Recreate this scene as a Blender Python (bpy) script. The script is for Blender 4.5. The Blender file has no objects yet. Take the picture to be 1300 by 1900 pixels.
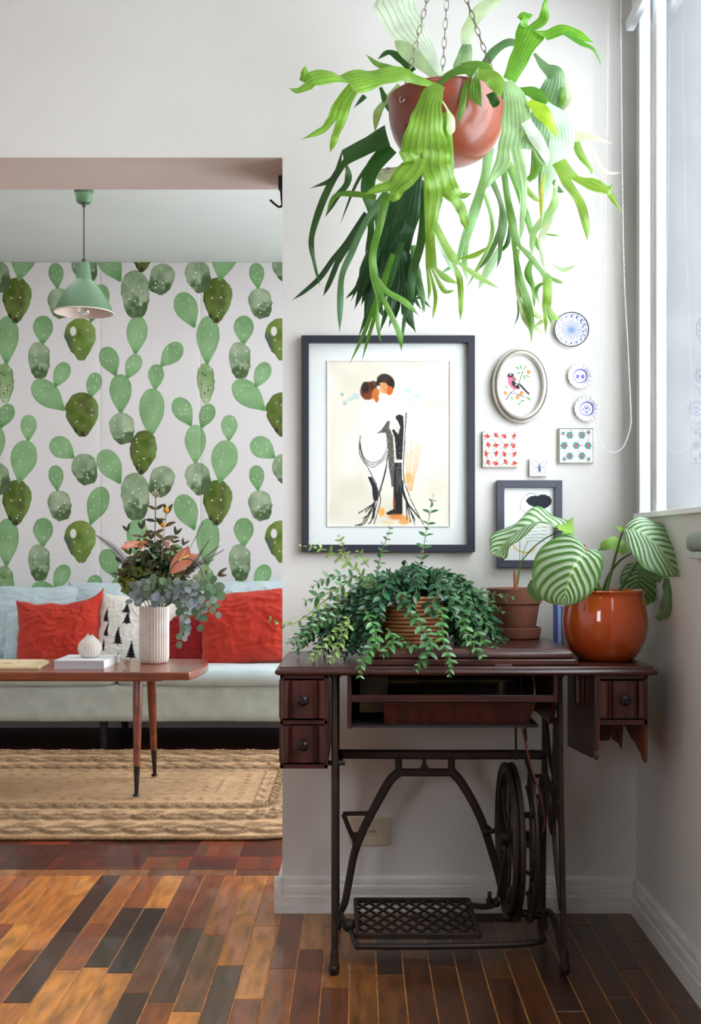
import bpy, math, random
import numpy as np
from mathutils import Vector, Matrix, noise

S = bpy.context.scene
F = 2126.0                       # focal length in pixels of the 1300x1900 photograph
# ---------------------------------------------------------------- camera
cd = bpy.data.cameras.new('camera'); cam = bpy.data.objects.new('camera', cd)
S.collection.objects.link(cam); S.camera = cam
cam.location = (0, 0, 1.04); cam.rotation_euler = (math.pi/2, 0, 0)
cd.sensor_fit = 'VERTICAL'; cd.sensor_height = 36; cd.sensor_width = 36
cd.lens = F/1900*36; cd.shift_x = -15/1900; cd.shift_y = 60/1900
cd.clip_start = .02; cd.clip_end = 100
# ---------------------------------------------------------------- sky, daylight, exposure
SKY_L = 8.5; YKP = -1.74
w = bpy.data.worlds.new('world'); S.world = w; w.use_nodes = True
bg = w.node_tree.nodes['Background']; bg.inputs[0].default_value = (.89, .945, 1, 1); bg.inputs[1].default_value = SKY_L
def portal(name, x, y, z, sy, sz):                      # daylight portals fill the window openings
    l = bpy.data.lights.new(name, 'AREA'); l.shape = 'RECTANGLE'; l.size = sz; l.size_y = sy
    l.cycles.is_portal = True
    o = bpy.data.objects.new(name, l); S.collection.objects.link(o)
    o.location = (x, y, z); o.rotation_euler = (0, math.pi/2, 0)
    return o
portal('window_portal', .90, 1.75, 1.86, 2.95, 1.5)
portal('window_portal', .90, 5.2, 1.4, 2.2, 2.0)
o_ = portal('window_portal', -1.9, YKP, 1.6, 1.2, 1.0); o_.rotation_euler = (math.pi/2, 0, 0); o_.rotation_euler = (-math.pi/2, 0, 0)  # portal of the added window behind the camera
sun = bpy.data.lights.new('sun', 'SUN'); sun.energy = .9; sun.angle = math.radians(25); sun.color = (1, .95, .86)
so = bpy.data.objects.new('sun', sun); S.collection.objects.link(so)
so.rotation_euler = (math.radians(20), math.radians(52), 0)
def fill_light(name, loc, size, e, col=(.97, .98, 1), rot=(0, 0, 0)):
    l = bpy.data.lights.new(name, 'AREA'); l.shape = 'SQUARE'; l.size = size; l.energy = e; l.color = col
    o = bpy.data.objects.new(name, l); S.collection.objects.link(o); o.location = loc; o.rotation_euler = rot
fill_light('living_fill', (-1.0, 4.9, 2.6), 1.4, 12)  # added soft fill, brightens the living room beyond its daylight
S.view_settings.view_transform = 'Standard'; S.view_settings.look = 'None'
S.view_settings.gamma = 1; S.view_settings.use_curve_mapping = False
S.view_settings.exposure = 0.08
S.cycles.max_bounces = 8; S.cycles.diffuse_bounces = 5; S.cycles.transparent_max_bounces = 24
S.cycles.transmission_bounces = 4; S.cycles.glossy_bounces = 4
S.cycles.sample_clamp_indirect = 6; S.cycles.caustics_reflective = False; S.cycles.caustics_refractive = False

# ---------------------------------------------------------------- helpers
R = random.Random(7)
def at(px, py, D): return Vector(((px-665)*D/F, D, 1.04-(py-1010)*D/F))
def lin(c):
    return tuple(((v/255)/12.92 if v/255 <= .04045 else ((v/255+.055)/1.055)**2.4) for v in c)
def nlin(a):
    a = np.clip(a, 0, 255)/255
    return np.where(a <= .04045, a/12.92, ((a+.055)/1.055)**2.4)
WORLDPOS = {}
def link(o, parent=None, pos=Vector((0, 0, 0))):
    S.collection.objects.link(o)
    WORLDPOS[o.name] = Vector(pos)
    if parent:
        o.parent = parent; o.location = Vector(pos)-WORLDPOS[parent.name]
    else: o.location = pos
    return o
def tag(o, label=None, cat=None, group=None, kind=None):
    if label: o['label'] = label
    if cat: o['category'] = cat
    if group: o['group'] = group
    if kind: o['kind'] = kind
    return o
def thing(name, label, cat, loc, group=None):
    o = bpy.data.objects.new(name, None); o.empty_display_size = .05
    link(o, None, Vector(loc)); return tag(o, label, cat, group)

class MB:
    def __init__(s): s.V = []; s.Fc = []; s.A = []; s.C = []
    def add(s, v, f, a=None, c=None):
        n = len(s.V); s.V += [tuple(p) for p in v]; s.Fc += [tuple(i+n for i in q) for q in f]
        s.A += list(a) if a is not None else [(0, 0, 0)]*len(v)
        s.C += list(c) if c is not None else [(1, 1, 1)]*len(v)
        return s
    def box(s, x0, x1, y0, y1, z0, z1):
        v = [(x, y, z) for x in (x0, x1) for y in (y0, y1) for z in (z0, z1)]
        return s.add(v, [(0, 1, 3, 2), (4, 6, 7, 5), (0, 4, 5, 1), (2, 3, 7, 6), (0, 2, 6, 4), (1, 5, 7, 3)])
    def bar(s, a, b, wx, wy, up=(0, 1, 0)):
        a, b = Vector(a), Vector(b); d = (b-a).normalized(); sd = d.cross(Vector(up))
        if sd.length < 1e-4: sd = d.cross(Vector((1, 0, 0)))
        sd.normalize(); u = sd.cross(d)
        v = [p+sd*(wx/2*i)+u*(wy/2*j) for p in (a, b) for i, j in ((-1, -1), (1, -1), (1, 1), (-1, 1))]
        return s.add(v, [(0, 1, 2, 3), (7, 6, 5, 4)]+[(i, 4+i, 4+(i+1) % 4, (i+1) % 4) for i in range(4)])
    def tube(s, pts, r, n=8, cap=True, flat=1.0):
        pts = [Vector(p) for p in pts]; m = len(pts)
        if not hasattr(r, '__len__'): r = [r]*m
        v = []; prev = None
        for i, p in enumerate(pts):
            t = (pts[min(i+1, m-1)]-pts[max(i-1, 0)]).normalized()
            if prev is None:
                q = t.cross(Vector((0, 0, 1)))
                if q.length < .1: q = t.cross(Vector((0, 1, 0)))
            else:
                q = prev-t*prev.dot(t)
            q.normalize(); prev = q; b = t.cross(q)
            for k in range(n):
                a = 2*math.pi*k/n; v.append(p+q*(r[i]*math.cos(a))+b*(r[i]*flat*math.sin(a)))
        f = [(i*n+k, i*n+(k+1) % n, (i+1)*n+(k+1) % n, (i+1)*n+k) for i in range(m-1) for k in range(n)]
        if cap: f += [tuple(range(n))[::-1], tuple((m-1)*n+k for k in range(n))]
        return s.add(v, f, [(k/n, i/m, 0) for i in range(m) for k in range(n)])
    def lathe(s, prof, c=(0, 0, 0), n=40, mod=None, M=None, cap=False):
        v = []; m = len(prof)
        for i, (r, z) in enumerate(prof):
            for k in range(n):
                a = 2*math.pi*k/n; rr = r*(mod(a, i) if mod else 1)
                p = Vector((rr*math.cos(a), rr*math.sin(a), z))
                v.append((M@p if M else p)+Vector(c))
        f = [(i*n+k, i*n+(k+1) % n, (i+1)*n+(k+1) % n, (i+1)*n+k) for i in range(m-1) for k in range(n)]
        if cap: f += [tuple(range(n))[::-1], tuple((m-1)*n+k for k in range(n))]
        return s.add(v, f, [(k/n, i/m, 0) for i in range(m) for k in range(n)])
    def prism(s, poly, axis, a0, a1):
        def mk(p, a):
            return {'x': (a, p[0], p[1]), 'y': (p[0], a, p[1]), 'z': (p[0], p[1], a)}[axis]
        n = len(poly); v = [mk(p, a0) for p in poly]+[mk(p, a1) for p in poly]
        return s.add(v, [tuple(range(n)), tuple(range(n, 2*n))[::-1]]+[(i, n+i, n+(i+1) % n, (i+1) % n) for i in range(n)])
    def ball(s, c, r, nu=10, nv=7, sc=(1, 1, 1)):
        v = []
        for j in range(nv+1):
            ph = math.pi*j/nv
            for i in range(nu):
                a = 2*math.pi*i/nu
                v.append((c[0]+r*sc[0]*math.sin(ph)*math.cos(a), c[1]+r*sc[1]*math.sin(ph)*math.sin(a), c[2]+r*sc[2]*math.cos(ph)))
        return s.add(v, [(j*nu+i, j*nu+(i+1) % nu, (j+1)*nu+(i+1) % nu, (j+1)*nu+i) for j in range(nv) for i in range(nu)])
    def torus(s, c, R1, r, n=32, m=8, ax=(0, 0, 1), sc=1.0):
        z = Vector(ax).normalized(); x = z.orthogonal().normalized(); y = z.cross(x); v = []
        for i in range(n):
            a = 2*math.pi*i/n; d = x*math.cos(a)+y*math.sin(a)
            for j in range(m):
                b = 2*math.pi*j/m; v.append(Vector(c)+d*(R1+r*math.cos(b))+z*(r*sc*math.sin(b)))
        return s.add(v, [(i*m+j, ((i+1) % n)*m+j, ((i+1) % n)*m+(j+1) % m, i*m+(j+1) % m) for i in range(n) for j in range(m)])
    def sheet(s, fn, nu, nv, a=None, c=None, closeu=False):
        v = [fn(i/(nu-1), j/(nv-1)) for j in range(nv) for i in range(nu)]
        at_ = [(i/(nu-1)*2-1, j/(nv-1), 0) for j in range(nv) for i in range(nu)]
        return s.add(v, [(j*nu+i, j*nu+i+1, (j+1)*nu+i+1, (j+1)*nu+i) for j in range(nv-1) for i in range(nu-1)], at_, c)
    def build(s, name, mat, parent=None, bev=0, sharp=38, color=None, origin=None, merge=False):
        V = np.array(s.V, dtype=float)
        lo, hi = V.min(0), V.max(0)
        o0 = np.array(origin if origin is not None else ((lo[0]+hi[0])/2, (lo[1]+hi[1])/2, lo[2]))
        me = bpy.data.meshes.new(name)
        me.from_pydata((V-o0).tolist(), [], s.Fc)
        if any(a != (0, 0, 0) for a in s.A[:3]+s.A[-3:]) or len(s.A) > 3000:
            at_ = me.attributes.new('lp', 'FLOAT_VECTOR', 'POINT')
            at_.data.foreach_set('vector', np.array(s.A, dtype=np.float32).ravel())
        if any(c != (1, 1, 1) for c in s.C[:1]+s.C[-1:]):
            ca = me.attributes.new('Col', 'FLOAT_COLOR', 'POINT')
            C = np.ones((len(V), 4), dtype=np.float32); C[:, :3] = nlin(np.array(s.C)); ca.data.foreach_set('color', C.ravel())
        if merge:
            import bmesh
            bm = bmesh.new(); bm.from_mesh(me); bmesh.ops.remove_doubles(bm, verts=bm.verts, dist=1e-5)
            bmesh.ops.recalc_face_normals(bm, faces=bm.faces); bm.to_mesh(me); bm.free()
        me.polygons.foreach_set('use_smooth', [True]*len(me.polygons))
        if sharp < 180: me.set_sharp_from_angle(angle=math.radians(sharp))
        if mat: me.materials.append(mat)
        o = bpy.data.objects.new(name, me)
        link(o, parent, Vector(o0))
        if bev:
            b = o.modifiers.new('bevel', 'BEVEL'); b.width = bev; b.segments = 2; b.limit_method = 'ANGLE'
        if color: o.color = (*lin(color), 1)
        return o
def box(name, mat, dims, parent=None, bev=0, color=None): return MB().box(*dims).build(name, mat, parent, bev, color=color)
def dup(o, parent=None, pos=None):
    c = o.copy(); S.collection.objects.link(c)
    for k in list(c.keys()): pass
    if parent: c.parent = parent; c.location = Vector(pos)-WORLDPOS[parent.name]
    elif pos is not None: c.location = pos
    WORLDPOS[c.name] = Vector(pos) if pos is not None else WORLDPOS[o.name]
    return c
def gridmesh(name, V, nx, ny, C, mat, parent=None, thick=None):
    """dense grid with printed colour per vertex: V (ny,nx,3) world, C (ny,nx,3) sRGB 0..255"""
    V = V.reshape(-1, 3); lo, hi = V.min(0), V.max(0); o0 = np.array(((lo[0]+hi[0])/2, (lo[1]+hi[1])/2, lo[2]))
    idx = np.arange(nx*ny).reshape(ny, nx)
    Fq = np.stack([idx[:-1, :-1], idx[1:, :-1], idx[1:, 1:], idx[:-1, 1:]], -1).reshape(-1, 4)
    me = bpy.data.meshes.new(name); me.vertices.add(len(V)); me.vertices.foreach_set('co', (V-o0).astype(np.float32).ravel())
    me.loops.add(Fq.size); me.loops.foreach_set('vertex_index', Fq.astype(np.int32).ravel())
    me.polygons.add(len(Fq)); me.polygons.foreach_set('loop_start', np.arange(0, Fq.size, 4, dtype=np.int32))
    me.polygons.foreach_set('use_smooth', np.ones(len(Fq), dtype=bool)); me.update(calc_edges=True)
    ca = me.attributes.new('Col', 'FLOAT_COLOR', 'POINT')
    cc = np.ones((len(V), 4), dtype=np.float32); cc[:, :3] = nlin(C.reshape(-1, 3)); ca.data.foreach_set('color', cc.ravel())
    me.materials.append(mat); o = bpy.data.objects.new(name, me); link(o, parent, Vector(o0)); return o
def catmull(P, n=6):
    P = [Vector(p) for p in P]
    if len(P) < 3:
        return [P[0].lerp(P[-1], i/n) for i in range(n+1)]
    Q = [P[0]*2-P[1]]+P+[P[-1]*2-P[-2]]; out = []
    for i in range(1, len(Q)-2):
        a, b, c, d = Q[i-1], Q[i], Q[i+1], Q[i+2]
        for k in range(n):
            t = k/n
            out.append(.5*((2*b)+(c-a)*t+(2*a-5*b+4*c-d)*t*t+(3*b-a-3*c+d)*t**3))
    return out+[P[-1]]

# ---------------------------------------------------------------- materials
def M(name, col=(200, 200, 200), rough=.5, metal=0., col2=None, nscale=6., stretch=(1, 1, 1), bump=0., bscale=60., bstretch=(1, 1, 1),
      coat=0., obcol=False, vcol=False, trans=0., tcol=None, spec=.5, sheen=0., detail=6, coords='Object', lo=.35, hi=.65):
    m = bpy.data.materials.new(name); m.use_nodes = True; nt = m.node_tree; N = nt.nodes; L = nt.links
    b = N['Principled BSDF']; b.inputs['Roughness'].default_value = rough; b.inputs['Metallic'].default_value = metal
    b.inputs['Coat Weight'].default_value = coat; b.inputs['Specular IOR Level'].default_value = spec
    b.inputs['Sheen Weight'].default_value = sheen
    tc = N.new('ShaderNodeTexCoord'); out = None
    if vcol:
        a = N.new('ShaderNodeAttribute'); a.attribute_name = 'Col'; out = a.outputs['Color']
    elif obcol:
        a = N.new('ShaderNodeObjectInfo'); out = a.outputs['Color']
    else:
        a = N.new('ShaderNodeRGB'); a.outputs[0].default_value = (*lin(col), 1); out = a.outputs[0]
    if col2 is not None:
        mp = N.new('ShaderNodeMapping'); mp.inputs['Scale'].default_value = stretch
        oi = N.new('ShaderNodeObjectInfo'); vm = N.new('ShaderNodeVectorMath'); vm.operation = 'ADD'
        L.new(tc.outputs[coords], vm.inputs[0])
        vs = N.new('ShaderNodeVectorMath'); vs.operation = 'SCALE'; vs.inputs[0].default_value = (7.3, 3.1, 5.7)
        L.new(oi.outputs['Random'], vs.inputs['Scale']); L.new(vs.outputs[0], vm.inputs[1])
        L.new(vm.outputs[0], mp.inputs[0])
        nz = N.new('ShaderNodeTexNoise'); nz.inputs['Scale'].default_value = nscale; nz.inputs['Detail'].default_value = detail
        L.new(mp.outputs[0], nz.inputs['Vector'])
        cr = N.new('ShaderNodeValToRGB'); cr.color_ramp.elements[0].position = lo; cr.color_ramp.elements[1].position = hi
        L.new(nz.outputs['Fac'], cr.inputs[0])
        mx = N.new('ShaderNodeMix'); mx.data_type = 'RGBA'
        if isinstance(col2, (int, float)):             # multiply by col2 in the dark veins
            mx.blend_type = 'MULTIPLY'; mx.inputs[0].default_value = 1
            cr.color_ramp.elements[0].color = (col2, col2, col2, 1)
            L.new(out, mx.inputs[6]); L.new(cr.outputs[0], mx.inputs[7])
        else:
            L.new(cr.outputs[0], mx.inputs[0]); L.new(out, mx.inputs[6]); mx.inputs[7].default_value = (*lin(col2), 1)
        out = mx.outputs[2]
    L.new(out, b.inputs['Base Color'])
    if bump:
        mp2 = N.new('ShaderNodeMapping'); mp2.inputs['Scale'].default_value = bstretch; L.new(tc.outputs[coords], mp2.inputs[0])
        n2 = N.new('ShaderNodeTexNoise'); n2.inputs['Scale'].default_value = bscale; n2.inputs['Detail'].default_value = 3
        L.new(mp2.outputs[0], n2.inputs['Vector'])
        bp = N.new('ShaderNodeBump'); bp.inputs['Strength'].default_value = bump; bp.inputs['Distance'].default_value = .002
        L.new(n2.outputs['Fac'], bp.inputs['Height']); L.new(bp.outputs[0], b.inputs['Normal'])
    if trans:
        t = N.new('ShaderNodeBsdfTranslucent'); ms = N.new('ShaderNodeMixShader'); ms.inputs[0].default_value = trans
        if tcol: t.inputs[0].default_value = (*lin(tcol), 1)
        else: L.new(out, t.inputs[0])
        L.new(b.outputs[0], ms.inputs[1]); L.new(t.outputs[0], ms.inputs[2]); L.new(ms.outputs[0], N['Material Output'].inputs[0])
    return m
def fibre(name, col, col2, rough=.9, scale=900, strength=.5, vcol=False, sheen=.2):   # woven cloth
    m = M(name, col, rough, col2=.94 if vcol else col2, nscale=14, vcol=vcol, sheen=sheen, spec=.2, bump=.25, bscale=40)
    nt = m.node_tree; N = nt.nodes; L = nt.links; b = N['Principled BSDF']; tc = N.new('ShaderNodeTexCoord')
    hs = []
    for ax in ('X', 'Z'):
        wv = N.new('ShaderNodeTexWave'); wv.bands_direction = ax; wv.inputs['Scale'].default_value = scale/6.28; wv.inputs['Distortion'].default_value = 1.5
        wv.inputs['Detail Scale'].default_value = 3; L.new(tc.outputs['Object'], wv.inputs[0]); hs.append(wv)
    ad = N.new('ShaderNodeMath'); ad.operation = 'ADD'; L.new(hs[0].outputs['Fac'], ad.inputs[0]); L.new(hs[1].outputs['Fac'], ad.inputs[1])
    bp = N.new('ShaderNodeBump'); bp.inputs['Strength'].default_value = strength; bp.inputs['Distance'].default_value = .0006
    L.new(ad.outputs[0], bp.inputs['Height'])
    old = b.inputs['Normal'].links[0].from_socket; L.new(old, bp.inputs['Normal']); L.new(bp.outputs[0], b.inputs['Normal'])
    return m
def thin_glass(name, ior, rough, tint):
    m = bpy.data.materials.new(name); m.use_nodes = True; nt = m.node_tree; nt.nodes.clear(); N = nt.nodes; L = nt.links
    o_ = N.new('ShaderNodeOutputMaterial'); tr = N.new('ShaderNodeBsdfTransparent'); gl = N.new('ShaderNodeBsdfGlossy'); fr = N.new('ShaderNodeFresnel')
    mx = N.new('ShaderNodeMixShader'); ge = N.new('ShaderNodeNewGeometry'); mi = N.new('ShaderNodeMix')
    mi.inputs[2].default_value = ior; mi.inputs[3].default_value = 1/ior; L.new(ge.outputs['Backfacing'], mi.inputs[0]); L.new(mi.outputs[0], fr.inputs[0])
    gl.inputs['Roughness'].default_value = rough; tr.inputs[0].default_value = tint
    L.new(fr.outputs[0], mx.inputs[0]); L.new(tr.outputs[0], mx.inputs[1]); L.new(gl.outputs[0], mx.inputs[2]); L.new(mx.outputs[0], o_.inputs[0]); return m
m_wall = M('wall_paint', (219, 217, 214), .85, col2=(211, 208, 205), nscale=1.6, bump=.22, bscale=95)
m_ceil = M('ceiling_paint', (198, 200, 197), .9, col2=(190, 192, 189), nscale=1.2, bump=.1)
m_rev = M('header_paint', (198, 184, 178), .85, col2=(190, 176, 170), nscale=2, bump=.12, bscale=70)
m_trimw = M('white_gloss_paint', (232, 230, 228), .38, col2=(205, 200, 194), nscale=9, stretch=(.5, 1, 6), bump=.1, bscale=30, lo=.3, hi=.8)
m_plank = M('parquet_wood', rough=.3, obcol=True, col2=.42, nscale=9, stretch=(5, .9, 1), bump=.12, bscale=60, bstretch=(4, .5, 1), coat=.25, lo=.3, hi=.62, spec=.55)
m_filler = M('joint_filler', (206, 138, 66), .5, col2=(150, 92, 44), nscale=30)
m_alu = M('aluminium', (226, 230, 234), .35, .5, col2=(200, 204, 210), nscale=20, stretch=(1, 1, .1))
m_whitealu = M('white_window_profile', (246, 248, 250), .35)
m_dark = M('dark_gasket', (46, 46, 56), .6, col2=(30, 30, 36), nscale=10)
m_chrome = M('chrome', (225, 225, 228), .15, 1.0, col2=(190, 190, 195), nscale=3)
# ================================================================ ROOM
WX = .787; YB = 3.25; YO = 3.54; OX = -.216; HZ = 2.136; CEIL = 2.78; CF = 2.64; YF = 6.5; XL = -3.2; YK = -1.6
def st(o): o['kind'] = 'structure'; return o
fl = MB().box(XL, WX+.1, YK, YF+.1, -.1, -.0012).build('floor', m_filler); st(fl)
# planks, each a part of the floor
def tone(D, X):
    c = R.random()
    pal = [(228, 146, 64), (208, 124, 50), (188, 106, 46), (234, 162, 80), (178, 98, 44), (158, 84, 38), (142, 74, 38), (216, 136, 58)]
    dk = [(74, 42, 26), (88, 52, 32), (62, 34, 22)]
    rr = max(0, min(1, (X+.35)/.6))  # planks darken rightward: the shade by the table is put into their tone
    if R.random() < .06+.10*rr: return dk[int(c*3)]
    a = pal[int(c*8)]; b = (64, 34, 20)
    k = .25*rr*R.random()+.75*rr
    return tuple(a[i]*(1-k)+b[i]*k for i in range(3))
PWd = .0656
plank_meshes = {}
def plank(x0, x1, y0, y1, col, lift=0):
    key = (round(x1-x0, 4), round(y1-y0, 2)); L_ = key[1]; W_ = key[0]
    if key not in plank_meshes:
        b = MB(); g = .0015; e = .0012; zt = 0; zb = -.0015
        x, y = W_/2-g, L_/2-g
        v = [(-x, -y, zb), (x, -y, zb), (x, y, zb), (-x, y, zb), (-x, -y, zt-.0007), (x, -y, zt-.0007), (x, y, zt-.0007), (-x, y, zt-.0007),
             (-x+e, -y+e, zt), (x-e, -y+e, zt), (x-e, y-e, zt), (-x+e, y-e, zt)]
        b.add(v, [(0, 1, 5, 4), (1, 2, 6, 5), (2, 3, 7, 6), (3, 0, 4, 7), (4, 5, 9, 8), (5, 6, 10, 9), (6, 7, 11, 10), (7, 4, 8, 11), (8, 9, 10, 11)])
        me = bpy.data.meshes.new('plank'); me.from_pydata(b.V, [], b.Fc); me.materials.append(m_plank); plank_meshes[key] = me
    o = bpy.data.objects.new('plank', plank_meshes[key]); o.color = (*lin(col), 1)
    link(o, fl, Vector(((x0+x1)/2, (y0+y1)/2, lift))); o.scale = (1, (y1-y0)/L_, 1)
    return o
YP = 3.60
special = {  # x of a column centre -> forced planks (y0, y1, tone)
    -.807: [(2.60, 3.08, (72, 40, 26))], -.611: [(2.78, 3.275, (50, 28, 22))], -.545: [(2.66, 3.165, (118, 72, 44))],
    -.479: [(2.60, 3.10, (92, 62, 44))], -.414: [(2.55, 3.05, (128, 84, 48))], -.348: [(2.35, 2.83, (96, 62, 42))],
    .047: [(2.77, 3.1, (60, 36, 28))], .44: [(2.55, 2.95, (64, 38, 28))]}
cols_x = [WX-.022-.0656/2-i*PWd for i in range(42)]
for cx in cols_x:
    sp = [v for k, v in special.items() if abs(k-cx) < PWd/2]
    forced = sp[0] if sp else []
    y = YP+R.uniform(.0, .02); top = YP; segs = []
    y = YP
    if forced:
        a0, a1, cc = forced[0]; yy = YP
        gap = YP-a1; n = max(1, round(gap/.46))
        for k in range(n): segs.append((YP-gap*(k+1)/n, YP-gap*k/n, None))
        segs.append((a0, a1, cc)); yy = a0
    else:
        f = R.uniform(.12, .5); segs.append((YP-f, YP, None)); yy = YP-f
    while yy > 1.75:
        l = R.choice([.42, .46, .50, .44, .34]); segs.append((max(yy-l, 1.6), yy, None)); yy -= l
    for a, b_, c in segs: plank(cx-PWd/2, cx+PWd/2, a, b_, c or tone((a+b_)/2, cx))
# little mosaic fingers beyond the opening
m_fing = M('mosaic_wood', rough=.3, obcol=True, col2=.55, nscale=14, stretch=(2, 2, 1), coat=.1, spec=.4)
def fingers(x0, x1, y0, y1, B=.152, n=4):
    key = {}
    for axis in 'xy':
        w_, l_ = (B/n, B) if axis == 'y' else (B, B/n)
        x, y = w_/2-.0006, l_/2-.0006
        v = [(-x, -y, -.004), (x, -y, -.004), (x, y, -.004), (-x, y, -.004), (-x, -y, 0), (x, -y, 0), (x, y, 0), (-x, y, 0)]
        me = bpy.data.meshes.new('parquet_finger'); me.from_pydata(v, [], [(0, 1, 5, 4), (1, 2, 6, 5), (2, 3, 7, 6), (3, 0, 4, 7), (4, 5, 6, 7)])
        me.materials.append(m_fing); key[axis] = me
    i = 0; x = x0
    while x < x1-.01:
        j = 0; y = y0
        while y < y1-.01:
            ax = 'xy'[(i+j) % 2]; cb = R.choice([(96, 40, 26), (110, 50, 30), (84, 36, 26), (126, 66, 36), (72, 30, 22)])
            for k in range(n):
                c = tuple(v*R.uniform(.8, 1.2) for v in cb)
                o = bpy.data.objects.new('parquet_finger', key[ax]); o.color = (*lin([min(255, v) for v in c]), 1)
                link(o, fl, Vector((x+B/2, y+B/n*(k+.5), 0) if ax == 'x' else (x+B/n*(k+.5), y+B/2, 0)))
            y += B; j += 1
        x += B; i += 1
for k in range(14):   # border row between the two floors
    x0 = -2.07+k*.14
    o = plank(x0, x0+.14, YP, YP+.066, R.choice([(150, 96, 52), (120, 70, 40), (170, 110, 60), (96, 54, 34)]))
fingers(-2.07, -.10, YP+.066, YP+.066+.152*4)
# the strip of dark floor by the sofa, joined: too far and dark to tell apart
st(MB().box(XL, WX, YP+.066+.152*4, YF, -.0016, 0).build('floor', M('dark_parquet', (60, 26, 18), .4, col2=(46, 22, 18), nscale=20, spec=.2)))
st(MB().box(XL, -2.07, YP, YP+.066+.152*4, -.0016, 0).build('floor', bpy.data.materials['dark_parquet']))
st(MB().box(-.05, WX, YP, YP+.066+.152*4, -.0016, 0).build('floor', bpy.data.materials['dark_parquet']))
# walls
wb = MB().box(OX, .851, YB, YO, 0, CEIL).box(XL, OX, YB, YO, HZ+.002, CEIL).build('wall_back', m_wall); st(wb)
st(MB().box(XL, OX, YB+.0005, YO-.0005, HZ, HZ+.002).build('trim_1', m_rev))
st(MB().box(XL-.15, XL, YK, YF, 0, CEIL).build('wall_left', m_wall))
st(MB().box(XL, -2.4, YK-.15, YK, 0, CEIL).box(-1.4, WX+.15, YK-.15, YK, 0, CEIL).box(-2.4, -1.4, YK-.15, YK, 0, 1.0).box(-2.4, -1.4, YK-.15, YK, 2.2, CEIL).build('wall_front', m_wall))
w2 = MB().box(-2.4, -2.36, YK-.1, YK-.05, 1.0, 2.2).box(-1.44, -1.4, YK-.1, YK-.05, 1.0, 2.2).box(-2.36, -1.44, YK-.1, YK-.05, 1.0, 1.04).box(-2.36, -1.44, YK-.1, YK-.05, 2.16, 2.2).build('fill_window', m_alu); st(w2)  # window added behind the camera as frontal fill for the lower wall
YW = .3; SZ = 1.112; TZ = 2.62
st(MB().box(WX, WX+.15, YK, YB, 0, SZ).box(WX, WX+.15, YK, YB, TZ, CEIL).box(WX, WX+.15, YK, YW, SZ, TZ)
   .box(WX+.03, .851, 3.235, YB, SZ, TZ).build('wall_right', m_wall))
st(MB().box(XL, WX+.15, YK, YB, CEIL, CEIL+.1).build('ceiling', m_ceil))
st(MB().box(XL, WX+.15, YO, YF+.1, CF, CF+.1).build('ceiling', m_ceil))
st(MB().box(WX, WX+.15, YO, 4.05, 0, CEIL).box(WX, WX+.15, 6.35, YF, 0, CEIL).box(WX, WX+.15, 4.05, 6.35, 0, .4)
   .box(WX, WX+.15, 4.05, 6.35, 2.4, CEIL).build('wall_right', m_wall))
wf = MB().box(XL, WX, YF, YF+.1, 0, CF).build('wall_far', M('wallpaper_ground', (224, 220, 220), .8, col2=(214, 209, 209), nscale=3)); st(wf)
# skirting boards
PRF = [(0, 0), (.0, .10), (-.006, .10), (-.012, .094), (-.014, .085), (-.013, .078), (-.017, .074), (-.019, .06), (-.018, .05), (-.021, .046), (-.022, .0)]
bb = MB().prism([(YB+p[0], p[1]) for p in PRF], 'x', OX-.022, WX)
bb.prism([(OX+p[0], p[1]) for p in PRF], 'y', YB-.022, YO)
st(bb.build('baseboard_back', m_trimw, sharp=25))
st(MB().prism([(WX+p[0], p[1]) for p in PRF], 'y', YK, YB).build('baseboard_right', m_trimw, sharp=25))
# ---- window: sill track, frame profiles, glass
win = MB().box(WX-.012, WX+.12, YW, 3.235, SZ, SZ+.015).build('window_1', m_whitealu, bev=.002); st(win)
for (y0, y1, x0, mt, nm) in ((3.20, 3.235, -.004, m_alu, 'window_jamb'), (3.112, 3.155, .022, m_dark, 'gasket'),
                             (3.100, 3.118, .006, m_chrome, 'window_jamb'), (3.084, 3.10, .012, m_dark, 'gasket'), (3.058, 3.085, .0, m_alu, 'window_jamb'), (3.043, 3.058, .004, m_whitealu, 'window_jamb')):
    box(nm, mt, (WX+x0, WX+.03, y0, y1, SZ+.015, TZ), win, .0015)
box('window_frame', m_whitealu, (WX+.004, WX+.05, 1.35, 1.42, SZ+.015, TZ), win, .003)
box('window_frame', m_whitealu, (WX+.004, WX+.05, YW, 3.0, TZ-.05, TZ), win, .003)
m_glass = thin_glass('window_glass', 1.62, 0, (.96, .98, .98, 1))
MB().add([(WX+.014, 1.42, SZ+.015), (WX+.014, 3.04, SZ+.015), (WX+.014, 3.04, TZ), (WX+.014, 1.42, TZ)], [(3, 2, 1, 0)]).build('glass', m_glass, win)
MB().add([(WX+.014, YW, SZ+.015), (WX+.014, 1.35, SZ+.015), (WX+.014, 1.35, TZ), (WX+.014, YW, TZ)], [(3, 2, 1, 0)]).build('glass', m_glass, win)
st(win)
# added grey backdrop outside, dims the view so the glass reflection shows
ex = MB().box(.94, 7, 3.56, 3.66, -1, 8).box(.8515, 1.0, 3.252, 3.56, -1, 8).build('added_backdrop', M('backdrop_grey', (106, 108, 110), .9, col2=(96, 98, 100), nscale=5, bump=.4, bscale=25)); st(ex)

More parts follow.
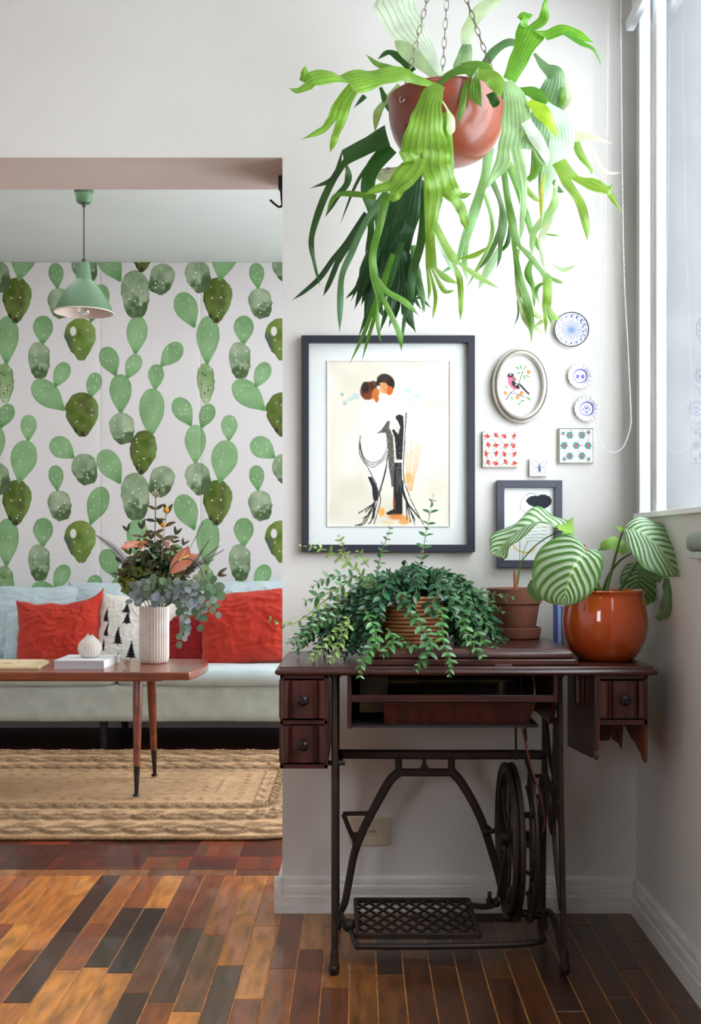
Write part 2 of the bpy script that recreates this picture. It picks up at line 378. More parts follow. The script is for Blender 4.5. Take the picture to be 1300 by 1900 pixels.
# ================================================================ PRINT PAINTER
class Cv:
    def __init__(s, w_, h_, col, k=1.0):
        s.k = k; s.w = int(w_*k); s.h = int(h_*k); s.a = np.ones((s.h, s.w, 3))*np.array(col, float)
    def reg(s, x0, y0, x1, y1, pad=3):
        X0, X1 = max(0, int(x0*s.k-pad)), min(s.w, int(x1*s.k+pad)+1); Y0, Y1 = max(0, int(y0*s.k-pad)), min(s.h, int(y1*s.k+pad)+1)
        if X1 <= X0 or Y1 <= Y0: return None
        yy, xx = np.mgrid[Y0:Y1, X0:X1]; return (slice(Y0, Y1), slice(X0, X1)), (xx+.5)/s.k, (yy+.5)/s.k
    def put(s, sl, m, col):
        m = np.clip(m, 0, 1)[..., None]; s.a[sl] = s.a[sl]*(1-m)+np.array(col, float)*m
    def ell(s, cx, cy, rx, ry, col, a=1, ang=0, soft=.7, ring=None):
        r = max(rx, ry)+2; g = s.reg(cx-r, cy-r, cx+r, cy+r)
        if not g: return
        sl, x, y = g; c, n = math.cos(ang), math.sin(ang); X = (x-cx)*c+(y-cy)*n; Y = -(x-cx)*n+(y-cy)*c
        d = (1-np.sqrt((X/rx)**2+(Y/ry)**2))*min(rx, ry)
        if ring: d = ring/2-np.abs(d)
        s.put(sl, (d/soft+.5)*a if soft < 3 else np.clip(d/soft, 0, 1)*a, col)
    def line(s, P, w_, col, a=1, soft=.7):
        P = [p for p in P]
        xs = [p[0] for p in P]; ys = [p[1] for p in P]; g = s.reg(min(xs)-w_, min(ys)-w_, max(xs)+w_, max(ys)+w_)
        if not g: return
        sl, x, y = g; d = np.full(x.shape, 1e9)
        for i in range(len(P)-1):
            ax, ay = P[i][:2]; bx, by = P[i+1][:2]; dx, dy = bx-ax, by-ay; L_ = dx*dx+dy*dy+1e-9
            t = np.clip(((x-ax)*dx+(y-ay)*dy)/L_, 0, 1); d = np.minimum(d, np.hypot(x-ax-t*dx, y-ay-t*dy))
        s.put(sl, ((w_/2-d)/soft+.5)*a, col)
    def poly(s, P, col, a=1, soft=.7):
        xs = [p[0] for p in P]; ys = [p[1] for p in P]; g = s.reg(min(xs), min(ys), max(xs), max(ys))
        if not g: return
        sl, x, y = g; ins = np.zeros(x.shape, bool); d = np.full(x.shape, 1e9)
        for i in range(len(P)):
            ax, ay = P[i]; bx, by = P[(i+1) % len(P)]; dx, dy = bx-ax, by-ay
            c = ((ay > y) != (by > y)) & (x < dx*(y-ay)/(dy if abs(dy) > 1e-9 else 1e-9)+ax); ins ^= c
            t = np.clip(((x-ax)*dx+(y-ay)*dy)/(dx*dx+dy*dy+1e-9), 0, 1); d = np.minimum(d, np.hypot(x-ax-t*dx, y-ay-t*dy))
        s.put(sl, (np.where(ins, d, -d)/soft+.5)*a, col)
    def at(s, u, v):
        i = min(s.h-1, max(0, int(v*s.h))); j = min(s.w-1, max(0, int(u*s.w))); return tuple(s.a[i, j])
def smooth_noise(h, w_, cell, seed):
    r = np.random.RandomState(seed); gy, gx = h//cell+3, w_//cell+3; g = r.rand(gy, gx)
    y = np.arange(h)/cell; x = np.arange(w_)/cell; y0 = y.astype(int); x0 = x.astype(int); fy = y-y0; fx = x-x0
    fy = fy*fy*(3-2*fy); fx = fx*fx*(3-2*fx)
    a = g[np.ix_(y0, x0)]; b = g[np.ix_(y0, x0+1)]; c = g[np.ix_(y0+1, x0)]; d = g[np.ix_(y0+1, x0+1)]
    return (a*(1-fx)+b*fx)*(1-fy[:, None])+(c*(1-fx)+d*fx)*fy[:, None]
m_print = M('printed_paper', rough=.75, vcol=True, spec=.3)
m_glaze = M('printed_glaze', rough=.35, vcol=True, spec=.3, coat=.08)

# ---- cactus wallpaper (one repeat = 372 x 375.5 px of the photograph at the far wall)
KW = 1.25; TW, TH = 372, 375.5
cw = Cv(TW, TH, (230, 227, 228), KW)
nzA = smooth_noise(900, 900, 17, 1); nzB = smooth_noise(900, 900, 7, 2); nzC = smooth_noise(900, 900, 34, 3)
rp = random.Random(5)
def pad_one(kind, tx, ty, bx, by, W, seed):
    L_ = math.hypot(tx-bx, ty-by); g = cw.reg(min(tx, bx)-W*.7, min(ty, by)-8, max(tx, bx)+W*.7, max(ty, by)+8)
    if not g: return
    sl, x, y = g; ux, uy = (tx-bx)/L_, (ty-by)/L_
    sp = ((x-bx)*ux+(y-by)*uy)/L_; t = -(x-bx)*uy+(y-by)*ux
    n_ = lambda A, ox=0: A[((y-by+300+seed*17+ox).astype(int)) % 880, ((x-bx+300+seed*31+ox).astype(int)) % 880]
    wob = (n_(nzB)-.5)*({'L': 1.2, 'G': 5, 'D': 5, 'B': 5, 'S': 6}[kind])
    k = .60; sc = np.clip(sp, 0, 1)
    hi = np.sqrt(np.clip(1-((sc-k)/(1-k))**2, 0, 1)); q = {'L': 1.2, 'G': .6, 'D': .9, 'B': 1.0, 'S': .9}[kind]
    b0 = {'L': .10, 'G': .38, 'D': .14, 'B': .16, 'S': .22}[kind]
    lo = b0+(1-b0)*np.sin(np.pi/2*np.clip(sc/k, 0, 1))**q
    hw = np.where(sc > k, hi, lo)*W/2
    m = np.where((sp < 0) | (sp > 1), -np.maximum(-sp, sp-1)*L_-2.5, hw-np.abs(t))+wob*.6
    al = np.clip(m/1.1+.5, 0, 1)
    a, b_, c = n_(nzA), n_(nzB, 50), n_(nzC)
    base = {'L': (140, 180, 130), 'G': (146, 168, 134), 'D': (104, 122, 56), 'B': (124, 146, 70), 'S': (152, 180, 128)}[kind]
    col = np.ones(x.shape+(3,))*np.array(base, float)
    col += ((a-.5)*({'L': 18, 'G': 50, 'D': 70, 'B': 60, 'S': 40}[kind]))[..., None]*np.array([1, .8, .9])
    col += ((c-.5)*26)[..., None]
    edge = np.clip(1-np.abs(m-1.4)/1.6, 0, 1)
    col -= (edge*({'L': 16, 'G': 22, 'D': 34, 'B': 30, 'S': 40}[kind]))[..., None]
    if kind == 'L':
        col -= (np.exp(-np.hypot((sp-.08)*L_, t)/5)*46)[..., None]*np.array([1.2, .8, 1.2])
    if kind == 'G':
        dk = np.clip((.42-sp)*5+(b_-.5)*1.6+t/W*.6, 0, 1)[..., None]; col = col*(1-dk*.78)+np.array((62, 86, 48))*dk*.78
        al = al*np.clip(.82+.3*b_, 0, 1)
    if kind == 'D':
        dk = np.clip((a-.45)*3.2, 0, 1)[..., None]; col = col*(1-dk*.6)+np.array((62, 74, 34))*dk*.6
        gr = np.clip((t/W-.16)*4+(b_-.5), 0, 1)[..., None]; col = col*(1-gr*.75)+np.array((128, 158, 92))*gr*.75
        for (q1, q2) in ((.06, 0), (.14, -.22)):
            e = np.exp(-(((sp-q1)*L_/5)**2+((t-q2*W)/4)**2))[..., None]; col = col*(1-e*.85)+np.array((38, 26, 36))*e*.85
    if kind == 'B':
        gr = np.clip((t/W-.1)*3+(b_-.5), 0, 1)[..., None]; col = col*(1-gr*.7)+np.array((150, 180, 118))*gr*.7
        bl = np.clip((-t/W-.18)*6, 0, 1)*np.clip((.75-sp)*5, 0, 1); bl = np.maximum(bl, np.clip((.3-sp)*5, 0, 1)*np.clip(a*1.6-.3, 0, 1))[..., None]
        col = col*(1-bl*.7)+np.array((74, 88, 92))*bl*.7
    if kind == 'S':
        al = al*np.clip(.55+b_, 0, 1)
    cw.put(sl, al, col) if False else None
    mm = al[..., None]; cw.a[sl] = cw.a[sl]*(1-mm)+np.clip(col, 0, 255)*mm
    rr = random.Random(seed*97+3); nd = {'L': 7, 'G': 7, 'D': 7, 'B': 4, 'S': 7}[kind]
    for i in range(nd):
        s_ = rr.uniform(.3, .9) if kind == 'L' else rr.uniform(.15, .9); hwid = (math.sqrt(max(0, 1-((s_-k)/(1-k))**2)) if s_ > k else (s_/k))*W/2
        tt = rr.uniform(-.75, .75)*hwid; qx, qy = bx+ux*L_*s_-uy*tt, by+uy*L_*s_+ux*tt
        rad = rr.uniform(.6, 1.05)*(1.0 if kind == 'L' else 1.45)
        cw.ell(qx, qy, rad, rad*rr.uniform(1, 1.4), (40, 46, 34) if kind == 'S' else (226, 238, 226), a=.9, soft=1)
    if kind == 'B': cw.ell(bx+ux*L_*.7-uy*(-.22*W), by+uy*L_*.7+ux*(-.22*W), W*.1, W*.15, (232, 230, 230), soft=1)
def pad(kind, top, base, W, c8=False):
    f = lambda p: ((p[0]/2.97+(260 if c8 else 0)), p[1]/2.97-7)
    (tx, ty), (bx, by) = f(top), f(base); sd = rp.randint(0, 9999) % 500
    for ox in (-TW, 0, TW, -2*TW):
        for oy in (-TH, 0, TH): pad_one(kind, tx+ox, ty+oy, bx+ox, by+oy, W/2.97, sd)
for a in [('L', (45, 318), (36, 588), 128), ('G', (310, 165), (352, 328), 128), ('L', (305, 25), (318, 168), 84), ('L', (240, 315), (238, 477), 110),
          ('L', (570, 145), (500, 352), 118), ('B', (440, 330), (450, 562), 172), ('G', (212, 460), (225, 662), 122), ('L', (560, -57), (665, 128), 128),
          ('L', (762, 318), (745, 532), 116), ('G', (740, 66), (752, 326), 158), ('D', (100, 106), (88, 357), 158), ('L', (575, 490), (640, 648), 108),
          ('L', (762, 530), (698, 665), 88), ('L', (663, 638), (666, 858), 122), ('G', (652, 852), (696, 1020), 138), ('L', (185, 680), (360, 838), 134),
          ('L', (370, 575), (303, 712), 90), ('L', (535, 630), (497, 772), 84), ('D', (452, 738), (457, 984), 182), ('S', (25, 578), (32, 798), 100),
          ('L', (60, 803), (2, 938), 88), ('L', (160, 862), (157, 1008), 90), ('L', (150, 1003), (108, 1238), 146), ('L', (285, 1000), (412, 1100), 118), ('G', (445, 1078), (492, 1246), 138)]:
    pad(*a)
for a in [('G', (152, 34), (84, 192), 138), ('L', (220, 190), (300, 382), 128), ('L', (225, 470), (112, 598), 104), ('L', (92, 583), (82, 728), 88),
          ('L', (68, 716), (58, 988), 140), ('L', (198, 770), (282, 924), 108), ('L', (305, 916), (305, 1134), 118), ('G', (292, 14), (352, 184), 138), ('D', (28, 948), (6, 1192), 150)]:
    pad(*a, c8=True)
s327 = F/YF; pxm = YF/F                        # metres per photo pixel on the far wall
m_paper = M('wallpaper_print', rough=.82, vcol=True, spec=.25, bump=.35, bscale=55, bstretch=(3, 1, .6))
z_top = 1.04-(487-1010)*pxm; z_bot = .62
nz_rows = int((z_top-z_bot)/pxm*KW)
half = int(TW/2*KW)+1
strips = []
for hidx in range(2):
    j0 = int(hidx*TW/2*KW); rows = np.arange(nz_rows) % cw.h; colsi = (j0+np.arange(half)) % cw.w
    C = cw.a[np.ix_(rows, colsi)]
    xs = np.arange(half)*pxm/KW; zs = z_top-np.arange(nz_rows)*pxm/KW
    bulge = .0022*(1-np.abs(np.linspace(-1, 1, half))**24)
    V = np.zeros((nz_rows, half, 3)); V[..., 0] = xs[None, :]; V[..., 2] = zs[:, None]; V[..., 1] = -bulge[None, :]
    strips.append((V, C))
x_zero = (0-665)*pxm; wstrip = TW/2*pxm; proto = {}
for i in range(-2, 6):
    h_ = i % 2; V, C = strips[h_]; X0 = x_zero+i*wstrip
    if h_ not in proto:
        Vw = V.copy(); Vw[..., 0] += X0; Vw[..., 1] += YF-.001
        proto[h_] = (gridmesh('wallpaper_strip', Vw, half, nz_rows, C, m_paper, wf), X0)
    else:
        o, xx = proto[h_]; dup(o, wf, WORLDPOS[o.name]+Vector((X0-xx, 0, 0)))
# ================================================================ LIVING ROOM BEYOND THE OPENING
# ---- braided jute rug
def build_rug():
    x0, x1, y0, y1, r = -2.7, .12, 4.02, 5.71, .55
    nx, ny = 400, 270
    X, Y = np.meshgrid(np.linspace(-2.35, x1, nx), np.linspace(y0, y1, ny))
    cx, cy, hx, hy = (x0+x1)/2, (y0+y1)/2, (x1-x0)/2, (y1-y0)/2
    qx, qy = np.abs(X-cx)-(hx-r), np.abs(Y-cy)-(hy-r)
    d = np.where((qx > 0) & (qy > 0), r-np.hypot(np.maximum(qx, 0), np.maximum(qy, 0)), r-np.maximum(qx, qy))
    ang = np.arctan2(np.maximum(qy, 1e-6), np.maximum(qx, 1e-6))
    s = np.where((qx > 0) & (qy > 0), (hx-r)+(math.pi/2-ang)*r*.8, np.where(qx > qy, (hx-r)+math.pi/2*r*.8+(hy-r-np.abs(Y-cy)), np.abs(X-cx)))
    sg = np.sign(Y-cy); s = s+np.where(sg > 0, .07, 0)
    h = .0012*np.abs(np.sin(np.pi*d/.0125))+.0006*np.sin(s*260+d*500)
    g = lambda a, w_: np.exp(-(a/w_)**2)
    def cable(dc, A, per, ph=0):
        c1 = dc+A*np.sin(2*np.pi*s/per+ph); c2 = dc-A*np.sin(2*np.pi*s/per+ph)
        return .013*np.maximum(g(d-c1, .0075), g(d-c2, .0075))+.003*(np.abs(d-dc) < A*np.abs(np.sin(2*np.pi*s/per+ph)))
    def lumps(dc, per, ph=0, rw=.022):
        u = (s/per+ph) % 1-.5; tilt = u*.03
        return .009*np.exp(-((u/.30)**2+((d-dc-tilt)/rw)**2)**2)
    h = h+cable(.085, .045, .30)+lumps(.185, .17, 0, .03)*1.4+cable(.28, .03, .22)+lumps(.37, .16, .3, .026)*1.3+cable(.455, .018, .12, 1)+lumps(.51, .11, .5, .014)+.005*g(d-.53, .008)
    h = h+.006*np.clip(np.sin(s*90+d*60), 0, 1)*g(d-.60, .014)+.004*g(d-.7, .01)+.005*np.clip(np.sin(s*80-d*60), 0, 1)*g(d-.76, .014)
    z = .012+h
    z = np.where(d < .004, .004, z)
    ins = d > -.004
    Xf = X.copy(); V = np.stack([Xf, Y, z], -1)
    nzf = smooth_noise(ny, nx, 3, 9)-.5; nz2 = smooth_noise(ny, nx, 26, 4)-.5
    hh = np.clip((h-.001)/.009, 0, 1)
    C = np.ones(V.shape)*np.array((200, 162, 124.)); C *= (1+.12*nzf+.10*nz2-.16*np.abs(np.cos(np.pi*d/.0125))**3+.06*np.sin(s*330+d*600))[..., None]
    gy, gx = np.gradient(h); cr = np.clip((np.hypot(gx, gy)-.0014)/.003, 0, 1)[..., None]; C = C*(1-cr*.28)  # crease shade beside the cords is painted into the colour by relief slope
    idx = np.arange(nx*ny).reshape(ny, nx); q = np.stack([idx[:-1, :-1], idx[:-1, 1:], idx[1:, 1:], idx[1:, :-1]], -1).reshape(-1, 4)
    okc = (ins[:-1, :-1] & ins[:-1, 1:] & ins[1:, 1:] & ins[1:, :-1]).ravel(); q = q[okc]
    me = bpy.data.meshes.new('jute_rug'); me.from_pydata(V.reshape(-1, 3).tolist(), [], q.tolist())
    ca = me.attributes.new('Col', 'FLOAT_COLOR', 'POINT'); cc = np.ones((nx*ny, 4), np.float32); cc[:, :3] = nlin(C.reshape(-1, 3)); ca.data.foreach_set('color', cc.ravel())
    me.polygons.foreach_set('use_smooth', [True]*len(me.polygons))
    me.materials.append(M('jute', rough=.95, vcol=True, spec=.1, bump=.6, bscale=260, bstretch=(1, 2, 1)))
    root = thing('jute_rug', 'beige braided jute rug with raised cable patterns, between coffee table and parquet', 'rug', (cx, cy, 0))
    o = bpy.data.objects.new('braided_field', me); link(o, root, Vector((0, 0, 0)))
    pts = [(-2.36, y0+.004, .009)]+[(x, y0+.004, .009) for x in np.linspace(-2.2, x1-r, 60)]
    pts += [(x1-r+(r-.004)*math.sin(a), y0+r-(r-.004)*math.cos(a), .009) for a in np.linspace(0, math.pi/2, 20)]
    pts += [(x1-.004, y, .009) for y in np.linspace(y0+r, y1-r, 12)]
    pts += [(x1-r+(r-.004)*math.cos(a), y1-r+(r-.004)*math.sin(a), .009) for a in np.linspace(0, math.pi/2, 20)]
    pts += [(x, y1-.004, .009) for x in np.linspace(x1-r, -2.36, 60)]
    MB().tube(pts, .009, 6, flat=.9).build('braided_edge', M('jute_edge', (186, 150, 112), .95, col2=(150, 118, 80), nscale=90, bump=.8, bscale=200), root)
build_rug()

# ---- sofa
m_sofa = fibre('sofa_cloth', (196, 204, 196), (182, 190, 182), strength=.4)
m_sofac = fibre('sofa_cushion_cloth', (206, 220, 222), (194, 208, 210), strength=.35)
def rbox(mb, x0, x1, y0, y1, z0, z1, r, n=10, puff=0, wr=0, seed=0, pfz=None):
    c = Vector(((x0+x1)/2, (y0+y1)/2, (z0+z1)/2)); h = Vector(((x1-x0)/2, (y1-y0)/2, (z1-z0)/2))
    nn = [max(4, min(60, int(v/.02))) for v in (2*h.x, 2*h.y, 2*h.z)]
    def face(a, b, cfix, sgn, na, nb):
        V = []
        for j in range(nb+1):
            for i in range(na+1):
                p = [0, 0, 0]; p[a] = (2*i/na-1)*h[a]; p[b] = (2*j/nb-1)*h[b]; p[cfix] = sgn*h[cfix]
                p = Vector(p); core = Vector([max(-(h[k]-r), min(h[k]-r, p[k])) for k in range(3)]); d = p-core
                if d.length > 0: d.normalize()
                q = core+d*r
                if puff:
                    u = [q[k]/h[k] for k in range(3)]
                    q = q+d*puff*max(0, 1-u[a]**4)*max(0, 1-u[b]**4)
                if wr:
                    nz = noise.noise(Vector((q.x*3+seed, q.y*6, q.z*6+seed)))+.5*noise.noise(Vector((q.x*9, q.y*9+seed, q.z*14)))
                    q = q+d*wr*nz
                V.append(q+c)
        f = [(j*(na+1)+i, j*(na+1)+i+1, (j+1)*(na+1)+i+1, (j+1)*(na+1)+i) for j in range(nb) for i in range(na)]
        mb.add(V, f)
    for s_ in (-1, 1):
        face(0, 1, 2, s_, nn[0], nn[1]); face(0, 2, 1, s_, nn[0], nn[2]); face(1, 2, 0, s_, nn[1], nn[2])
    return mb
sofa = thing('sofa', 'long pale grey-green fabric sofa under the cactus wallpaper', 'sofa', (-1.3, 6.1, 0))
rbox(MB(), -3.0, .25, 5.76, 6.44, .145, .335, .022, wr=.004).build('base', m_sofa, sofa, merge=True)
rbox(MB(), -2.95, .2, 6.28, 6.46, .2, .66, .05).build('back', m_sofa, sofa, merge=True)
rbox(MB(), -3.0, -1.226, 5.75, 6.32, .325, .41, .035, puff=.012, wr=.004, seed=2).build('seat_cushion', m_sofac, sofa, merge=True)
rbox(MB(), -1.218, .25, 5.75, 6.32, .325, .41, .035, puff=.012, wr=.004, seed=9).build('seat_cushion', m_sofac, sofa, merge=True)
for x in (-2.9, -1.3, .15):
    for y in (5.85, 6.38): MB().tube([(x, y, .15), (x, y, 0)], [.022, .018], 10).build('leg', m_dark, sofa)
MB().tube([(-2.95, 5.765, .375), (-1.235, 5.765, .375)], .0022, 5).build('piping', m_sofac, sofa)
MB().tube([(-1.21, 5.765, .375), (.2, 5.765, .375)], .0022, 5).build('piping', m_sofac, sofa)

def pillow(w_, h_, t_, pinch=.10, wr=.008, seed=0, n=64, ear=.0, sag=0):
    """returns vertices (front+back) and faces; local x width, z height, y depth, origin at the middle of the lower edge"""
    V = []; Fc = []; UV = []
    for side in (-1, 1):
        for j in range(n+1):
            for i in range(n+1):
                u, v = 2*i/n-1, 2*j/n-1
                x = w_/2*u*(1-pinch*(1-v*v)*abs(u)**2); z = h_/2*v*(1-pinch*(1-u*u)*abs(v)**2)
                th = t_/2*max(0, (1-abs(u)**2.6)*(1-abs(v)**2.6))**.5
                k = min(1, 4*(1-max(abs(u), abs(v))))
                wu, wv = u+.25*noise.noise(Vector((u*2, v*2, seed))), v+.25*noise.noise(Vector((v*2, u*2, seed+4))); nz = noise.noise(Vector((u*2.2+seed, v*2.2, side+seed)))+.9*(1-2*abs(noise.noise(Vector((wu*2.2+seed, wv*4.6, side)))))**3+.7*(1-2*abs(noise.noise(Vector((wu*5.5, wv*3+seed, side+3)))))**4
                cr = math.sin(math.atan2(1-abs(u), 1-abs(v))*9+seed)*math.exp(-((1-abs(u))**2+(1-abs(v))**2)*3)
                y = side*th+side*(wr*nz*k+wr*.6*cr*k)
                ex = ear*(max(0, u)*max(0, v))**6
                x += .01*noise.noise(Vector((v*3, seed, 5)))*abs(u); z += .012*noise.noise(Vector((u*3, seed, 8)))*max(0, v)-sag*(1-u*u)*max(0, v)**2
                V.append(Vector((x+ex*.2, y, z+h_/2+ex))); UV.append((u*.5+.5, .5-v*.5))
    m_ = (n+1)**2
    for sidx in (0, 1):
        Fc += [tuple(sidx*m_+q for q in (j*(n+1)+i, j*(n+1)+i+1, (j+1)*(n+1)+i+1, (j+1)*(n+1)+i)) for j in range(n) for i in range(n)]
    return V, Fc, UV
def cushion(name, mat, w_, h_, t_, loc, tilt=-14, roll=0, yaw=0, label='', cv=None, **kw):
    V, Fc, UV = pillow(w_, h_, t_, **kw)
    Mx = Matrix.Translation(loc)@Matrix.Rotation(math.radians(yaw), 4, 'Z')@Matrix.Rotation(math.radians(tilt), 4, 'X')@Matrix.Rotation(math.radians(roll), 4, 'Y')
    mb = MB(); mb.add([Mx@v for v in V], Fc, None, [cv.at(*uv) for uv in UV] if cv else None)
    o = mb.build(name, mat, merge=not cv, sharp=180); tag(o, label, 'cushion'); return o
m_red = fibre('red_linen', (204, 62, 44), (188, 50, 36), strength=.7)
m_dred = fibre('dark_red_linen', (158, 34, 36), (142, 26, 30), strength=.6)
m_blue = fibre('pale_blue_cotton', (200, 217, 222), (188, 207, 212), strength=.3)
# big back cushions
cushion('back_cushion', m_blue, .56, .42, .2, (-1.77, 6.28, .40), tilt=-10, label='pale blue sofa back cushion behind the left red cushion', seed=3, pinch=.05, wr=.006)
cushion('back_cushion', m_blue, .62, .44, .2, (-1.30, 6.29, .40), tilt=-10, label='pale blue sofa back cushion behind the fir-tree cushion and bouquet', seed=5, pinch=.05, wr=.006)
cushion('back_cushion', m_blue, .72, .45, .2, (-.66, 6.29, .40), roll=-1.5, tilt=-10, label='pale blue sofa back cushion behind the bright red cushion on the right', seed=8, pinch=.05, wr=.006)
cushion('back_cushion', m_blue, .5, .43, .2, (-2.27, 6.25, .40), tilt=-10, label='pale blue back cushion cut by the left edge of the picture', seed=11, pinch=.05)
cushion('square_cushion', m_blue, .56, .27, .14, (-1.63, 6.14, .405), tilt=-12, label='small light blue cushion directly behind the left red cushion, peeking out both sides', seed=21, pinch=.03, wr=.004)
cushion('red_cushion', m_red, .46, .36, .17, (-1.575, 6.02, .405), tilt=-14, roll=-3, label='crumpled bright red linen cushion on the left, its top right corner sticking up', seed=31, pinch=.07, wr=.009, ear=.05, sag=.02)
cushion('dark_red_cushion', m_dred, .36, .27, .14, (-.915, 6.06, .405), tilt=-14, label='darker crimson cushion just right of the fluted vase', seed=41, pinch=.05, wr=.006)
cushion('red_cushion', m_red, .56, .40, .18, (-.545, 5.98, .405), tilt=-14, roll=-5, label='bright red linen cushion at the right end, beside the white wall edge', seed=57, pinch=.06, wr=.009, ear=.0, sag=-.01)
# fir tree cushion
fc = Cv(200, 200, (232, 228, 220), 1.6)
def fir(cx, by, h, w_):
    P = [(cx, by-h)]; n = 6
    for i in range(1, n+1):
        P += [(cx+w_/2*i/n+R.uniform(-.6, .6), by-h+h*.93*i/n+1.5), (cx+w_/2*(i-.35)/n*.62, by-h+h*.93*i/n-.5)]
    P += [(cx+1.2, by-3), (cx+1.2, by), (cx-1.2, by), (cx-1.2, by-3)]
    for i in range(n, 0, -1):
        P += [(cx-w_/2*(i-.35)/n*.62, by-h+h*.93*i/n-.5), (cx-w_/2*i/n+R.uniform(-.6, .6), by-h+h*.93*i/n+1.5)]
    fc.poly(P, (16, 17, 24))
for t in ((22, 88, 44, 20), (74, 60, 36, 26), (80, 92, 40, 26), (30, 130, 46, 16), (62, 152, 54, 28), (124, 96, 44, 16), (22, 172, 40, 16), (98, 190, 54, 28), (66, 200, 28, 16),
          (126, 150, 46, 18), (150, 70, 40, 24), (152, 130, 50, 26), (178, 100, 40, 20), (170, 178, 50, 26), (132, 196, 30, 18)): fir(*t)
cushion('fir_tree_cushion', fibre('printed_cotton', (230, 226, 218), (222, 218, 210), vcol=True, strength=.2), .42, .37, .15, (-1.19, 6.04, .405), tilt=-14, roll=4,
        label='white cotton cushion printed with black fir trees, left of the fluted vase', cv=fc, seed=61, pinch=.05, wr=.004, n=170)

# ---- coffee table
m_teak = M('teak', (142, 72, 40), .3, col2=(104, 48, 28), nscale=4, stretch=(1, 12, 6), bump=.08, bscale=30, bstretch=(1, 10, 1), coat=.35)
ct = thing('coffee_table', 'teak coffee table with rounded end and tapered black-tipped legs, standing on the jute rug', 'table', (-1.33, 4.84, 0))
zt = .53; xr, xm = -.645, -1.33
edge = [(-.675, 4.575), (-.655, 4.68), (-.645, 4.80), (-.645, 4.92), (-.665, 5.04), (-.70, 5.105)]
poly = [(-1.33, 4.565)]+edge+[(-1.33, 5.115)]+[(2*xm-x, y) for x, y in edge[::-1]]
MB().prism(poly, 'z', zt-.034, zt).build('table_top', m_teak, ct, bev=.006)
MB().box(-1.86, -.8, 4.68, 5.0, zt-.05, zt-.034).build('apron', m_teak, ct, bev=.004)
m_blackleg = M('black_brass', (34, 28, 26), .35, .4, col2=(60, 48, 36), nscale=40)
for (fx, fy, tx, ty) in ((-.898, 4.635, -.905, 4.70), (-.896, 5.04, -.90, 4.97), (-1.76, 4.635, -1.755, 4.70), (-1.76, 5.04, -1.755, 4.97)):
    a, b = Vector((tx, ty, zt-.034)), Vector((fx, fy, .021)); g = lambda t: a.lerp(b, t)
    lg = MB().tube([g(0), g(.2), g(.75)], [.020, .020, .0135], 14).build('leg', m_teak, ct)
    MB().tube([g(.75), g(.975)], [.0132, .008], 14).build('ferrule', m_blackleg, lg)
    MB().lathe([(0, .012), (.008, .012), (.015, .006), (.017, .001), (.0, .0)], (fx, fy, .0205), 16).build('glide', m_blackleg, lg)
ct.location.z = 0
# ---- on the coffee table
m_cer = M('white_ceramic', (226, 218, 210), .45, col2=(216, 206, 198), nscale=20, spec=.4)
VX, VY = -.879, 4.93
vase = MB(); fl_ = lambda a, i: 1+.06*(abs(math.sin(a*17))-.6)
H = .245
vase.lathe([(.0, 0), (.050, 0), (.056, .004), (.060, .016), (.0625, .03), (.0625, H*.5), (.0625, H-.01), (.0625, H-.002), (.060, H), (.056, H-.002), (.055, H-.02), (.054, .03), (0, .02)], (VX, VY, zt), 204, fl_)
tag(vase.build('fluted_vase', m_cer, sharp=60), 'tall white fluted ceramic vase holding the bouquet on the coffee table', 'vase')
bk = thing('book', 'thick white hardback book under the small ribbed bud vase', 'book', (-1.19, 4.9, zt))
bx = lambda px, D: (px-665)*D/F
def quadprism(P4, z0, z1): return MB().prism(P4, 'z', z0, z1)
b0 = [(bx(99, 4.70), 4.70), (bx(193, 4.70), 4.70), (bx(222, 4.96), 4.96), (bx(128, 4.96), 4.96)]
cen = (sum(p[0] for p in b0)/4, sum(p[1] for p in b0)/4)
ins = [(cen[0]+(p[0]-cen[0])*.975, cen[1]+(p[1]-cen[1])*.975) for p in b0]
m_bookw = M('white_book_cover', (232, 234, 238), .45, col2=(226, 228, 232), nscale=5)
quadprism(ins, zt+.002, zt+.031).build('pages', M('page_edges', (222, 220, 228), .8, col2=(190, 188, 200), nscale=3, stretch=(.2, .2, 400)), bk)
quadprism(b0, zt, zt+.002).build('cover', m_bookw, bk, bev=.0006); quadprism(b0, zt+.031, zt+.033).build('cover', m_bookw, bk, bev=.0006)
quadprism([b0[1], b0[2], (b0[2][0]-.003, b0[2][1]), (b0[1][0]-.003, b0[1][1])], zt, zt+.033).build('spine', m_bookw, bk, bev=.001)
bz = zt+.033; BX, BY = bx(167, 4.83), 4.83
bud = thing('bud_vase', 'small pale ribbed onion-shaped bud vase sitting on the white book', 'vase', (BX, BY, bz))
rib = lambda a, i: 1+.016*math.sin(a*26)*(1 if 1 < i < 9 else .3)
MB().lathe([(0, 0), (.026, .0), (.034, .004), (.045, .018), (.0505, .036), (.048, .054), (.040, .068), (.028, .080), (.017, .088), (.012, .092), (.009, .090), (.006, .07)], (BX, BY, bz), 156, rib).build('body', m_cer, bud, sharp=60)
for k in range(2):
    sg = -1 if k == 0 else 1
    MB().sheet(lambda u, v: Vector((BX+sg*(.006+.010*(1-v)*.6)+(u-.5)*.022*(1-v**1.5), BY+(.006 if k else -.004), bz+.082+v*(.022 if k == 0 else .018))), 6, 6).build('lip', m_cer, bud)
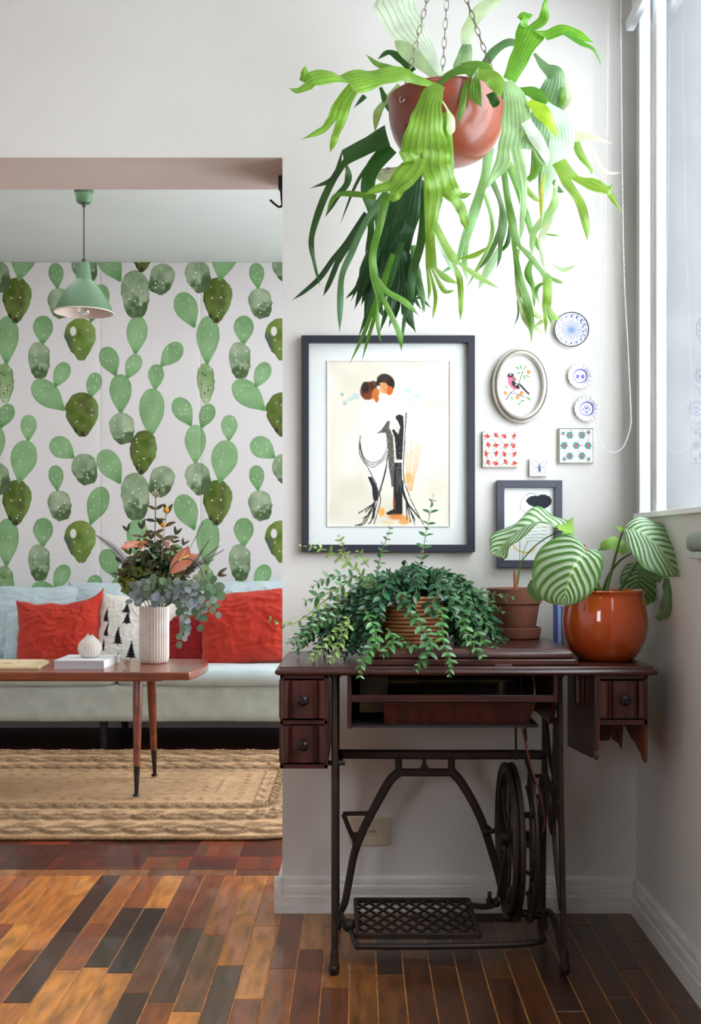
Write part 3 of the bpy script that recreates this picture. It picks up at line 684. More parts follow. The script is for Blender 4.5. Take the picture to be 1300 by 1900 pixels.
# puzzle-like painted tray
tc_ = Cv(240, 100, (226, 206, 168), 1.2)
for i in range(26):
    cx_, cy_ = R.uniform(10, 200), R.uniform(22, 78); c_ = R.choice([(222, 96, 40), (232, 130, 60), (206, 70, 40), (150, 120, 90), (236, 170, 110), (240, 235, 225)])
    tc_.poly([(cx_+R.uniform(-16, 16), cy_+R.uniform(-9, 9)) for _ in range(4)], c_, .9)
for i in range(8): tc_.line([(R.uniform(10, 200), R.uniform(20, 80)), (R.uniform(10, 200), R.uniform(20, 80))], 1.2, (120, 110, 120))
def tray():
    x0, x1, y0, y1 = -1.75, -1.30, 4.66, 4.98
    t = thing('painted_board', 'thin pale wooden board with orange painted pattern, left of the white book', 'board', (-1.5, 4.82, zt))
    P = [(x0, y0), (bx(72, y0), y0), (bx(86, 4.78), 4.78), (bx(92, 4.9), 4.90), (bx(82, y1), y1), (x0, y1)]
    MB().prism(P, 'z', zt, zt+.011).build('board', M('birch', (222, 200, 160), .55, col2=(206, 180, 138), nscale=5, stretch=(1, 8, 1)), t, bev=.002)
    nx, ny = 180, 90; X, Y = np.meshgrid(np.linspace(x0+.03, -1.365, nx), np.linspace(y1-.04, y0+.035, ny)); V = np.stack([X, Y, np.full_like(X, zt+.0116)], -1)
    gi = np.linspace(0, tc_.h-1, ny).astype(int); gj = np.linspace(0, tc_.w-1, nx).astype(int)
    gridmesh('printed_panel', V, nx, ny, tc_.a[np.ix_(gi, gj)], m_print, t)
tray()
dl = MB().lathe([(0, .003), (.045, .003), (.06, .012), (.062, .013), (.06, .009), (.045, 0), (0, 0)], (-1.565, 4.615, zt), 40)
tag(dl.build('saucer', m_cer), 'small white saucer at the left edge of the coffee table', 'saucer')

# ---- pendant lamp
m_lgreen = M('green_lacquer', (76, 110, 78), .42, col2=(70, 102, 73), nscale=3, spec=.4)
m_lin = M('lamp_inside_white', (214, 196, 184), .6, col2=(208, 190, 178), nscale=3)
m_blk = M('black_plastic', (26, 24, 24), .5, col2=(36, 34, 34), nscale=20)
PX, PY = -1.222, 5.1; zl = lambda y: 1.04-(y-1010)*PY/F
pl = thing('pendant_lamp', 'green metal pendant lamp hanging before the cactus wallpaper', 'lamp', (PX, PY, CF))
MB().lathe([(0, CF), (.044, CF), (.042, CF-.03), (.034, zl(374)), (.028, zl(377)), (.0, zl(377))], (PX, PY, 0), 40).build('canopy', m_lgreen, pl)
MB().lathe([(0, zl(376)), (.009, zl(376)), (.008, zl(384)), (0, zl(384))], (PX, PY, 0), 12).build('cord_grip', m_blk, pl)
MB().tube([(PX, PY, zl(380)), (PX, PY, zl(486))], .0032, 8).build('cord', m_blk, pl)
MB().lathe([(0, zl(481)), (.008, zl(481)), (.009, zl(489)), (0, zl(489))], (PX, PY, 0), 12).build('cord_grip', m_blk, pl)
prof = [(.004, 487), (.023, 488), (.0265, 494), (.035, 518), (.037, 520), (.040, 521), (.052, 526), (.075, 537), (.100, 553), (.120, 569), (.1285, 578), (.130, 580)]
MB().lathe([(r, zl(y)) for r, y in prof], (PX, PY, 0), 64).build('lamp_shade', m_lgreen, pl)
MB().lathe([(r-.0025, zl(y)-.0025) for r, y in prof[2:]], (PX, PY, 0), 64).build('shade_lining', m_lin, pl)
MB().torus((PX, PY, zl(580)), .129, .0022, 64, 6).build('shade_rim', m_lin, pl)
MB().lathe([(0, zl(540)), (.018, zl(540)), (.018, zl(556)), (0, zl(556))], (PX, PY, 0), 16).build('socket', m_blk, pl)
m_bulb = M('clear_bulb', (235, 235, 235), .05, trans=0, spec=.8); m_bulb.node_tree.nodes['Principled BSDF'].inputs['Transmission Weight'].default_value = .9
MB().lathe([(0, zl(556)), (.014, zl(556)), (.026, zl(563)), (.030, zl(571)), (.025, zl(580)), (.012, zl(584)), (0, zl(585))], (PX, PY, 0), 20).build('bulb', m_bulb, pl)
# ---- black wall hook on the reveal
hk = thing('wall_hook', 'black metal hook bracket on the edge of the opening near the top', 'hook', (OX, 3.42, 2.02))
m_iron_b = M('black_iron', (18, 18, 20), .5, .3, col2=(30, 28, 28), nscale=30)
MB().box(OX-.020, OX, 3.37, 3.40, at(520, 351, 3.38).z, at(520, 327, 3.38).z).build('mounting_plate', m_iron_b, hk, bev=.001)
MB().tube(catmull([at(521, 348, 3.40), at(522, 366, 3.415), at(523, 380, 3.42), at(518, 384, 3.42), at(510, 379, 3.42), at(501, 371, 3.42)], 5),
          .0034, 8).build('hook_arm', m_iron_b, hk)
# ================================================================ SEWING TABLE
m_mah = M('old_mahogany', (84, 42, 34), .3, col2=(44, 24, 22), nscale=7, stretch=(.8, 6, 6), bump=.15, bscale=50, bstretch=(.6, 6, 6), coat=.15, lo=.3, hi=.7)
m_mahv = M('old_mahogany_drawer', (80, 36, 30), .36, col2=(46, 20, 20), nscale=9, stretch=(6, 2, .8), bump=.12, bscale=50, coat=.15, lo=.3, hi=.7)
m_raww = M('bare_broken_wood', (122, 66, 40), .6, col2=(66, 34, 24), nscale=12, stretch=(6, 6, .7), bump=.3, bscale=60)
m_veneer = M('grey_veneer', (72, 56, 56), .45, col2=(46, 36, 36), nscale=12, stretch=(3, 3, .8), bump=.1, bscale=60)
m_drk = M('machine_well_dark', (34, 22, 20), .6, col2=(22, 14, 14), nscale=10)
m_iron = M('cast_iron', (42, 33, 30), .5, .3, col2=(66, 46, 38), nscale=26, bump=.35, bscale=90, lo=.45, hi=.85)
TT = .746; TX0, TX1, TY0, TY1 = -.202, .722, 2.75, 3.17
stb = thing('sewing_table', 'antique treadle sewing table with iron stand and dark mahogany top, its right drawer case broken', 'table', (.26, 2.96, 0))
def molded(x0, x1, y0, y1, ztop, prof):
    """slab with a moulded edge: prof = [(inset, z below top)]"""
    mb = MB(); V = []; n = len(prof); cr = .010
    def ring(ins, z):
        a, b, c, d = x0+ins, x1-ins, y0+ins, y1-ins; P = []
        for cx_, cy_, a0 in ((b-cr, c+cr, -90), (b-cr, d-cr, 0), (a+cr, d-cr, 90), (a+cr, c+cr, 180)):
            for k in range(4):
                t = math.radians(a0+30*k); P.append((cx_+cr*math.cos(t), cy_+cr*math.sin(t), z))
        return P
    for ins, dz in prof: V += ring(ins, ztop-dz)
    m_ = 16
    Fc = [(i*m_+k, i*m_+(k+1) % m_, (i+1)*m_+(k+1) % m_, (i+1)*m_+k) for i in range(n-1) for k in range(m_)]
    Fc += [tuple(range(m_)), tuple((n-1)*m_+k for k in range(m_))[::-1]]
    return mb.add(V, Fc)
molded(TX0, TX1, TY0, TY1, TT, [(.014, 0), (.011, .001), (.009, .005), (.009, .0065), (.004, .0075), (.0015, .010), (0, .014), (.001, .018), (.004, .021), (.010, .0225)]).build('table_top', m_mah, stb, sharp=30)
molded(.022, .532, 2.772, 3.155, TT+.0155, [(.003, 0), (.0, .003), (.0, .0125), (.003, .0155)]).build('hinged_leaf', m_mah, stb, sharp=30)
molded(.030, .524, 2.780, 3.150, TT+.040, [(.012, 0), (.006, .004), (.002, .008), (0, .012), (0, .020), (.004, .0235)]).build('hinged_leaf', m_mah, stb, sharp=30)
MB().box(.33, .37, 2.768, 2.776, TT+.001, TT+.003).build('hinge', m_chrome, stb)
LID = TT+.040
# --- left drawer case
lx0, lx1 = at(516, 0, 2.757).x, at(610, 0, 2.757).x
zc = lambda y: at(0, y, 2.757).z
case = MB().box(lx0+.004, lx0+.012, 2.762, 3.12, zc(1427), zc(1252)).box(lx1-.012, lx1-.003, 2.762, 3.12, zc(1427), zc(1252)).box(lx0+.004, lx1-.003, 3.11, 3.12, zc(1427), zc(1252))
case.box(lx0+.004, lx1-.003, 2.762, 3.12, zc(1427), zc(1419)).box(lx0+.004, lx1-.003, 2.762, 3.12, zc(1345), zc(1337)).box(lx0+.004, lx1-.003, 2.762, 3.12, zc(1260), zc(1252)).build('drawer_case', m_mahv, stb, bev=.0012)
def drawer(x0, x1, z0, z1, y, parent, mt):
    w_ = x1-x0; n = 40; P = []
    fl = lambda t: (.004 if t < .04 or t > .96 else 0)+(-.0 if .25 < t < .75 else 0)
    def dep(t):                      # vertical flutes left and right of a flat centre field
        t = abs(t-.5)*2
        if t < .44: return .007
        if t < .49: return .012
        if t < .55: return .001
        if t < .93: return .001+.010*math.sin((t-.55)/.38*math.pi)**.7
        return .001
    ts = [i/n for i in range(n+1)]
    P = [(x0+w_*t, y-dep(t)) for t in ts]+[(x1, y+.012), (x0, y+.012)]
    mb = MB().prism(P, 'z', z0+.002, z1-.002)
    d = mb.build('drawer', mt, parent, bev=0, sharp=40)
    MB().box(x0+.01, x1-.01, y+.01, y+.34, z0+.006, z1-.008).build('drawer_box', m_raww, d)
    c = ((x0+x1)/2, y-.008, (z0+z1)/2)
    k = MB().lathe([(0, .030), (.007, .030), (.0125, .025), (.0135, .020), (.011, .015), (.006, .011), (.0055, .003), (.008, 0), (0, 0)], c, 20, M=Matrix.Rotation(math.radians(90), 4, 'X'))
    k.build('knob', m_knob, d); return d
m_knob = M('dark_metal_knob', (52, 46, 52), .3, .7, col2=(36, 32, 36), nscale=60, bump=.3, bscale=300)
drawer(lx0+.002, lx1-.002, zc(1334), zc(1261), 2.760, stb, m_mahv)
drawer(lx0+.002, lx1-.002, zc(1416), zc(1345), 2.760, stb, m_mahv)
# --- right, broken case
rx0, rx1 = at(1108, 0, 2.757).x, at(1204, 0, 2.757).x
drawer(rx0+.003, rx1-.003, zc(1334), zc(1262), 2.762, stb, m_mahv)
MB().box(rx0+.002, rx1-.002, 2.764, 3.12, zc(1346), zc(1336)).box(rx0+.002, rx1-.002, 2.764, 3.12, zc(1261), zc(1252)).build('drawer_rail', m_mahv, stb, bev=.001)
# side panels with torn lower ends (y, z outline extruded along x)
P = [(2.762, zc(1252)), (2.762, zc(1388)), (2.766, zc(1394)), (2.763, zc(1402)), (2.770, zc(1404)), (2.768, zc(1412)), (2.776, zc(1407)), (2.79, zc(1412)), (3.12, .492), (3.12, zc(1252))]
MB().prism(P, 'x', rx0-.006, rx0+.002).build('side_panel', m_veneer, stb)
MB().prism([(p[0]+.001, p[1]+.004*R.random()) for p in P], 'x', rx0+.002, rx0+.006).build('side_panel', m_raww, stb)
P = [(2.764, zc(1252)), (2.764, zc(1414)), (2.772, zc(1417)), (2.782, zc(1412)), (2.79, zc(1414)), (2.80, zc(1404)), (2.83, zc(1400)), (2.85, zc(1392)), (2.90, zc(1388)), (2.95, zc(1375)), (3.03, zc(1368)), (3.12, zc(1366)), (3.12, zc(1252))]
MB().prism(P, 'x', rx1-.010, rx1-.002).build('side_panel', m_raww, stb)
# torn back board seen in the empty drawer hole
q = lambda x, y, D=3.118: (at(x, y, D).x, at(x, y, D).z)
MB().prism([q(1104, 1330), q(1104, 1372), q(1113, 1374), q(1128, 1373), q(1133, 1366), q(1136, 1372), q(1146, 1378), q(1152, 1390), q(1156, 1330)], 'y', 3.112, 3.118).build('back_board', m_raww, stb)
# ribbed bracket on the inner side panel
br = MB()
P = [(at(x, 0, 2.86).x, 2.86-dy) for x, dy in ((1065, 0), (1066, .012), (1072, .015), (1076, .012), (1080, .016), (1086, .013), (1091, .016), (1096, .012), (1098, 0))]
br.prism(P, 'z', at(0, 1303, 2.86).z, at(0, 1252, 2.86).z).build('bracket', m_mahv, stb, bev=.001)
# --- machine well
wx0, wx1 = at(644, 0, 2.785).x, at(1036, 0, 2.785).x; zw = lambda y: at(0, y, 2.785).z
well = MB().prism([(2.785, zw(1252)), (2.785, zw(1352)), (3.10, zw(1352)), (3.10, zw(1252))], 'x', wx0, wx0+.010)
well.build('well_side', m_mahv, stb, bev=.001)
MB().prism([(2.785, zw(1252)), (2.785, zw(1304)), (2.86, zw(1352)), (3.10, zw(1352)), (3.10, zw(1252))], 'x', wx1-.012, wx1-.001).build('well_side', m_mahv, stb, bev=.001)
box('well_rail', m_mah, (wx0+.010, wx1-.012, 2.786, 2.797, zw(1303), zw(1290)), stb, .001)
box('well_back', m_drk, (wx0+.01, wx1-.012, 3.08, 3.09, zw(1352), zw(1252)), stb)
MB().prism([(wx0, zw(1353)), (wx0, zw(1348)), (wx1-.045, zw(1348)), (wx1-.045, zw(1353))], 'y', 2.81, 3.09).build('well_bottom', m_drk, stb)
MB().prism([(2.80, zw(1306)), (2.806, zw(1304)), (2.83, zw(1351)), (2.824, zw(1352))], 'x', at(712, 0, 2.81).x, at(985, 0, 2.81).x).build('well_board', m_mahv, stb, bev=.001)
MB().box(wx0+.03, wx0+.10, 2.86, 2.94, zw(1330), zw(1262)).tube([(wx0+.07, 2.9, zw(1275)), (wx1-.1, 2.92, zw(1275))], .016, 12).tube([(wx1-.12, 2.92, zw(1275)), (wx1-.12, 2.92, zw(1335))], .02, 12).build('machine_arm', M('blackened_machine', (40, 36, 32), .35, .6, col2=(74, 62, 40), nscale=14), stb)
MB().tube(catmull([(wx1-.055, 2.84, zw(1254)), (wx1-.052, 2.83, zw(1275)), (wx1-.054, 2.82, zw(1300)), (wx1-.062, 2.82, zw(1325)), (wx1-.072, 2.82, zw(1333))], 5), [.003]*6+[.0045]*12+[.006]*3, 8).build('lever', M('worn_brass', (120, 92, 58), .4, .8, col2=(70, 50, 36), nscale=30), stb)

# ================= cast iron stand
def ibar(mb, pts, w_, t_, axis='y', n=5):
    """flat cast bar following pts, w in the plane, t across; axis = the normal direction"""
    pts = catmull(pts, n) if len(pts) > 2 else [Vector(p) for p in pts]
    nrm = Vector({'x': (1, 0, 0), 'y': (0, 1, 0), 'z': (0, 0, 1)}[axis]); V = []; m_ = len(pts)
    ws = w_ if hasattr(w_, '__len__') else [w_]*2
    for i, p in enumerate(pts):
        t = (pts[min(i+1, m_-1)]-pts[max(i-1, 0)]).normalized(); s_ = t.cross(nrm).normalized()
        ww = ws[0]+(ws[1]-ws[0])*i/(m_-1)
        for a, b in ((-1, -.55), (-.6, -1), (.6, -1), (1, -.55), (1, .55), (.6, 1), (-.6, 1), (-1, .55)): V.append(p+s_*(ww/2*a)+nrm*(t_/2*b))
    Fc = [(i*8+k, i*8+(k+1) % 8, (i+1)*8+(k+1) % 8, (i+1)*8+k) for i in range(m_-1) for k in range(8)]+[tuple(range(8))[::-1], tuple((m_-1)*8+k for k in range(8))]
    return mb.add(V, Fc)
iron = stb
def side_frame(X, right):
    ft, fb, bt, bb_ = (X, 2.846 if right else 2.80, TT-.0225), (X, 2.775, .02), (X, 3.07, TT-.0225), (X, 3.10, .03)
    mb = MB(); tk = .013 if right else .015
    ibar(mb, [ft, (X, 2.822 if right else 2.79, .40), fb], (.020, .022), tk, 'x', 6)
    fr_ = mb.build('side_frame', m_iron, stb)
    mb = MB(); ibar(mb, [bt, (X, 3.075, .4), bb_], .022, tk, 'x', 6)
    ibar(mb, [(X, 3.10, .05), (X, 2.94, .085), (X, 2.79, .03)], .016, tk, 'x', 5)
    mb.build('back_upright', m_iron, fr_)
    mb = MB(); Y = lambda p: p
    ibar(mb, [(X, 3.06, .60), (X, 2.97, .47), (X, 2.835, .44)], .014, tk*.8, 'x')
    ibar(mb, [(X, 3.07, .43), (X, 2.95, .40), (X, 2.832, .35)], .014, tk*.8, 'x')
    ibar(mb, [(X, 3.08, .5), (X, 2.95, .30), (X, 2.84, .62)], .016, tk*.8, 'x')
    ibar(mb, [(X, 2.90, .60), (X, 2.93, .33), (X, 2.82, .14)], .014, tk*.8, 'x')
    ibar(mb, [(X, 2.86, TT-.03), (X, 3.05, TT-.03)], .02, .03, 'x')
    mb.build('scroll_braces', m_iron, fr_)
    MB().lathe([(0, 0), (.010, 0), (.0135, .006), (.0135, .020), (.010, .034), (.0105, .045), (.008, .06)], (X, 2.772, .0), 16).ball((X, 2.758, .018), .0075, 10, 7).build('foot', m_iron, fr_)
    MB().lathe([(0, 0), (.010, 0), (.0135, .006), (.0135, .020), (.009, .034), (.008, .05)], (X, 3.10, .0), 16).build('foot', m_iron, fr_)
XLF, XRF = at(620, 0, 2.775).x, .498
side_frame(XLF, False); side_frame(XRF, True)
D = 3.04; Pp = lambda x, y: at(x, y, D)
mb = MB()
ibar(mb, [Pp(628, 1408), Pp(632, 1400), Pp(642, 1399), Pp(830, 1400), Pp(990, 1400), Pp(1006, 1404)], .024, .02, 'y', 4)
ibar(mb, [Pp(632, 1402), Pp(632, 1418)], .012, .02, 'y')
ibar(mb, [Pp(739, 1405), Pp(739, 1436)], .018, .014, 'y'); ibar(mb, [Pp(837, 1405), Pp(837, 1436)], .018, .014, 'y')
ibar(mb, [Pp(736, 1433), Pp(840, 1433)], .02, .015, 'y')
mb.prism([(Pp(x, y).x, Pp(x, y).z) for x, y in ((784, 1406), (789, 1406), (791, 1418), (798, 1430), (776, 1430), (783, 1418))], 'y', D-.006, D+.006)
ibar(mb, [Pp(740, 1432), Pp(722, 1450), Pp(700, 1488), Pp(676, 1534), Pp(658, 1580), Pp(648, 1630), Pp(640, 1672), Pp(631, 1692)], (.024, .018), .018, 'y')
ibar(mb, [Pp(838, 1432), Pp(854, 1450), Pp(878, 1490), Pp(896, 1530), Pp(912, 1580), Pp(926, 1630), Pp(938, 1690)], (.024, .019), .018, 'y')
ibar(mb, [Pp(690, 1509), Pp(636, 1510)], .011, .014, 'y'); ibar(mb, [Pp(637, 1511), Pp(650, 1544), Pp(659, 1562)], .012, .014, 'y')
ibar(mb, [Pp(660, 1545), Pp(658, 1578)], .016, .014, 'y')
mb.ball(Pp(903, 1541), .014, 12, 8, (1, 1.3, 1))
mb.build('cross_brace', m_iron, stb)
# lower rods and treadle
mb = MB()
zb = .062
mb.tube(catmull([(XLF+.008, 3.0, .075), (-.02, 2.92, .055), (-.005, 2.845, .045), (.02, 2.835, .045), (.2, 2.835, .045), (.44, 2.86, .045), (.47, 2.93, .05), (XRF-.01, 3.0, .075)], 5), .0075, 8)
mb.ball((-.026, 2.93, .066), .017, 10, 8); mb.ball((-.006, 2.95, .064), .011, 10, 8); mb.ball((.385, 2.97, .075), .015, 10, 8)
mb.bar((-.05, 2.95, .066), (.01, 2.95, .066), .014, .014); mb.bar((.30, 2.97, .072), (.42, 2.97, .072), .018, .016)
mb.build('treadle_rod', m_iron, stb)
t0 = Vector((at(659, 1678, 3.08).x, 3.08, .083)); t1 = Vector((at(868, 1676, 3.08).x, 3.08, .083)); t2 = Vector((at(889, 1733, 2.85).x, 2.85, .066)); t3 = Vector((at(663, 1735, 2.85).x, 2.85, .066))
tp = lambda u, v: (t3.lerp(t2, u)).lerp(t0.lerp(t1, u), v)
mb = MB()
for a, b in ((t0, t1), (t1, t2), (t2, t3), (t3, t0)): mb.bar(a, b, .010, .014, (0, 0, 1))
pl_ = mb.build('treadle', m_iron, stb, bev=.0015)
mb = MB()
NX, NY = 8.5, 4.3                                     # diamonds across and deep
for s_ in (1, -1):
    for k in range(-6, 18):
        c0 = k/1.0; pts = []
        # line u*NX - s*v*NY*? = const clipped to the unit square
        pr = None
        for i in range(0, 41):
            v = i/40; u = (c0/2+s_*v*NY/1.0*.5)/NX*2 if False else (c0+s_*v*NY)/NX
            if 0 <= u <= 1:
                if pr is None: pr = (u, v)
                last = (u, v)
        if pr and (pr != last): mb.bar(tp(*pr), tp(*last), .0045, .006, (0, 0, 1))
mb.build('lattice', m_iron, pl_)
MB().box(tp(.5, .5).x-.012, tp(.5, .5).x+.012, tp(.5, .5).y-.008, tp(.5, .5).y+.008, tp(.5, .5).z-.003, tp(.5, .5).z+.006).build('boss', m_iron, pl_, bev=.002)
mb = MB(); Q = lambda x, y, d=3.02: at(x, y, d)
ibar(mb, [Q(864, 1678), Q(892, 1682), Q(912, 1680), Q(922, 1668)], .014, .012, 'y')
mb.lathe([(0, 0), (.009, 0), (.009, .012), (.005, .014), (.005, .024), (.007, .026), (.005, .030), (0, .031)], Q(908, 1676), 12)
mb.build('pitman_bracket', m_iron, stb)
mb = MB(); mb.tube([Q(921, 1676), Q(926, 1640), Q(940, 1560)], .0035, 8); mb.ball(Q(921, 1676), .010, 10, 7); mb.ball(Q(941, 1556), .013, 10, 7, (.8, 1, 1.9))
mb.build('pitman_rod', m_iron, stb)
mb = MB(); mb.tube(catmull([Q(908, 1543), Q(920, 1542), Q(930, 1550), Q(935, 1562), Q(942, 1564), Q(948, 1558), Q(955, 1550), Q(970, 1548)], 4), .007, 8); mb.build('crank', m_iron, stb)
# wheel, axis along x
WXc, WYc, WZc, WR = .395, 3.0, .272, .188
wh = MB(); nR = 64
for xo in (-.009, .009): wh.torus((WXc+xo, WYc, WZc), WR, .0075, nR, 8, (1, 0, 0))
wh.torus((WXc, WYc, WZc), WR-.012, .008, nR, 8, (1, 0, 0), 1.5)
for k in range(6):
    a = k*math.pi/3+.3; c_, s_ = math.cos(a), math.sin(a); a2 = a+.35
    ibar(wh, [(WXc, WYc+.02*c_, WZc+.02*s_), (WXc, WYc+.1*math.cos(a+.22), WZc+.1*math.sin(a+.22)), (WXc, WYc+(WR-.012)*math.cos(a2), WZc+(WR-.012)*math.sin(a2))], .014, .008, 'x')
wh.tube([(WXc-.025, WYc, WZc), (WXc+.05, WYc, WZc)], .018, 14)
wh.build('drive_wheel', m_iron, stb)
# dress guard: cast arc plate standing before the wheel, near the right frame
dg = MB(); XG = .437
def arc(r, a0, a1, n=14): return [(XG, WYc+r*math.cos(math.radians(a0+(a1-a0)*i/n)), WZc+r*math.sin(math.radians(a0+(a1-a0)*i/n))) for i in range(n+1)]
ibar(dg, arc(.205, 95, 265), .015, .010, 'x', 2); ibar(dg, arc(.14, 100, 260), .011, .009, 'x', 2)
for a in (110, 145, 180, 215, 250):
    c_, s_ = math.cos(math.radians(a)), math.sin(math.radians(a)); ibar(dg, [(XG, WYc+.14*c_, WZc+.14*s_), (XG, WYc+.205*c_, WZc+.205*s_)], .010, .008, 'x')
dg.build('dress_guard', m_iron, stb)
gd = MB(); g_ = lambda x, y, d=2.93: at(x, y, d)
ibar(gd, [g_(964, 1556), g_(968, 1518), g_(986, 1516), g_(989, 1556), g_(990, 1640), g_(988, 1680)], (.010, .026), .012, 'y')
ibar(gd, [g_(965, 1550), g_(962, 1600), g_(961, 1640), g_(948, 1650), g_(944, 1668), g_(960, 1700)], .012, .011, 'y')
ibar(gd, [g_(962, 1558), g_(984, 1572)], .010, .010, 'y'); ibar(gd, [g_(962, 1608), g_(982, 1622)], .009, .010, 'y')
ibar(gd, [g_(986, 1437), g_(988, 1480), g_(988, 1530)], .016, .010, 'y'); ibar(gd, [g_(1003, 1437), g_(1001, 1480), g_(1000, 1530)], .008, .010, 'y')
ibar(gd, [g_(984, 1440), g_(1006, 1440)], .010, .012, 'y'); ibar(gd, [g_(986, 1478), g_(1004, 1478)], .012, .012, 'y')
gd.prism([(g_(x, y).x, g_(x, y).z) for x, y in ((984, 1515), (1007, 1515), (1010, 1600), (1007, 1690), (980, 1700), (986, 1620))], 'y', 2.93, 2.937)
gd.ball(g_(998, 1526, 2.92), .010, 10, 7)
gd.tube([g_(945, 1690, 2.95), g_(1004, 1700, 2.95)], .010, 8); gd.build('wheel_bearing', m_iron, stb)
MB().tube([at(956, 1250, 2.95), at(957, 1410, 2.95)], .0028, 6).tube([at(966, 1250, 2.9), at(976, 1375, 2.9)], .0028, 6).build('belt', M('dark_cord', (34, 28, 26), .8, col2=(50, 40, 36), nscale=50), stb)
MB().tube(catmull([at(969, 1352, 2.88), at(984, 1420, 2.88), at(1002, 1475, 2.88), at(1010, 1520, 2.88), at(1007, 1545, 2.88)], 5), .0028, 6).build('belt', M('leather_belt', (134, 74, 54), .7, col2=(96, 52, 40), nscale=50), stb)
MB().tube([at(613, 1417, 2.8)+Vector((-.006, .01, 0)), at(640, 1417, 2.8)+Vector((0, .01, 0))], .006, 10).build('bolt', m_iron, stb)

# ================================================================ THINGS ON THE BACK WALL
def frame4(root, x0, x1, z0, z1, bw, y0, y1, mat):
    for P in ([(x0, z0), (x1, z0), (x1-bw, z0+bw), (x0+bw, z0+bw)], [(x0, z1), (x0+bw, z1-bw), (x1-bw, z1-bw), (x1, z1)],
              [(x0, z0), (x0+bw, z0+bw), (x0+bw, z1-bw), (x0, z1)], [(x1, z0), (x1, z1), (x1-bw, z1-bw), (x1-bw, z0+bw)]):
        MB().prism(P, 'y', y0, y1).build('frame_side', mat, root, bev=.0008)
m_bframe = M('charcoal_frame', (46, 47, 58), .4, col2=(40, 41, 52), nscale=4, spec=.4)
m_mat = M('mat_board', (232, 236, 236), .9, col2=(228, 232, 232), nscale=4)
m_cleargl = thin_glass('picture_glass', 1.4, .03, (1, 1, 1, 1))
def flat(name, cv, x0, x1, z0, z1, y, mat, parent, nx, ny, bulge=None):
    X, Z = np.meshgrid(np.linspace(x0, x1, nx), np.linspace(z1, z0, ny)); Y = np.full_like(X, y)
    gi = np.clip(((np.arange(ny)+.5)/ny*cv.h).astype(int), 0, cv.h-1); gj = np.clip(((np.arange(nx)+.5)/nx*cv.w).astype(int), 0, cv.w-1)
    gm = 1.6 if mat is m_glaze else 1.25
    return gridmesh(name, np.stack([X, Y, Z], -1), nx, ny, 255*(np.clip(cv.a[np.ix_(gi, gj)], 0, 255)/255)**gm, mat, parent)
W3 = YB
yfr = YB-.024
bx0, bz1 = at(559, 622, yfr).x, at(559, 622, yfr).z; bx1, bz0 = at(881, 1024, yfr).x, at(881, 1024, yfr).z
pf = thing('framed_painting', 'large black-framed picture of an embracing couple, hung over the basket plant', 'picture', ((bx0+bx1)/2, YB, bz0))
frame4(pf, bx0, bx1, bz0, bz1, .0205, yfr, YB-.001, m_bframe)
MB().box(bx0+.015, bx1-.015, YB-.006, YB-.002, bz0+.015, bz1-.015).build('mat_board', m_mat, pf)
px0, px1, pz1, pz0 = at(608, 0, YB-.007).x, at(834, 0, YB-.007).x, at(0, 670, YB-.007).z, at(0, 976, YB-.007).z
for (a, b, c, d) in ((px0-.002, px1+.002, pz1, pz1+.002), (px0-.002, px1+.002, pz0-.002, pz0), (px0-.002, px0, pz0, pz1), (px1, px1+.002, pz0, pz1)):
    MB().box(a, b, YB-.0095, YB-.006, c, d).build('mat_bevel', m_mat, pf)
# painted print: coordinates in the 1300-wide close-up (218..1085 x 230..1402)
pc = Cv(867, 1172, (236, 231, 220), .40)
o = (218, 230); g = lambda P: [(p[0]-o[0], p[1]-o[1]) for p in P]
nzp = smooth_noise(pc.h, pc.w, 60, 12)[..., None]-.5; pc.a += nzp*np.array((16, 16, 22))
E = lambda x, y, rx, ry, c, a=1, ang=0, soft=2.5: pc.ell(x-o[0], y-o[1], rx, ry, c, a, ang, soft)
Lw = lambda P, w_, c, a=1, soft=2: pc.line(g(P), w_, c, a, soft)
E(610, 620, 165, 190, (240, 240, 238), .9, 0, 60); E(560, 900, 120, 330, (242, 241, 238), .8, 0, 60); E(820, 900, 200, 300, (238, 236, 228), .6, 0, 80)
for x, y, r in ((315, 465, 22), (340, 520, 26), (380, 500, 30), (420, 480, 40), (840, 470, 34), (800, 510, 28), (720, 420, 24), (780, 440, 40), (870, 480, 16)):
    E(x, y, r, r*.7, (170, 202, 208), .45, 0, 12)
E(322, 470, 10, 16, (110, 160, 172), .7, 0, 8); E(338, 535, 14, 12, (130, 176, 186), .7, 0, 8); E(862, 482, 8, 16, (130, 176, 186), .6, 0, 8)
E(500, 440, 55, 68, (120, 68, 44), 1, .2, 8); E(484, 418, 32, 45, (58, 42, 40), .95, 0, 10); E(540, 400, 36, 34, (90, 56, 44), .9, 0, 10)
E(505, 485, 36, 24, (150, 78, 42), .9, 0, 8); E(556, 462, 30, 44, (210, 130, 66), 1, .3, 6); E(565, 500, 18, 28, (206, 118, 50), 1, 0, 6)
E(626, 370, 66, 52, (72, 58, 52), 1, .3, 10); E(665, 395, 30, 48, (48, 36, 34), 1, 0, 8); E(580, 385, 22, 22, (40, 30, 30), 1, 0, 6)
E(622, 422, 34, 46, (226, 164, 116), 1, -.5, 6); E(658, 440, 26, 36, (214, 120, 58), 1, .2, 6); E(600, 440, 16, 28, (232, 180, 140), 1, -.5, 6); E(595, 392, 16, 10, (236, 190, 150), .9, 0, 4)
E(726, 632, 30, 24, (60, 58, 60), 1, 0, 6)
pc.poly(g([(700, 620), (752, 620), (756, 700), (746, 930), (706, 930), (690, 770), (674, 720), (686, 712), (716, 748), (732, 700)]), (52, 50, 54), .95, 3)
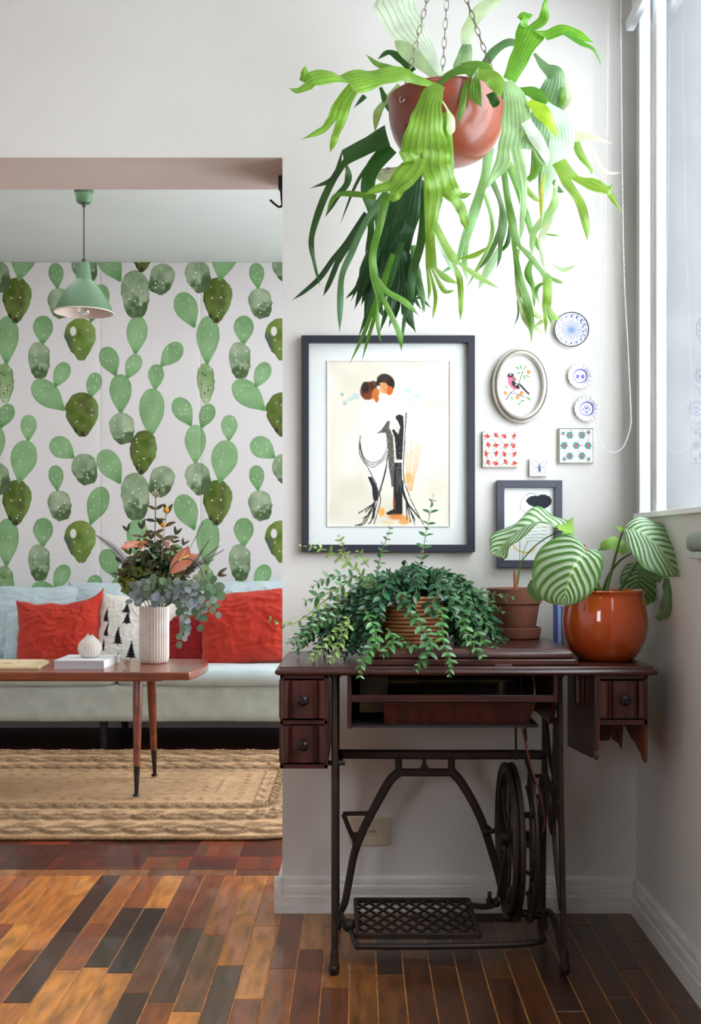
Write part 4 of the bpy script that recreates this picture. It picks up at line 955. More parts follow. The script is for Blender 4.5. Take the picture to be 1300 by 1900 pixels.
pc.poly(g([(562, 745), (600, 716), (640, 655), (660, 656), (652, 700), (680, 760), (688, 900), (690, 1120), (672, 1120), (650, 980), (646, 860), (628, 740), (590, 740)]), (112, 106, 100), .85, 4)
pc.poly(g([(690, 950), (742, 950), (748, 1300), (744, 1316), (640, 1318), (632, 1306), (684, 1278), (684, 1160)]), (44, 42, 48), 1, 3)
for i in range(240): E(R.uniform(630, 745), R.uniform(700, 1000), 2.2, 2.2, R.choice([(226, 222, 214), (60, 58, 60)]), .7, 0, 2)
for i in range(6): Lw([(700+i*7, 980), (698+i*8, 1120+R.uniform(-40, 60))], 2, (190, 186, 184), .7)
Lw([(770, 600), (764, 760), (752, 1000), (758, 1080), (800, 1200), (850, 1300), (900, 1394)], 5, (52, 50, 58))
Lw([(778, 596), (768, 720), (758, 900)], 4, (60, 58, 66))
K = (46, 44, 52)
for k, (ex, ey) in enumerate([(864, 1340), (836, 1360), (806, 1370), (780, 1356), (836, 1396)]):
    Lw(catmull([(748, 1080+k*22, 0), (762+k*3, 1200, 0), (ex, ey, 0)], 6), 9-k, K, .95)
Lw(catmull([(450, 760, 0), (442, 840, 0), (452, 910, 0), (500, 980, 0), (525, 1030, 0), (560, 1100, 0), (578, 1160, 0)], 5), 5, K)
for k in range(3): Lw(catmull([(447, 800+k*20, 0), (468, 900+k*10, 0), (530, 950+k*16, 0), (600, 920+k*12, 0), (652, 820+k*40, 0)], 6), 4, K, .9)
Lw(catmull([(645, 890, 0), (630, 1000, 0), (600, 1120, 0), (575, 1200, 0), (540, 1340, 0)], 6), 6, K); Lw(catmull([(640, 930, 0), (612, 1060, 0), (585, 1150, 0), (590, 1230, 0), (545, 1386, 0)], 6), 5, K)
pc.poly(g([(502, 1050), (530, 1050), (560, 1110), (575, 1160), (572, 1210), (550, 1230), (540, 1200), (530, 1120)]), (58, 52, 64), .9, 3)
for (x, y) in ((436, 1308), (412, 1398), (440, 1398), (470, 1345), (508, 1384), (528, 1348), (486, 1300), (540, 1350)):
    Lw(catmull([(578, 1160, 0), (552, 1228, 0), (x+(560-x)*.4, y-30, 0), (x, y, 0)], 6), 7, K, .95)
for i in range(26):
    x = R.uniform(770, 850); Lw([(x*.4+790*.6, 1150), (x, 1000), (x+(x-780)*.5, R.uniform(780, 900))], 2, (222, 170, 100), .5)
E(790, 1060, 38, 50, (232, 170, 90), .55, 0, 20); E(700, 1330, 70, 30, (224, 130, 40), .75, 0, 18); E(760, 1360, 50, 40, (234, 150, 50), .6, 0, 18); E(600, 1300, 30, 40, (240, 176, 70), .75, 0, 14); E(690, 1240, 14, 60, (200, 110, 40), .6, 0, 8); E(640, 1372, 60, 20, (238, 214, 160), .7, 0, 14)
for p_ in ((820, 880), (870, 860), (965, 755), (805, 795)): E(p_[0], p_[1], 5, 11, (220, 180, 110), .6, 0, 4)
Lw(catmull([(830, 1050, 0), (940, 1045, 0), (1082, 990, 0)], 8), 2, (200, 194, 190), .8); Lw(catmull([(850, 1070, 0), (960, 1066, 0), (1082, 1130, 0)], 8), 2, (200, 194, 190), .8)
flat('printed_artwork', pc, px0, px1, pz0, pz1, YB-.0066, m_print, pf, 320, 432)
MB().add([(bx0+.02, YB-.016, bz0+.02), (bx1-.02, YB-.016, bz0+.02), (bx1-.02, YB-.016, bz1-.02), (bx0+.02, YB-.016, bz1-.02)], [(0, 1, 2, 3)]).build('picture_glass', m_cleargl, pf)

# small frame
y2 = YB-.022; sx0, sz1 = at(922, 892, y2).x, at(0, 891, y2).z; sx1, sz0 = at(1043, 0, y2).x, at(0, 1053, y2).z
sf = thing('small_framed_print', 'small black-framed line drawing on the wall behind the clay pot', 'picture', ((sx0+sx1)/2, YB, sz0))
frame4(sf, sx0, sx1, sz0, sz1, .0205, y2, YB-.001, M('slate_frame', (66, 68, 84), .45, col2=(60, 62, 78), nscale=4))
sc_ = Cv(810, 1180, (238, 241, 242), .34); o = (222, 205)
L2 = lambda P, w_, c, a=1: sc_.line([(x-o[0], y-o[1]) for x, y, *_ in P], w_, c, a, 2)
sc_.poly([(x-o[0], y-o[1]) for x, y in ((575, 430), (600, 390), (650, 360), (720, 345), (760, 356), (800, 332), (860, 328), (940, 360), (978, 420), (965, 480), (920, 525), (850, 560), (740, 555), (700, 525), (620, 490))], (52, 58, 66), 1, 2)
L2(catmull([(760, 345, 0), (690, 310, 0), (600, 330, 0), (530, 400, 0), (490, 510, 0), (540, 600, 0), (620, 620, 0)], 6), 6, (120, 122, 128)); L2(catmull([(660, 300, 0), (560, 340, 0), (480, 430, 0), (450, 520, 0), (500, 620, 0)], 6), 4, (190, 192, 194))
L2(catmull([(380, 1110, 0), (430, 1200, 0), (560, 1245, 0), (660, 1235, 0), (720, 1180, 0)], 6), 22, (226, 204, 120)); L2(catmull([(380, 1110, 0), (400, 980, 0), (560, 860, 0), (760, 820, 0), (930, 860, 0)], 6), 14, (228, 214, 150))
for k in range(5): L2(catmull([(560+k*10, 1080-k*50, 0), (700, 1060-k*50, 0), (900, 1080-k*60, 0)], 5), 6, (120, 170, 120), .8)
flat('printed_artwork', sc_, sx0+.018, sx1-.018, sz0+.018, sz1-.018, YB-.008, m_print, sf, 110, 150)

# oval frame with embroidered bird
m_silver = M('aged_silver_frame', (206, 202, 194), .35, .35, col2=(178, 172, 162), nscale=14)
D = YB-.03; oc = at(967, 714, D); rx_, rz_ = 52*D/F, 69*D/F
of = thing('oval_frame', 'oval silver-grey frame with embroidered pink-breasted bird', 'picture', (oc.x, YB, oc.z-rz_))
mb = MB(); n = 72; prof = [(1.02, -.002), (1.03, -.012), (1.0, -.020), (.955, -.021), (.93, -.017), (.91, -.021), (.87, -.029), (.82, -.030), (.785, -.025), (.765, -.018), (.76, -.008)]
V = [(oc.x+rx_*k*math.cos(2*math.pi*i/n), YB+y, oc.z+rz_*(1-(1-k)*.78)*math.sin(2*math.pi*i/n)) for k, y in prof for i in range(n)]
mb.add(V, [(j*n+i, j*n+(i+1) % n, (j+1)*n+(i+1) % n, (j+1)*n+i) for j in range(len(prof)-1) for i in range(n)])
mb.build('oval_moulding', m_silver, of)
bc = Cv(420, 600, (240, 240, 240), .5); o = (270, 485)
B_ = lambda x, y, rx, ry, c, a=1, ang=0: bc.ell(x-o[0], y-o[1], rx, ry, c, a, ang, 1.5)
L3 = lambda P, w_, c: bc.line([(x-o[0], y-o[1]) for x, y in P], w_, c, 1, 1.5)
L3([(340, 925), (385, 850), (420, 825)], 9, (96, 78, 66)); L3([(345, 800), (380, 840)], 7, (96, 78, 66)); L3([(385, 855), (430, 860), (480, 880), (550, 905)], 8, (110, 86, 74)); L3([(535, 590), (500, 660), (470, 740)], 9, (120, 130, 80))
B_(415, 760, 70, 48, (224, 140, 166), 1, .9); B_(385, 700, 36, 34, (226, 140, 166)); B_(385, 680, 32, 22, (54, 54, 56)); B_(384, 675, 16, 9, (196, 190, 180))
L3([(410, 700), (560, 865)], 22, (150, 130, 120)); L3([(480, 780), (560, 860)], 14, (70, 74, 84)); B_(430, 770, 44, 26, (74, 78, 84), 1, .8); B_(445, 745, 22, 14, (230, 230, 226), 1, .8); B_(455, 800, 24, 12, (60, 62, 68), 1, .6); B_(440, 775, 10, 7, (235, 235, 232))
for x, y in ((335, 855), (490, 855), (452, 898), (558, 650)): B_(x, y, 19, 20, (232, 146, 70)); B_(x, y, 8, 8, (240, 190, 120))
for x, y, a in ((450, 610, .3), (485, 600, 1.2), (465, 660, -.4), (520, 700, 1.5), (550, 690, .4), (345, 795, .8), (395, 905, .5), (470, 960, -.8), (500, 930, .2), (560, 910, .8)): B_(x, y, 24, 9, (132, 186, 126), 1, a)
bc.a = 255*(np.clip(bc.a, 0, 255)/255)**1.5; RR, TH = 48, 96; mbp = MB()
V, C_ = [], []
for j in range(RR):
    for i in range(TH):
        r = j/(RR-1); a = 2*math.pi*i/TH; u, v = r*math.cos(a), r*math.sin(a)
        V.append((oc.x+rx_*.775*u, YB-.0085, oc.z+rz_*.83*v)); C_.append(bc.at(u*.5+.5, .5-v*.5))
mbp.add(V, [(j*TH+i, j*TH+(i+1) % TH, (j+1)*TH+(i+1) % TH, (j+1)*TH+i) for j in range(RR-1) for i in range(TH)], None, C_)
mbp.build('embroidery', M('embroidered_linen', rough=.9, vcol=True, bump=.3, bscale=500), of)

def disc(cvs, mat, c, R1, prof, name, parent, n=96, mod=None, rings=40):
    """plate turned from prof (r fraction, depth from wall); print read from the canvas"""
    cvs.a = 255*(np.clip(cvs.a, 0, 255)/255)**1.6
    V, C_ = [], []; rs = np.linspace(0, 1, rings); pr = np.array([p[0] for p in prof]); pd = np.array([p[1] for p in prof])
    for r in rs:
        d = float(np.interp(r, pr, pd))
        for i in range(n):
            a = 2*math.pi*i/n; k = mod(a, r) if mod else (1, 0); rr = r*k[0]
            V.append((c.x+R1*rr*math.cos(a), YB-d-k[1], c.z+R1*rr*math.sin(a))); C_.append(cvs.at(.5+.5*r*math.cos(a), .5-.5*r*math.sin(a)))
    mb = MB(); mb.add(V, [(j*n+i, j*n+(i+1) % n, (j+1)*n+(i+1) % n, (j+1)*n+i) for j in range(rings-1) for i in range(n)], None, C_)
    # back: plain ring to the wall
    Vb = []
    for k2, d in ((1.0, prof[-1][1]-.003), (.55, .0015)):
        for i in range(n):
            a = 2*math.pi*i/n; k = mod(a, 1) if mod else (1, 0); Vb.append((c.x+R1*k2*k[0]*math.cos(a), YB-d, c.z+R1*k2*k[0]*math.sin(a)))
    mb.add(Vb, [(i, (i+1) % n, n+(i+1) % n, n+i) for i in range(n)], None, [(236, 232, 220)]*len(Vb))
    return mb.build(name, mat, parent, sharp=180)
pb = Cv(200, 200, (238, 240, 246), 1.0); BL = (52, 84, 168)
pb.ell(100, 100, 98, 98, (36, 38, 72), 1, 0, 1, ring=7)
rr_ = random.Random(3)
for k in range(16):
    a = 2*math.pi*k/16
    for r, s_ in ((78, 7), (66, 5)):
        x, y = 100+r*math.cos(a+(.2 if r < 70 else 0)), 100+r*math.sin(a+(.2 if r < 70 else 0)); pb.ell(x, y, s_, s_*.6, BL, .85, a); pb.ell(x, y, 2, 2, (220, 228, 244))
    pb.line([(100+86*math.cos(a+t*.1), 100+86*math.sin(a+t*.1)-0) for t in range(3)], 3, BL, .8); pb.ell(100+72*math.cos(a+.1), 100+72*math.sin(a+.1), 5, 5, BL, .8, ring=1.8)
for k in range(8):
    a = 2*math.pi*k/8
    for r in (46, 32, 18): pb.ell(100+r*math.cos(a), 100+r*math.sin(a), 8, 5, (84, 124, 200), .9, a, ring=2.4); pb.ell(100+r*math.cos(a+.39), 100+r*math.sin(a+.39), 4, 4, BL, .9)
pb.ell(100, 100, 55, 55, BL, .8, ring=2); pb.ell(100, 100, 8, 8, (90, 170, 190), .9)
cc_ = at(1060, 611, YB-.015)
tag(disc(pb, m_glaze, cc_, .0492, [(0, .006), (.6, .007), (.85, .013), (1, .016)], 'blue_plate', None, n=110, rings=56), 'round blue and white patterned plate with dark rim, under the fern tips', 'plate')
for (px, py, flr) in ((1077, 697, 0), (1089, 758, 1)):
    fp = Cv(200, 200, (238, 238, 242), .7); VB = (84, 84, 196)
    fp.ell(100, 100, 56, 56, (100, 100, 200), .25, ring=10, soft=4); fp.ell(100, 100, 53, 53, VB, 1, ring=7)
    for k in range(40):
        a = 2*math.pi*k/40; fp.line([(100+62*math.cos(a), 100+62*math.sin(a)), (100+(66+(k % 4 == 0)*12)*math.cos(a), 100+(66+(k % 4 == 0)*12)*math.sin(a))], 2.2, (120, 120, 190), .8)
    if not flr:
        for x in (80, 122):
            for k in range(6): fp.ell(x+9*math.cos(k*1.05), 102+10*math.sin(k*1.05), 6, 6, (108, 108, 212), .9)
            fp.line([(x, 102), (x, 134)], 3, VB)
        fp.line([(80, 120), (100, 134), (122, 118)], 3, VB)
    else:
        fp.ell(100, 86, 18, 12, VB, .9, ring=4); fp.ell(100, 92, 10, 6, VB, .8); fp.line([(100, 98), (100, 136)], 3, VB)
        for s_ in (-1, 1): fp.line([(100, 126), (100+s_*24, 110)], 4, VB); fp.line([(100, 132), (100+s_*18, 134)], 4, VB); fp.ell(100+s_*28, 104, 6, 6, VB, .8)
    cc_ = at(px, py, YB-.014)
    md = lambda a, r: (1+.035*abs(math.sin(a*8))*max(0, r-.6)/.4, .0022*math.cos(a*16)*max(0, r-.6)/.4)
    o = disc(fp, m_glaze, cc_, .0345, [(0, .004), (.5, .004), (.62, .008), (.85, .013), (1, .0135)], 'fluted_plate', None, n=128, mod=md, rings=34)
    tag(o, ['small scalloped plate with two blue flowers, upper of the pair under the patterned plate', 'small scalloped plate with a single blue flower, lower of the pair beside the bead cord'][flr], 'plate', 'small scalloped blue and white plates')
# tiles
def tile(cv, x0, y0, x1, y1, label, th=.011, n=170):
    D = YB-th; a, b = at(x0, y0, D), at(x1, y1, D)
    t = thing('ceramic_tile', label, 'tile', ((a.x+b.x)/2, YB, b.z), 'decorated ceramic tiles on the wall')
    MB().box(a.x, b.x, YB-th, YB-.001, b.z, a.z).build('tile_body', m_tile, t, bev=.0015)
    flat('glazed_face', cv, a.x+.0012, b.x-.0012, b.z+.0012, a.z-.0012, YB-th-.0003, m_glaze, t, n, n)
m_tile = M('white_tile_body', (220, 214, 206), .5, col2=(226, 214, 202), nscale=12)
t1_ = Cv(340, 340, (240, 238, 236), .8); rr_ = random.Random(8); G_ = (36, 120, 96); R_ = (208, 58, 42)
for i in range(260):
    x, y = rr_.uniform(4, 336), rr_.uniform(4, 336); a = rr_.uniform(0, 6.28); t1_.line([(x, y), (x+9*math.cos(a), y+9*math.sin(a))], 3.4, rr_.choice([G_, G_, (40, 110, 120)]), 1); t1_.ell(x, y, 3.5, 2.5, G_, 1, a)
for r in range(4):
    for c in range(4):
        x, y = 42+c*85+rr_.uniform(-5, 5), 42+r*86+rr_.uniform(-4, 4); a = rr_.uniform(-1, 1)+(0 if (r+c) % 2 else 2)
        t1_.ell(x, y, 25, 22, (240, 238, 236), 1, a)
        for k in range(7):
            b = a+(k-3)*.36; t1_.line([(x-8*math.cos(a), y-8*math.sin(a)), (x-8*math.cos(a)+32*math.cos(b), y-8*math.sin(a)+32*math.sin(b))], 8.5, R_, 1)
            t1_.line([(x, y), (x+24*math.cos(b+.18), y+24*math.sin(b+.18))], 1.5, (240, 220, 210), .8)
        t1_.line([(x-8*math.cos(a), y-8*math.sin(a)), (x-22*math.cos(a), y-22*math.sin(a))], 7, G_)
tile(t1_, 895, 800, 961, 867, 'square tile with rows of small red carnations, right of the large picture')
t2_ = Cv(340, 340, (240, 240, 238), .62); TQ = (48, 178, 178); DG = (20, 120, 108)
for i, w_ in ((4, 7), (13, 2)):
    t2_.line([(i, i), (340-i, i), (340-i, 340-i), (i, 340-i), (i, i)], w_, DG if i < 10 else (80, 90, 120))
FL = [(105, 68, 1), (226, 68, 1), (50, 168, 1), (170, 168, 1), (285, 168, 1), (105, 270, 1), (226, 268, 1), (290, 38, .5), (40, 50, .5), (50, 300, .5), (292, 300, .5)]
for x, y, s_ in FL:
    t2_.ell(x, y, 50*s_, 50*s_, (96, 90, 120), .8, ring=2.2)
for i in range(44):
    x, y = rr_.uniform(22, 318), rr_.uniform(22, 318); t2_.ell(x, y, 5.5, 3.8, rr_.choice([R_, (200, 60, 60), (60, 60, 140), DG]), 1, rr_.uniform(0, 3))
for x, y, s_ in FL:
    for k in range(6): t2_.ell(x+22*s_*math.cos(k*1.047), y+22*s_*math.sin(k*1.047), 15*s_, 15*s_, (30, 80, 96), 1)
    for k in range(6): t2_.ell(x+22*s_*math.cos(k*1.047), y+22*s_*math.sin(k*1.047), 12.5*s_, 12.5*s_, TQ, 1)
    t2_.ell(x, y, 14*s_, 14*s_, R_)
    for k in range(6): t2_.line([(x, y), (x+22*s_*math.cos(k*1.047+.5), y+22*s_*math.sin(k*1.047+.5))], 4*s_, R_)
    t2_.ell(x, y, 4*s_, 4*s_, (240, 220, 160))
tile(t2_, 1036, 794, 1101, 860, 'square tile with turquoise flowers and a dark green border')
t3_ = Cv(180, 180, (238, 240, 246), .7); NB = (44, 60, 120)
def wing(P): t3_.line([(x, y) for x, y, *_ in catmull([(a, b, 0) for a, b in P+[P[0]]], 6)], 3.6, NB, .95)
wing([(95, 78), (70, 35), (30, 18), (16, 45), (40, 78), (80, 84)]); wing([(105, 78), (130, 30), (168, 18), (172, 50), (150, 78), (110, 84)]); wing([(92, 90), (50, 92), (26, 120), (40, 156), (70, 140)]); wing([(108, 90), (150, 92), (168, 125), (150, 160), (118, 135)])
t3_.ell(100, 105, 8, 32, (110, 130, 180), 1); t3_.ell(100, 105, 8, 32, NB, 1, ring=3); t3_.ell(100, 66, 9, 9, NB, 1, ring=4); t3_.line([(96, 58), (78, 26), (60, 14)], 3, NB); t3_.line([(104, 58), (118, 26), (134, 12)], 3, NB)
tile(t3_, 982, 851, 1015, 884, 'smallest tile, with a blue line-drawn butterfly, above the small frame', n=90)
# wall socket
so_ = thing('wall_socket', 'cream wall socket plate low on the wall behind the treadle stand', 'socket', (at(686, 0, YB).x, YB, at(0, 1568, YB).z))
a, b = at(648, 1517, YB-.008), at(724, 1568, YB-.008)
m_cream = M('cream_plastic', (204, 192, 172), .4, col2=(196, 184, 164), nscale=5)
n_ = 10; P = [(a.x+.003, a.z), (b.x-.003, a.z), (b.x, a.z-.003)]+[(b.x-.0, a.z+(b.z-a.z)*.95), (b.x-.004, b.z)]+[((a.x+b.x)/2, b.z-.002), (a.x+.004, b.z), (a.x, b.z+.004), (a.x, a.z-.003)]
MB().prism(P, 'y', YB-.008, YB-.0005).build('plate', m_cream, so_, bev=.002)
cx_, cz_ = at(692, 1541, YB).x, at(692, 1541, YB).z
MB().box(cx_-.016, cx_+.012, YB-.010, YB-.008, cz_-.011, cz_+.011).build('outlet_module', m_cream, so_, bev=.001)
MB().prism([(cx_-.013+.011*0, cz_)]+[(cx_-.002+.0105*math.cos(t), cz_+.006*math.sin(t)) for t in np.linspace(2.9, -2.9, 16)], 'y', YB-.0108, YB-.0099).build('outlet_recess', M('dark_cream', (176, 164, 144), .5, col2=(168, 156, 138), nscale=5), so_)
for k in (-1, 0, 1):
    MB().tube([(cx_-.002+k*.006, YB-.0115, cz_-.001*(k == 0)), (cx_-.002+k*.006, YB-.0105, cz_)], .0013, 8).build('pin_hole', m_blk, so_)

# ---- roller blind with bead chain
m_bl = M('blind_fabric', (206, 206, 202), .85, col2=(200, 200, 196), nscale=5)
m_barw = M('blind_bar', (212, 216, 220), .4, col2=(206, 210, 214), nscale=5)
rb = thing('roller_blind', 'pale roller blind rolled up above the window, its bead chain hanging in the corner', 'blind', (.755, 1.4, 2.45))
box('blind_fabric', m_bl, (.7605, .7615, YW, 3.19, 2.50, 2.66), rb)
box('bottom_bar', m_barw, (.745, .768, YW, 3.20, 2.472, 2.502), rb, .004)
MB().tube([(.745, YW, 2.69), (.745, 3.22, 2.69)], .032, 20).build('roller_tube', m_bl, rb)
box('bracket', m_barw, (.71, .785, 3.215, 3.235, 2.62, 2.74), rb, .003)
chain = catmull([at(1127, -40, 3.20), at(1127, 100, 3.20), at(1124, 300, 3.20), at(1117, 560, 3.20), at(1109, 760, 3.20), at(1108, 800, 3.20), at(1117, 828, 3.2), at(1136, 840, 3.2), at(1156, 828, 3.2), at(1169, 790, 3.2), at(1169, 750, 3.2), at(1164, 640, 3.2), at(1157, 500, 3.2), at(1153, 250, 3.2), at(1151, 0, 3.2), at(1151, -40, 3.2)], 30)
mb = MB(); acc = 0; last = chain[0]; ico = MB().ball((0, 0, 0), 1, 6, 4)
for i in range(1, len(chain)):
    seg = (chain[i]-chain[i-1]); L_ = seg.length; t = 0
    while acc+L_-t >= .0058:
        t += .0058-acc; acc = 0; p = chain[i-1]+seg*(t/L_) if L_ > 0 else chain[i]
        mb.add([Vector(v)*.0023+p for v in ico.V], ico.Fc)
    acc += L_-t
tag(mb.build('bead_chain', M('white_beads', (236, 236, 234), .35, col2=(228, 228, 226), nscale=5), rb), kind='stuff')
MB().tube(chain[::3], .0006, 4).build('chain_cord', m_bl, rb)
# pale ledge below the window on the right
lg_ = thing('wall_ledge', 'grey-green rounded ledge with pale metal strip on the right wall under the window', 'ledge', (WX, 2.72, .93))
mb = MB(); rbx = rbox(MB(), WX-.03, WX-.001, 2.3, 2.665, at(0, 1022, 2.75).z, at(0, 990, 2.75).z, .012); rbx.build('ledge_top', M('grey_green_paint', (150, 164, 154), .6, col2=(140, 154, 146), nscale=5), lg_, merge=True)
box('metal_strip', m_alu, (WX-.020, WX-.001, 2.3, 2.66, at(0, 1036, 2.75).z, at(0, 1022, 2.75).z), lg_, .002)
# booklet behind the orange pot
bo = thing('booklet', 'upright blue and white booklet wedged behind the orange pot', 'book', (at(1040, 0, 3.14).x, 3.14, TT))
for (x0, x1, c_, h_, nm, yy) in ((1029, 1034, (60, 92, 190), 1122, 'spine', 3.125), (1034, 1043, (196, 216, 232), 1128, 'cover', 3.130), (1041, 1044, (74, 106, 200), 1126, 'stripe', 3.127), (1044, 1060, (184, 150, 110), 1126, 'cover', 3.133)):
    MB().box(at(x0, 0, 3.13).x, at(x1, 0, 3.13).x, yy, 3.16, TT if x0 > 1058 else TT, at(0, h_, 3.13).z).build(nm, M('booklet_'+nm, c_, .5, col2=tuple(v*.95 for v in c_), nscale=8), bo)
# ================================================================ PLANTS
def leafmat(name, rough=.38, veins=26, vamt=.22, trans=.35, spec=.45, coat=.1, bump=.15, warm=(1.25, 1.25, .6)):
    """leaf coloured by its object colour, darker lengthwise veins from the leaf's own coordinates"""
    m = bpy.data.materials.new(name); m.use_nodes = True; nt = m.node_tree; N = nt.nodes; L = nt.links
    b = N['Principled BSDF']; b.inputs['Roughness'].default_value = rough; b.inputs['Specular IOR Level'].default_value = spec; b.inputs['Coat Weight'].default_value = coat
    oi = N.new('ShaderNodeObjectInfo'); at_ = N.new('ShaderNodeAttribute'); at_.attribute_name = 'lp'; sx = N.new('ShaderNodeSeparateXYZ'); L.new(at_.outputs['Vector'], sx.inputs[0])
    nz = N.new('ShaderNodeTexNoise'); nz.inputs['Scale'].default_value = 22; tc = N.new('ShaderNodeTexCoord'); L.new(tc.outputs['Object'], nz.inputs[0])
    a1 = N.new('ShaderNodeMath'); a1.operation = 'MULTIPLY_ADD'; a1.inputs[1].default_value = veins; L.new(sx.outputs[0], a1.inputs[0]); L.new(nz.outputs['Fac'], a1.inputs[2])
    sn = N.new('ShaderNodeMath'); sn.operation = 'SINE'; L.new(a1.outputs[0], sn.inputs[0])
    pw = N.new('ShaderNodeMapRange'); pw.inputs[1].default_value = .7; pw.inputs[2].default_value = 1; pw.inputs[3].default_value = 1; pw.inputs[4].default_value = 1-vamt; L.new(sn.outputs[0], pw.inputs[0])
    n2 = N.new('ShaderNodeMapRange'); n2.inputs[1].default_value = .3; n2.inputs[2].default_value = .7; n2.inputs[3].default_value = .8; n2.inputs[4].default_value = 1.15; L.new(nz.outputs['Fac'], n2.inputs[0])
    ml = N.new('ShaderNodeMath'); ml.operation = 'MULTIPLY'; L.new(pw.outputs[0], ml.inputs[0]); L.new(n2.outputs[0], ml.inputs[1])
    vm = N.new('ShaderNodeVectorMath'); vm.operation = 'SCALE'; L.new(oi.outputs['Color'], vm.inputs[0]); L.new(ml.outputs[0], vm.inputs['Scale'])
    L.new(vm.outputs[0], b.inputs['Base Color'])
    t = N.new('ShaderNodeBsdfTranslucent'); wv = N.new('ShaderNodeVectorMath'); wv.operation = 'MULTIPLY'; wv.inputs[1].default_value = warm; L.new(vm.outputs[0], wv.inputs[0]); L.new(wv.outputs[0], t.inputs[0])
    ms = N.new('ShaderNodeMixShader'); ms.inputs[0].default_value = trans; L.new(b.outputs[0], ms.inputs[1]); L.new(t.outputs[0], ms.inputs[2]); L.new(ms.outputs[0], N['Material Output'].inputs[0])
    bp = N.new('ShaderNodeBump'); bp.inputs['Strength'].default_value = bump; bp.inputs['Distance'].default_value = .002; L.new(sn.outputs[0], bp.inputs['Height']); L.new(bp.outputs[0], b.inputs['Normal'])
    return m
m_fern = leafmat('fern_leaf', veins=22, vamt=.35)
# ---------------- staghorn fern in the hanging bowl
HC = at(828, 0, 2.80); HX, HY = HC.x, 2.80; zr = at(0, 184, 2.80).z; zbm = at(0, 300, 2.78).z
fern = thing('hanging_fern', 'staghorn fern with forked strap leaves in a terracotta bowl hung from chains', 'plant', (HX, HY, zbm))
m_tc = M('glazed_terracotta', (142, 66, 40), .32, col2=(112, 46, 30), nscale=7, bump=.1, bscale=30, coat=.25, lo=.3, hi=.75)
BR = .1445; hh = zr-zbm
pr = [(0, 0)]+[(.142*(1-(1-z/.143)**2.5)**(1/2.5), z) for z in (.0006, .002, .005, .010, .018, .03, .045, .065, .09, .115, .143)]+[(.1445, .146), (.1445, .152), (.140, .155), (.1375, .150), (.13, .11), (.10, .06), (0, .03)]
k_ = hh/.155
MB().lathe([(r, z*k_) for r, z in pr], (HX, HY, zbm), 72).build('bowl', m_tc, fern, sharp=50)
m_bark = M('root_fibre', (120, 72, 44), .95, col2=(60, 36, 24), nscale=60, bump=1, bscale=120)
MB().sheet(lambda u, v: Vector((HX+.132*v*math.cos(u*6.2832), HY+.132*v*math.sin(u*6.2832), zr-.012+.03*(1-v*v)+.012*noise.noise(Vector((math.cos(u*6.28)*v*6, math.sin(u*6.28)*v*6, 1))))), 40, 14).build('root_mass', m_bark, fern)
# chains
def chainlinks(a, b, name='chain'):
    mb = MB(); d = b-a; n = int(d.length/.021); dn = d.normalized()
    for i in range(n):
        c = a+d*((i+.5)/n); ax = Vector((0, 1, 0)) if i % 2 else Vector((1, 0, 0)); s_ = (ax-dn*ax.dot(dn)).normalized(); pts = []
        for k in range(13):
            t = k/12*2*math.pi; pts.append(c+dn*(.0145*math.cos(t))+s_*(.0052*math.sin(t)))
        mb.tube(pts, .0011, 5, cap=False)
    return mb.build(name, m_steel, fern)
m_steel = M('galvanised_chain', (150, 140, 124), .35, .85, col2=(110, 96, 80), nscale=40)
C1 = lambda x, y, D: at(520+x/1.9118, y/1.9118, D)
hook_top = Vector((HX, HY, CEIL))
for (x, y, D, xt) in ((432, 352, 2.72, 520), (572, 300, 2.93, 590), (745, 240, 2.76, 660)):
    a = C1(x, y, D); t = C1(xt, 0, D+(2.80-D)*.5); top = a+(t-a)*1.55
    chainlinks(a, top)
hkb = MB().tube(catmull([C1(425, 366, 2.69), C1(422, 350, 2.685), C1(430, 340, 2.69), C1(440, 350, 2.70), C1(432, 362, 2.70)], 4), .0012, 6); hkb.build('wire_hook', m_steel, fern)
GREENS = dict(b=(112, 156, 50), m=(88, 134, 44), d=(50, 94, 42), k=(36, 70, 40), p=(152, 184, 130), w=(196, 212, 182), y=(158, 178, 50), g=(92, 132, 88))
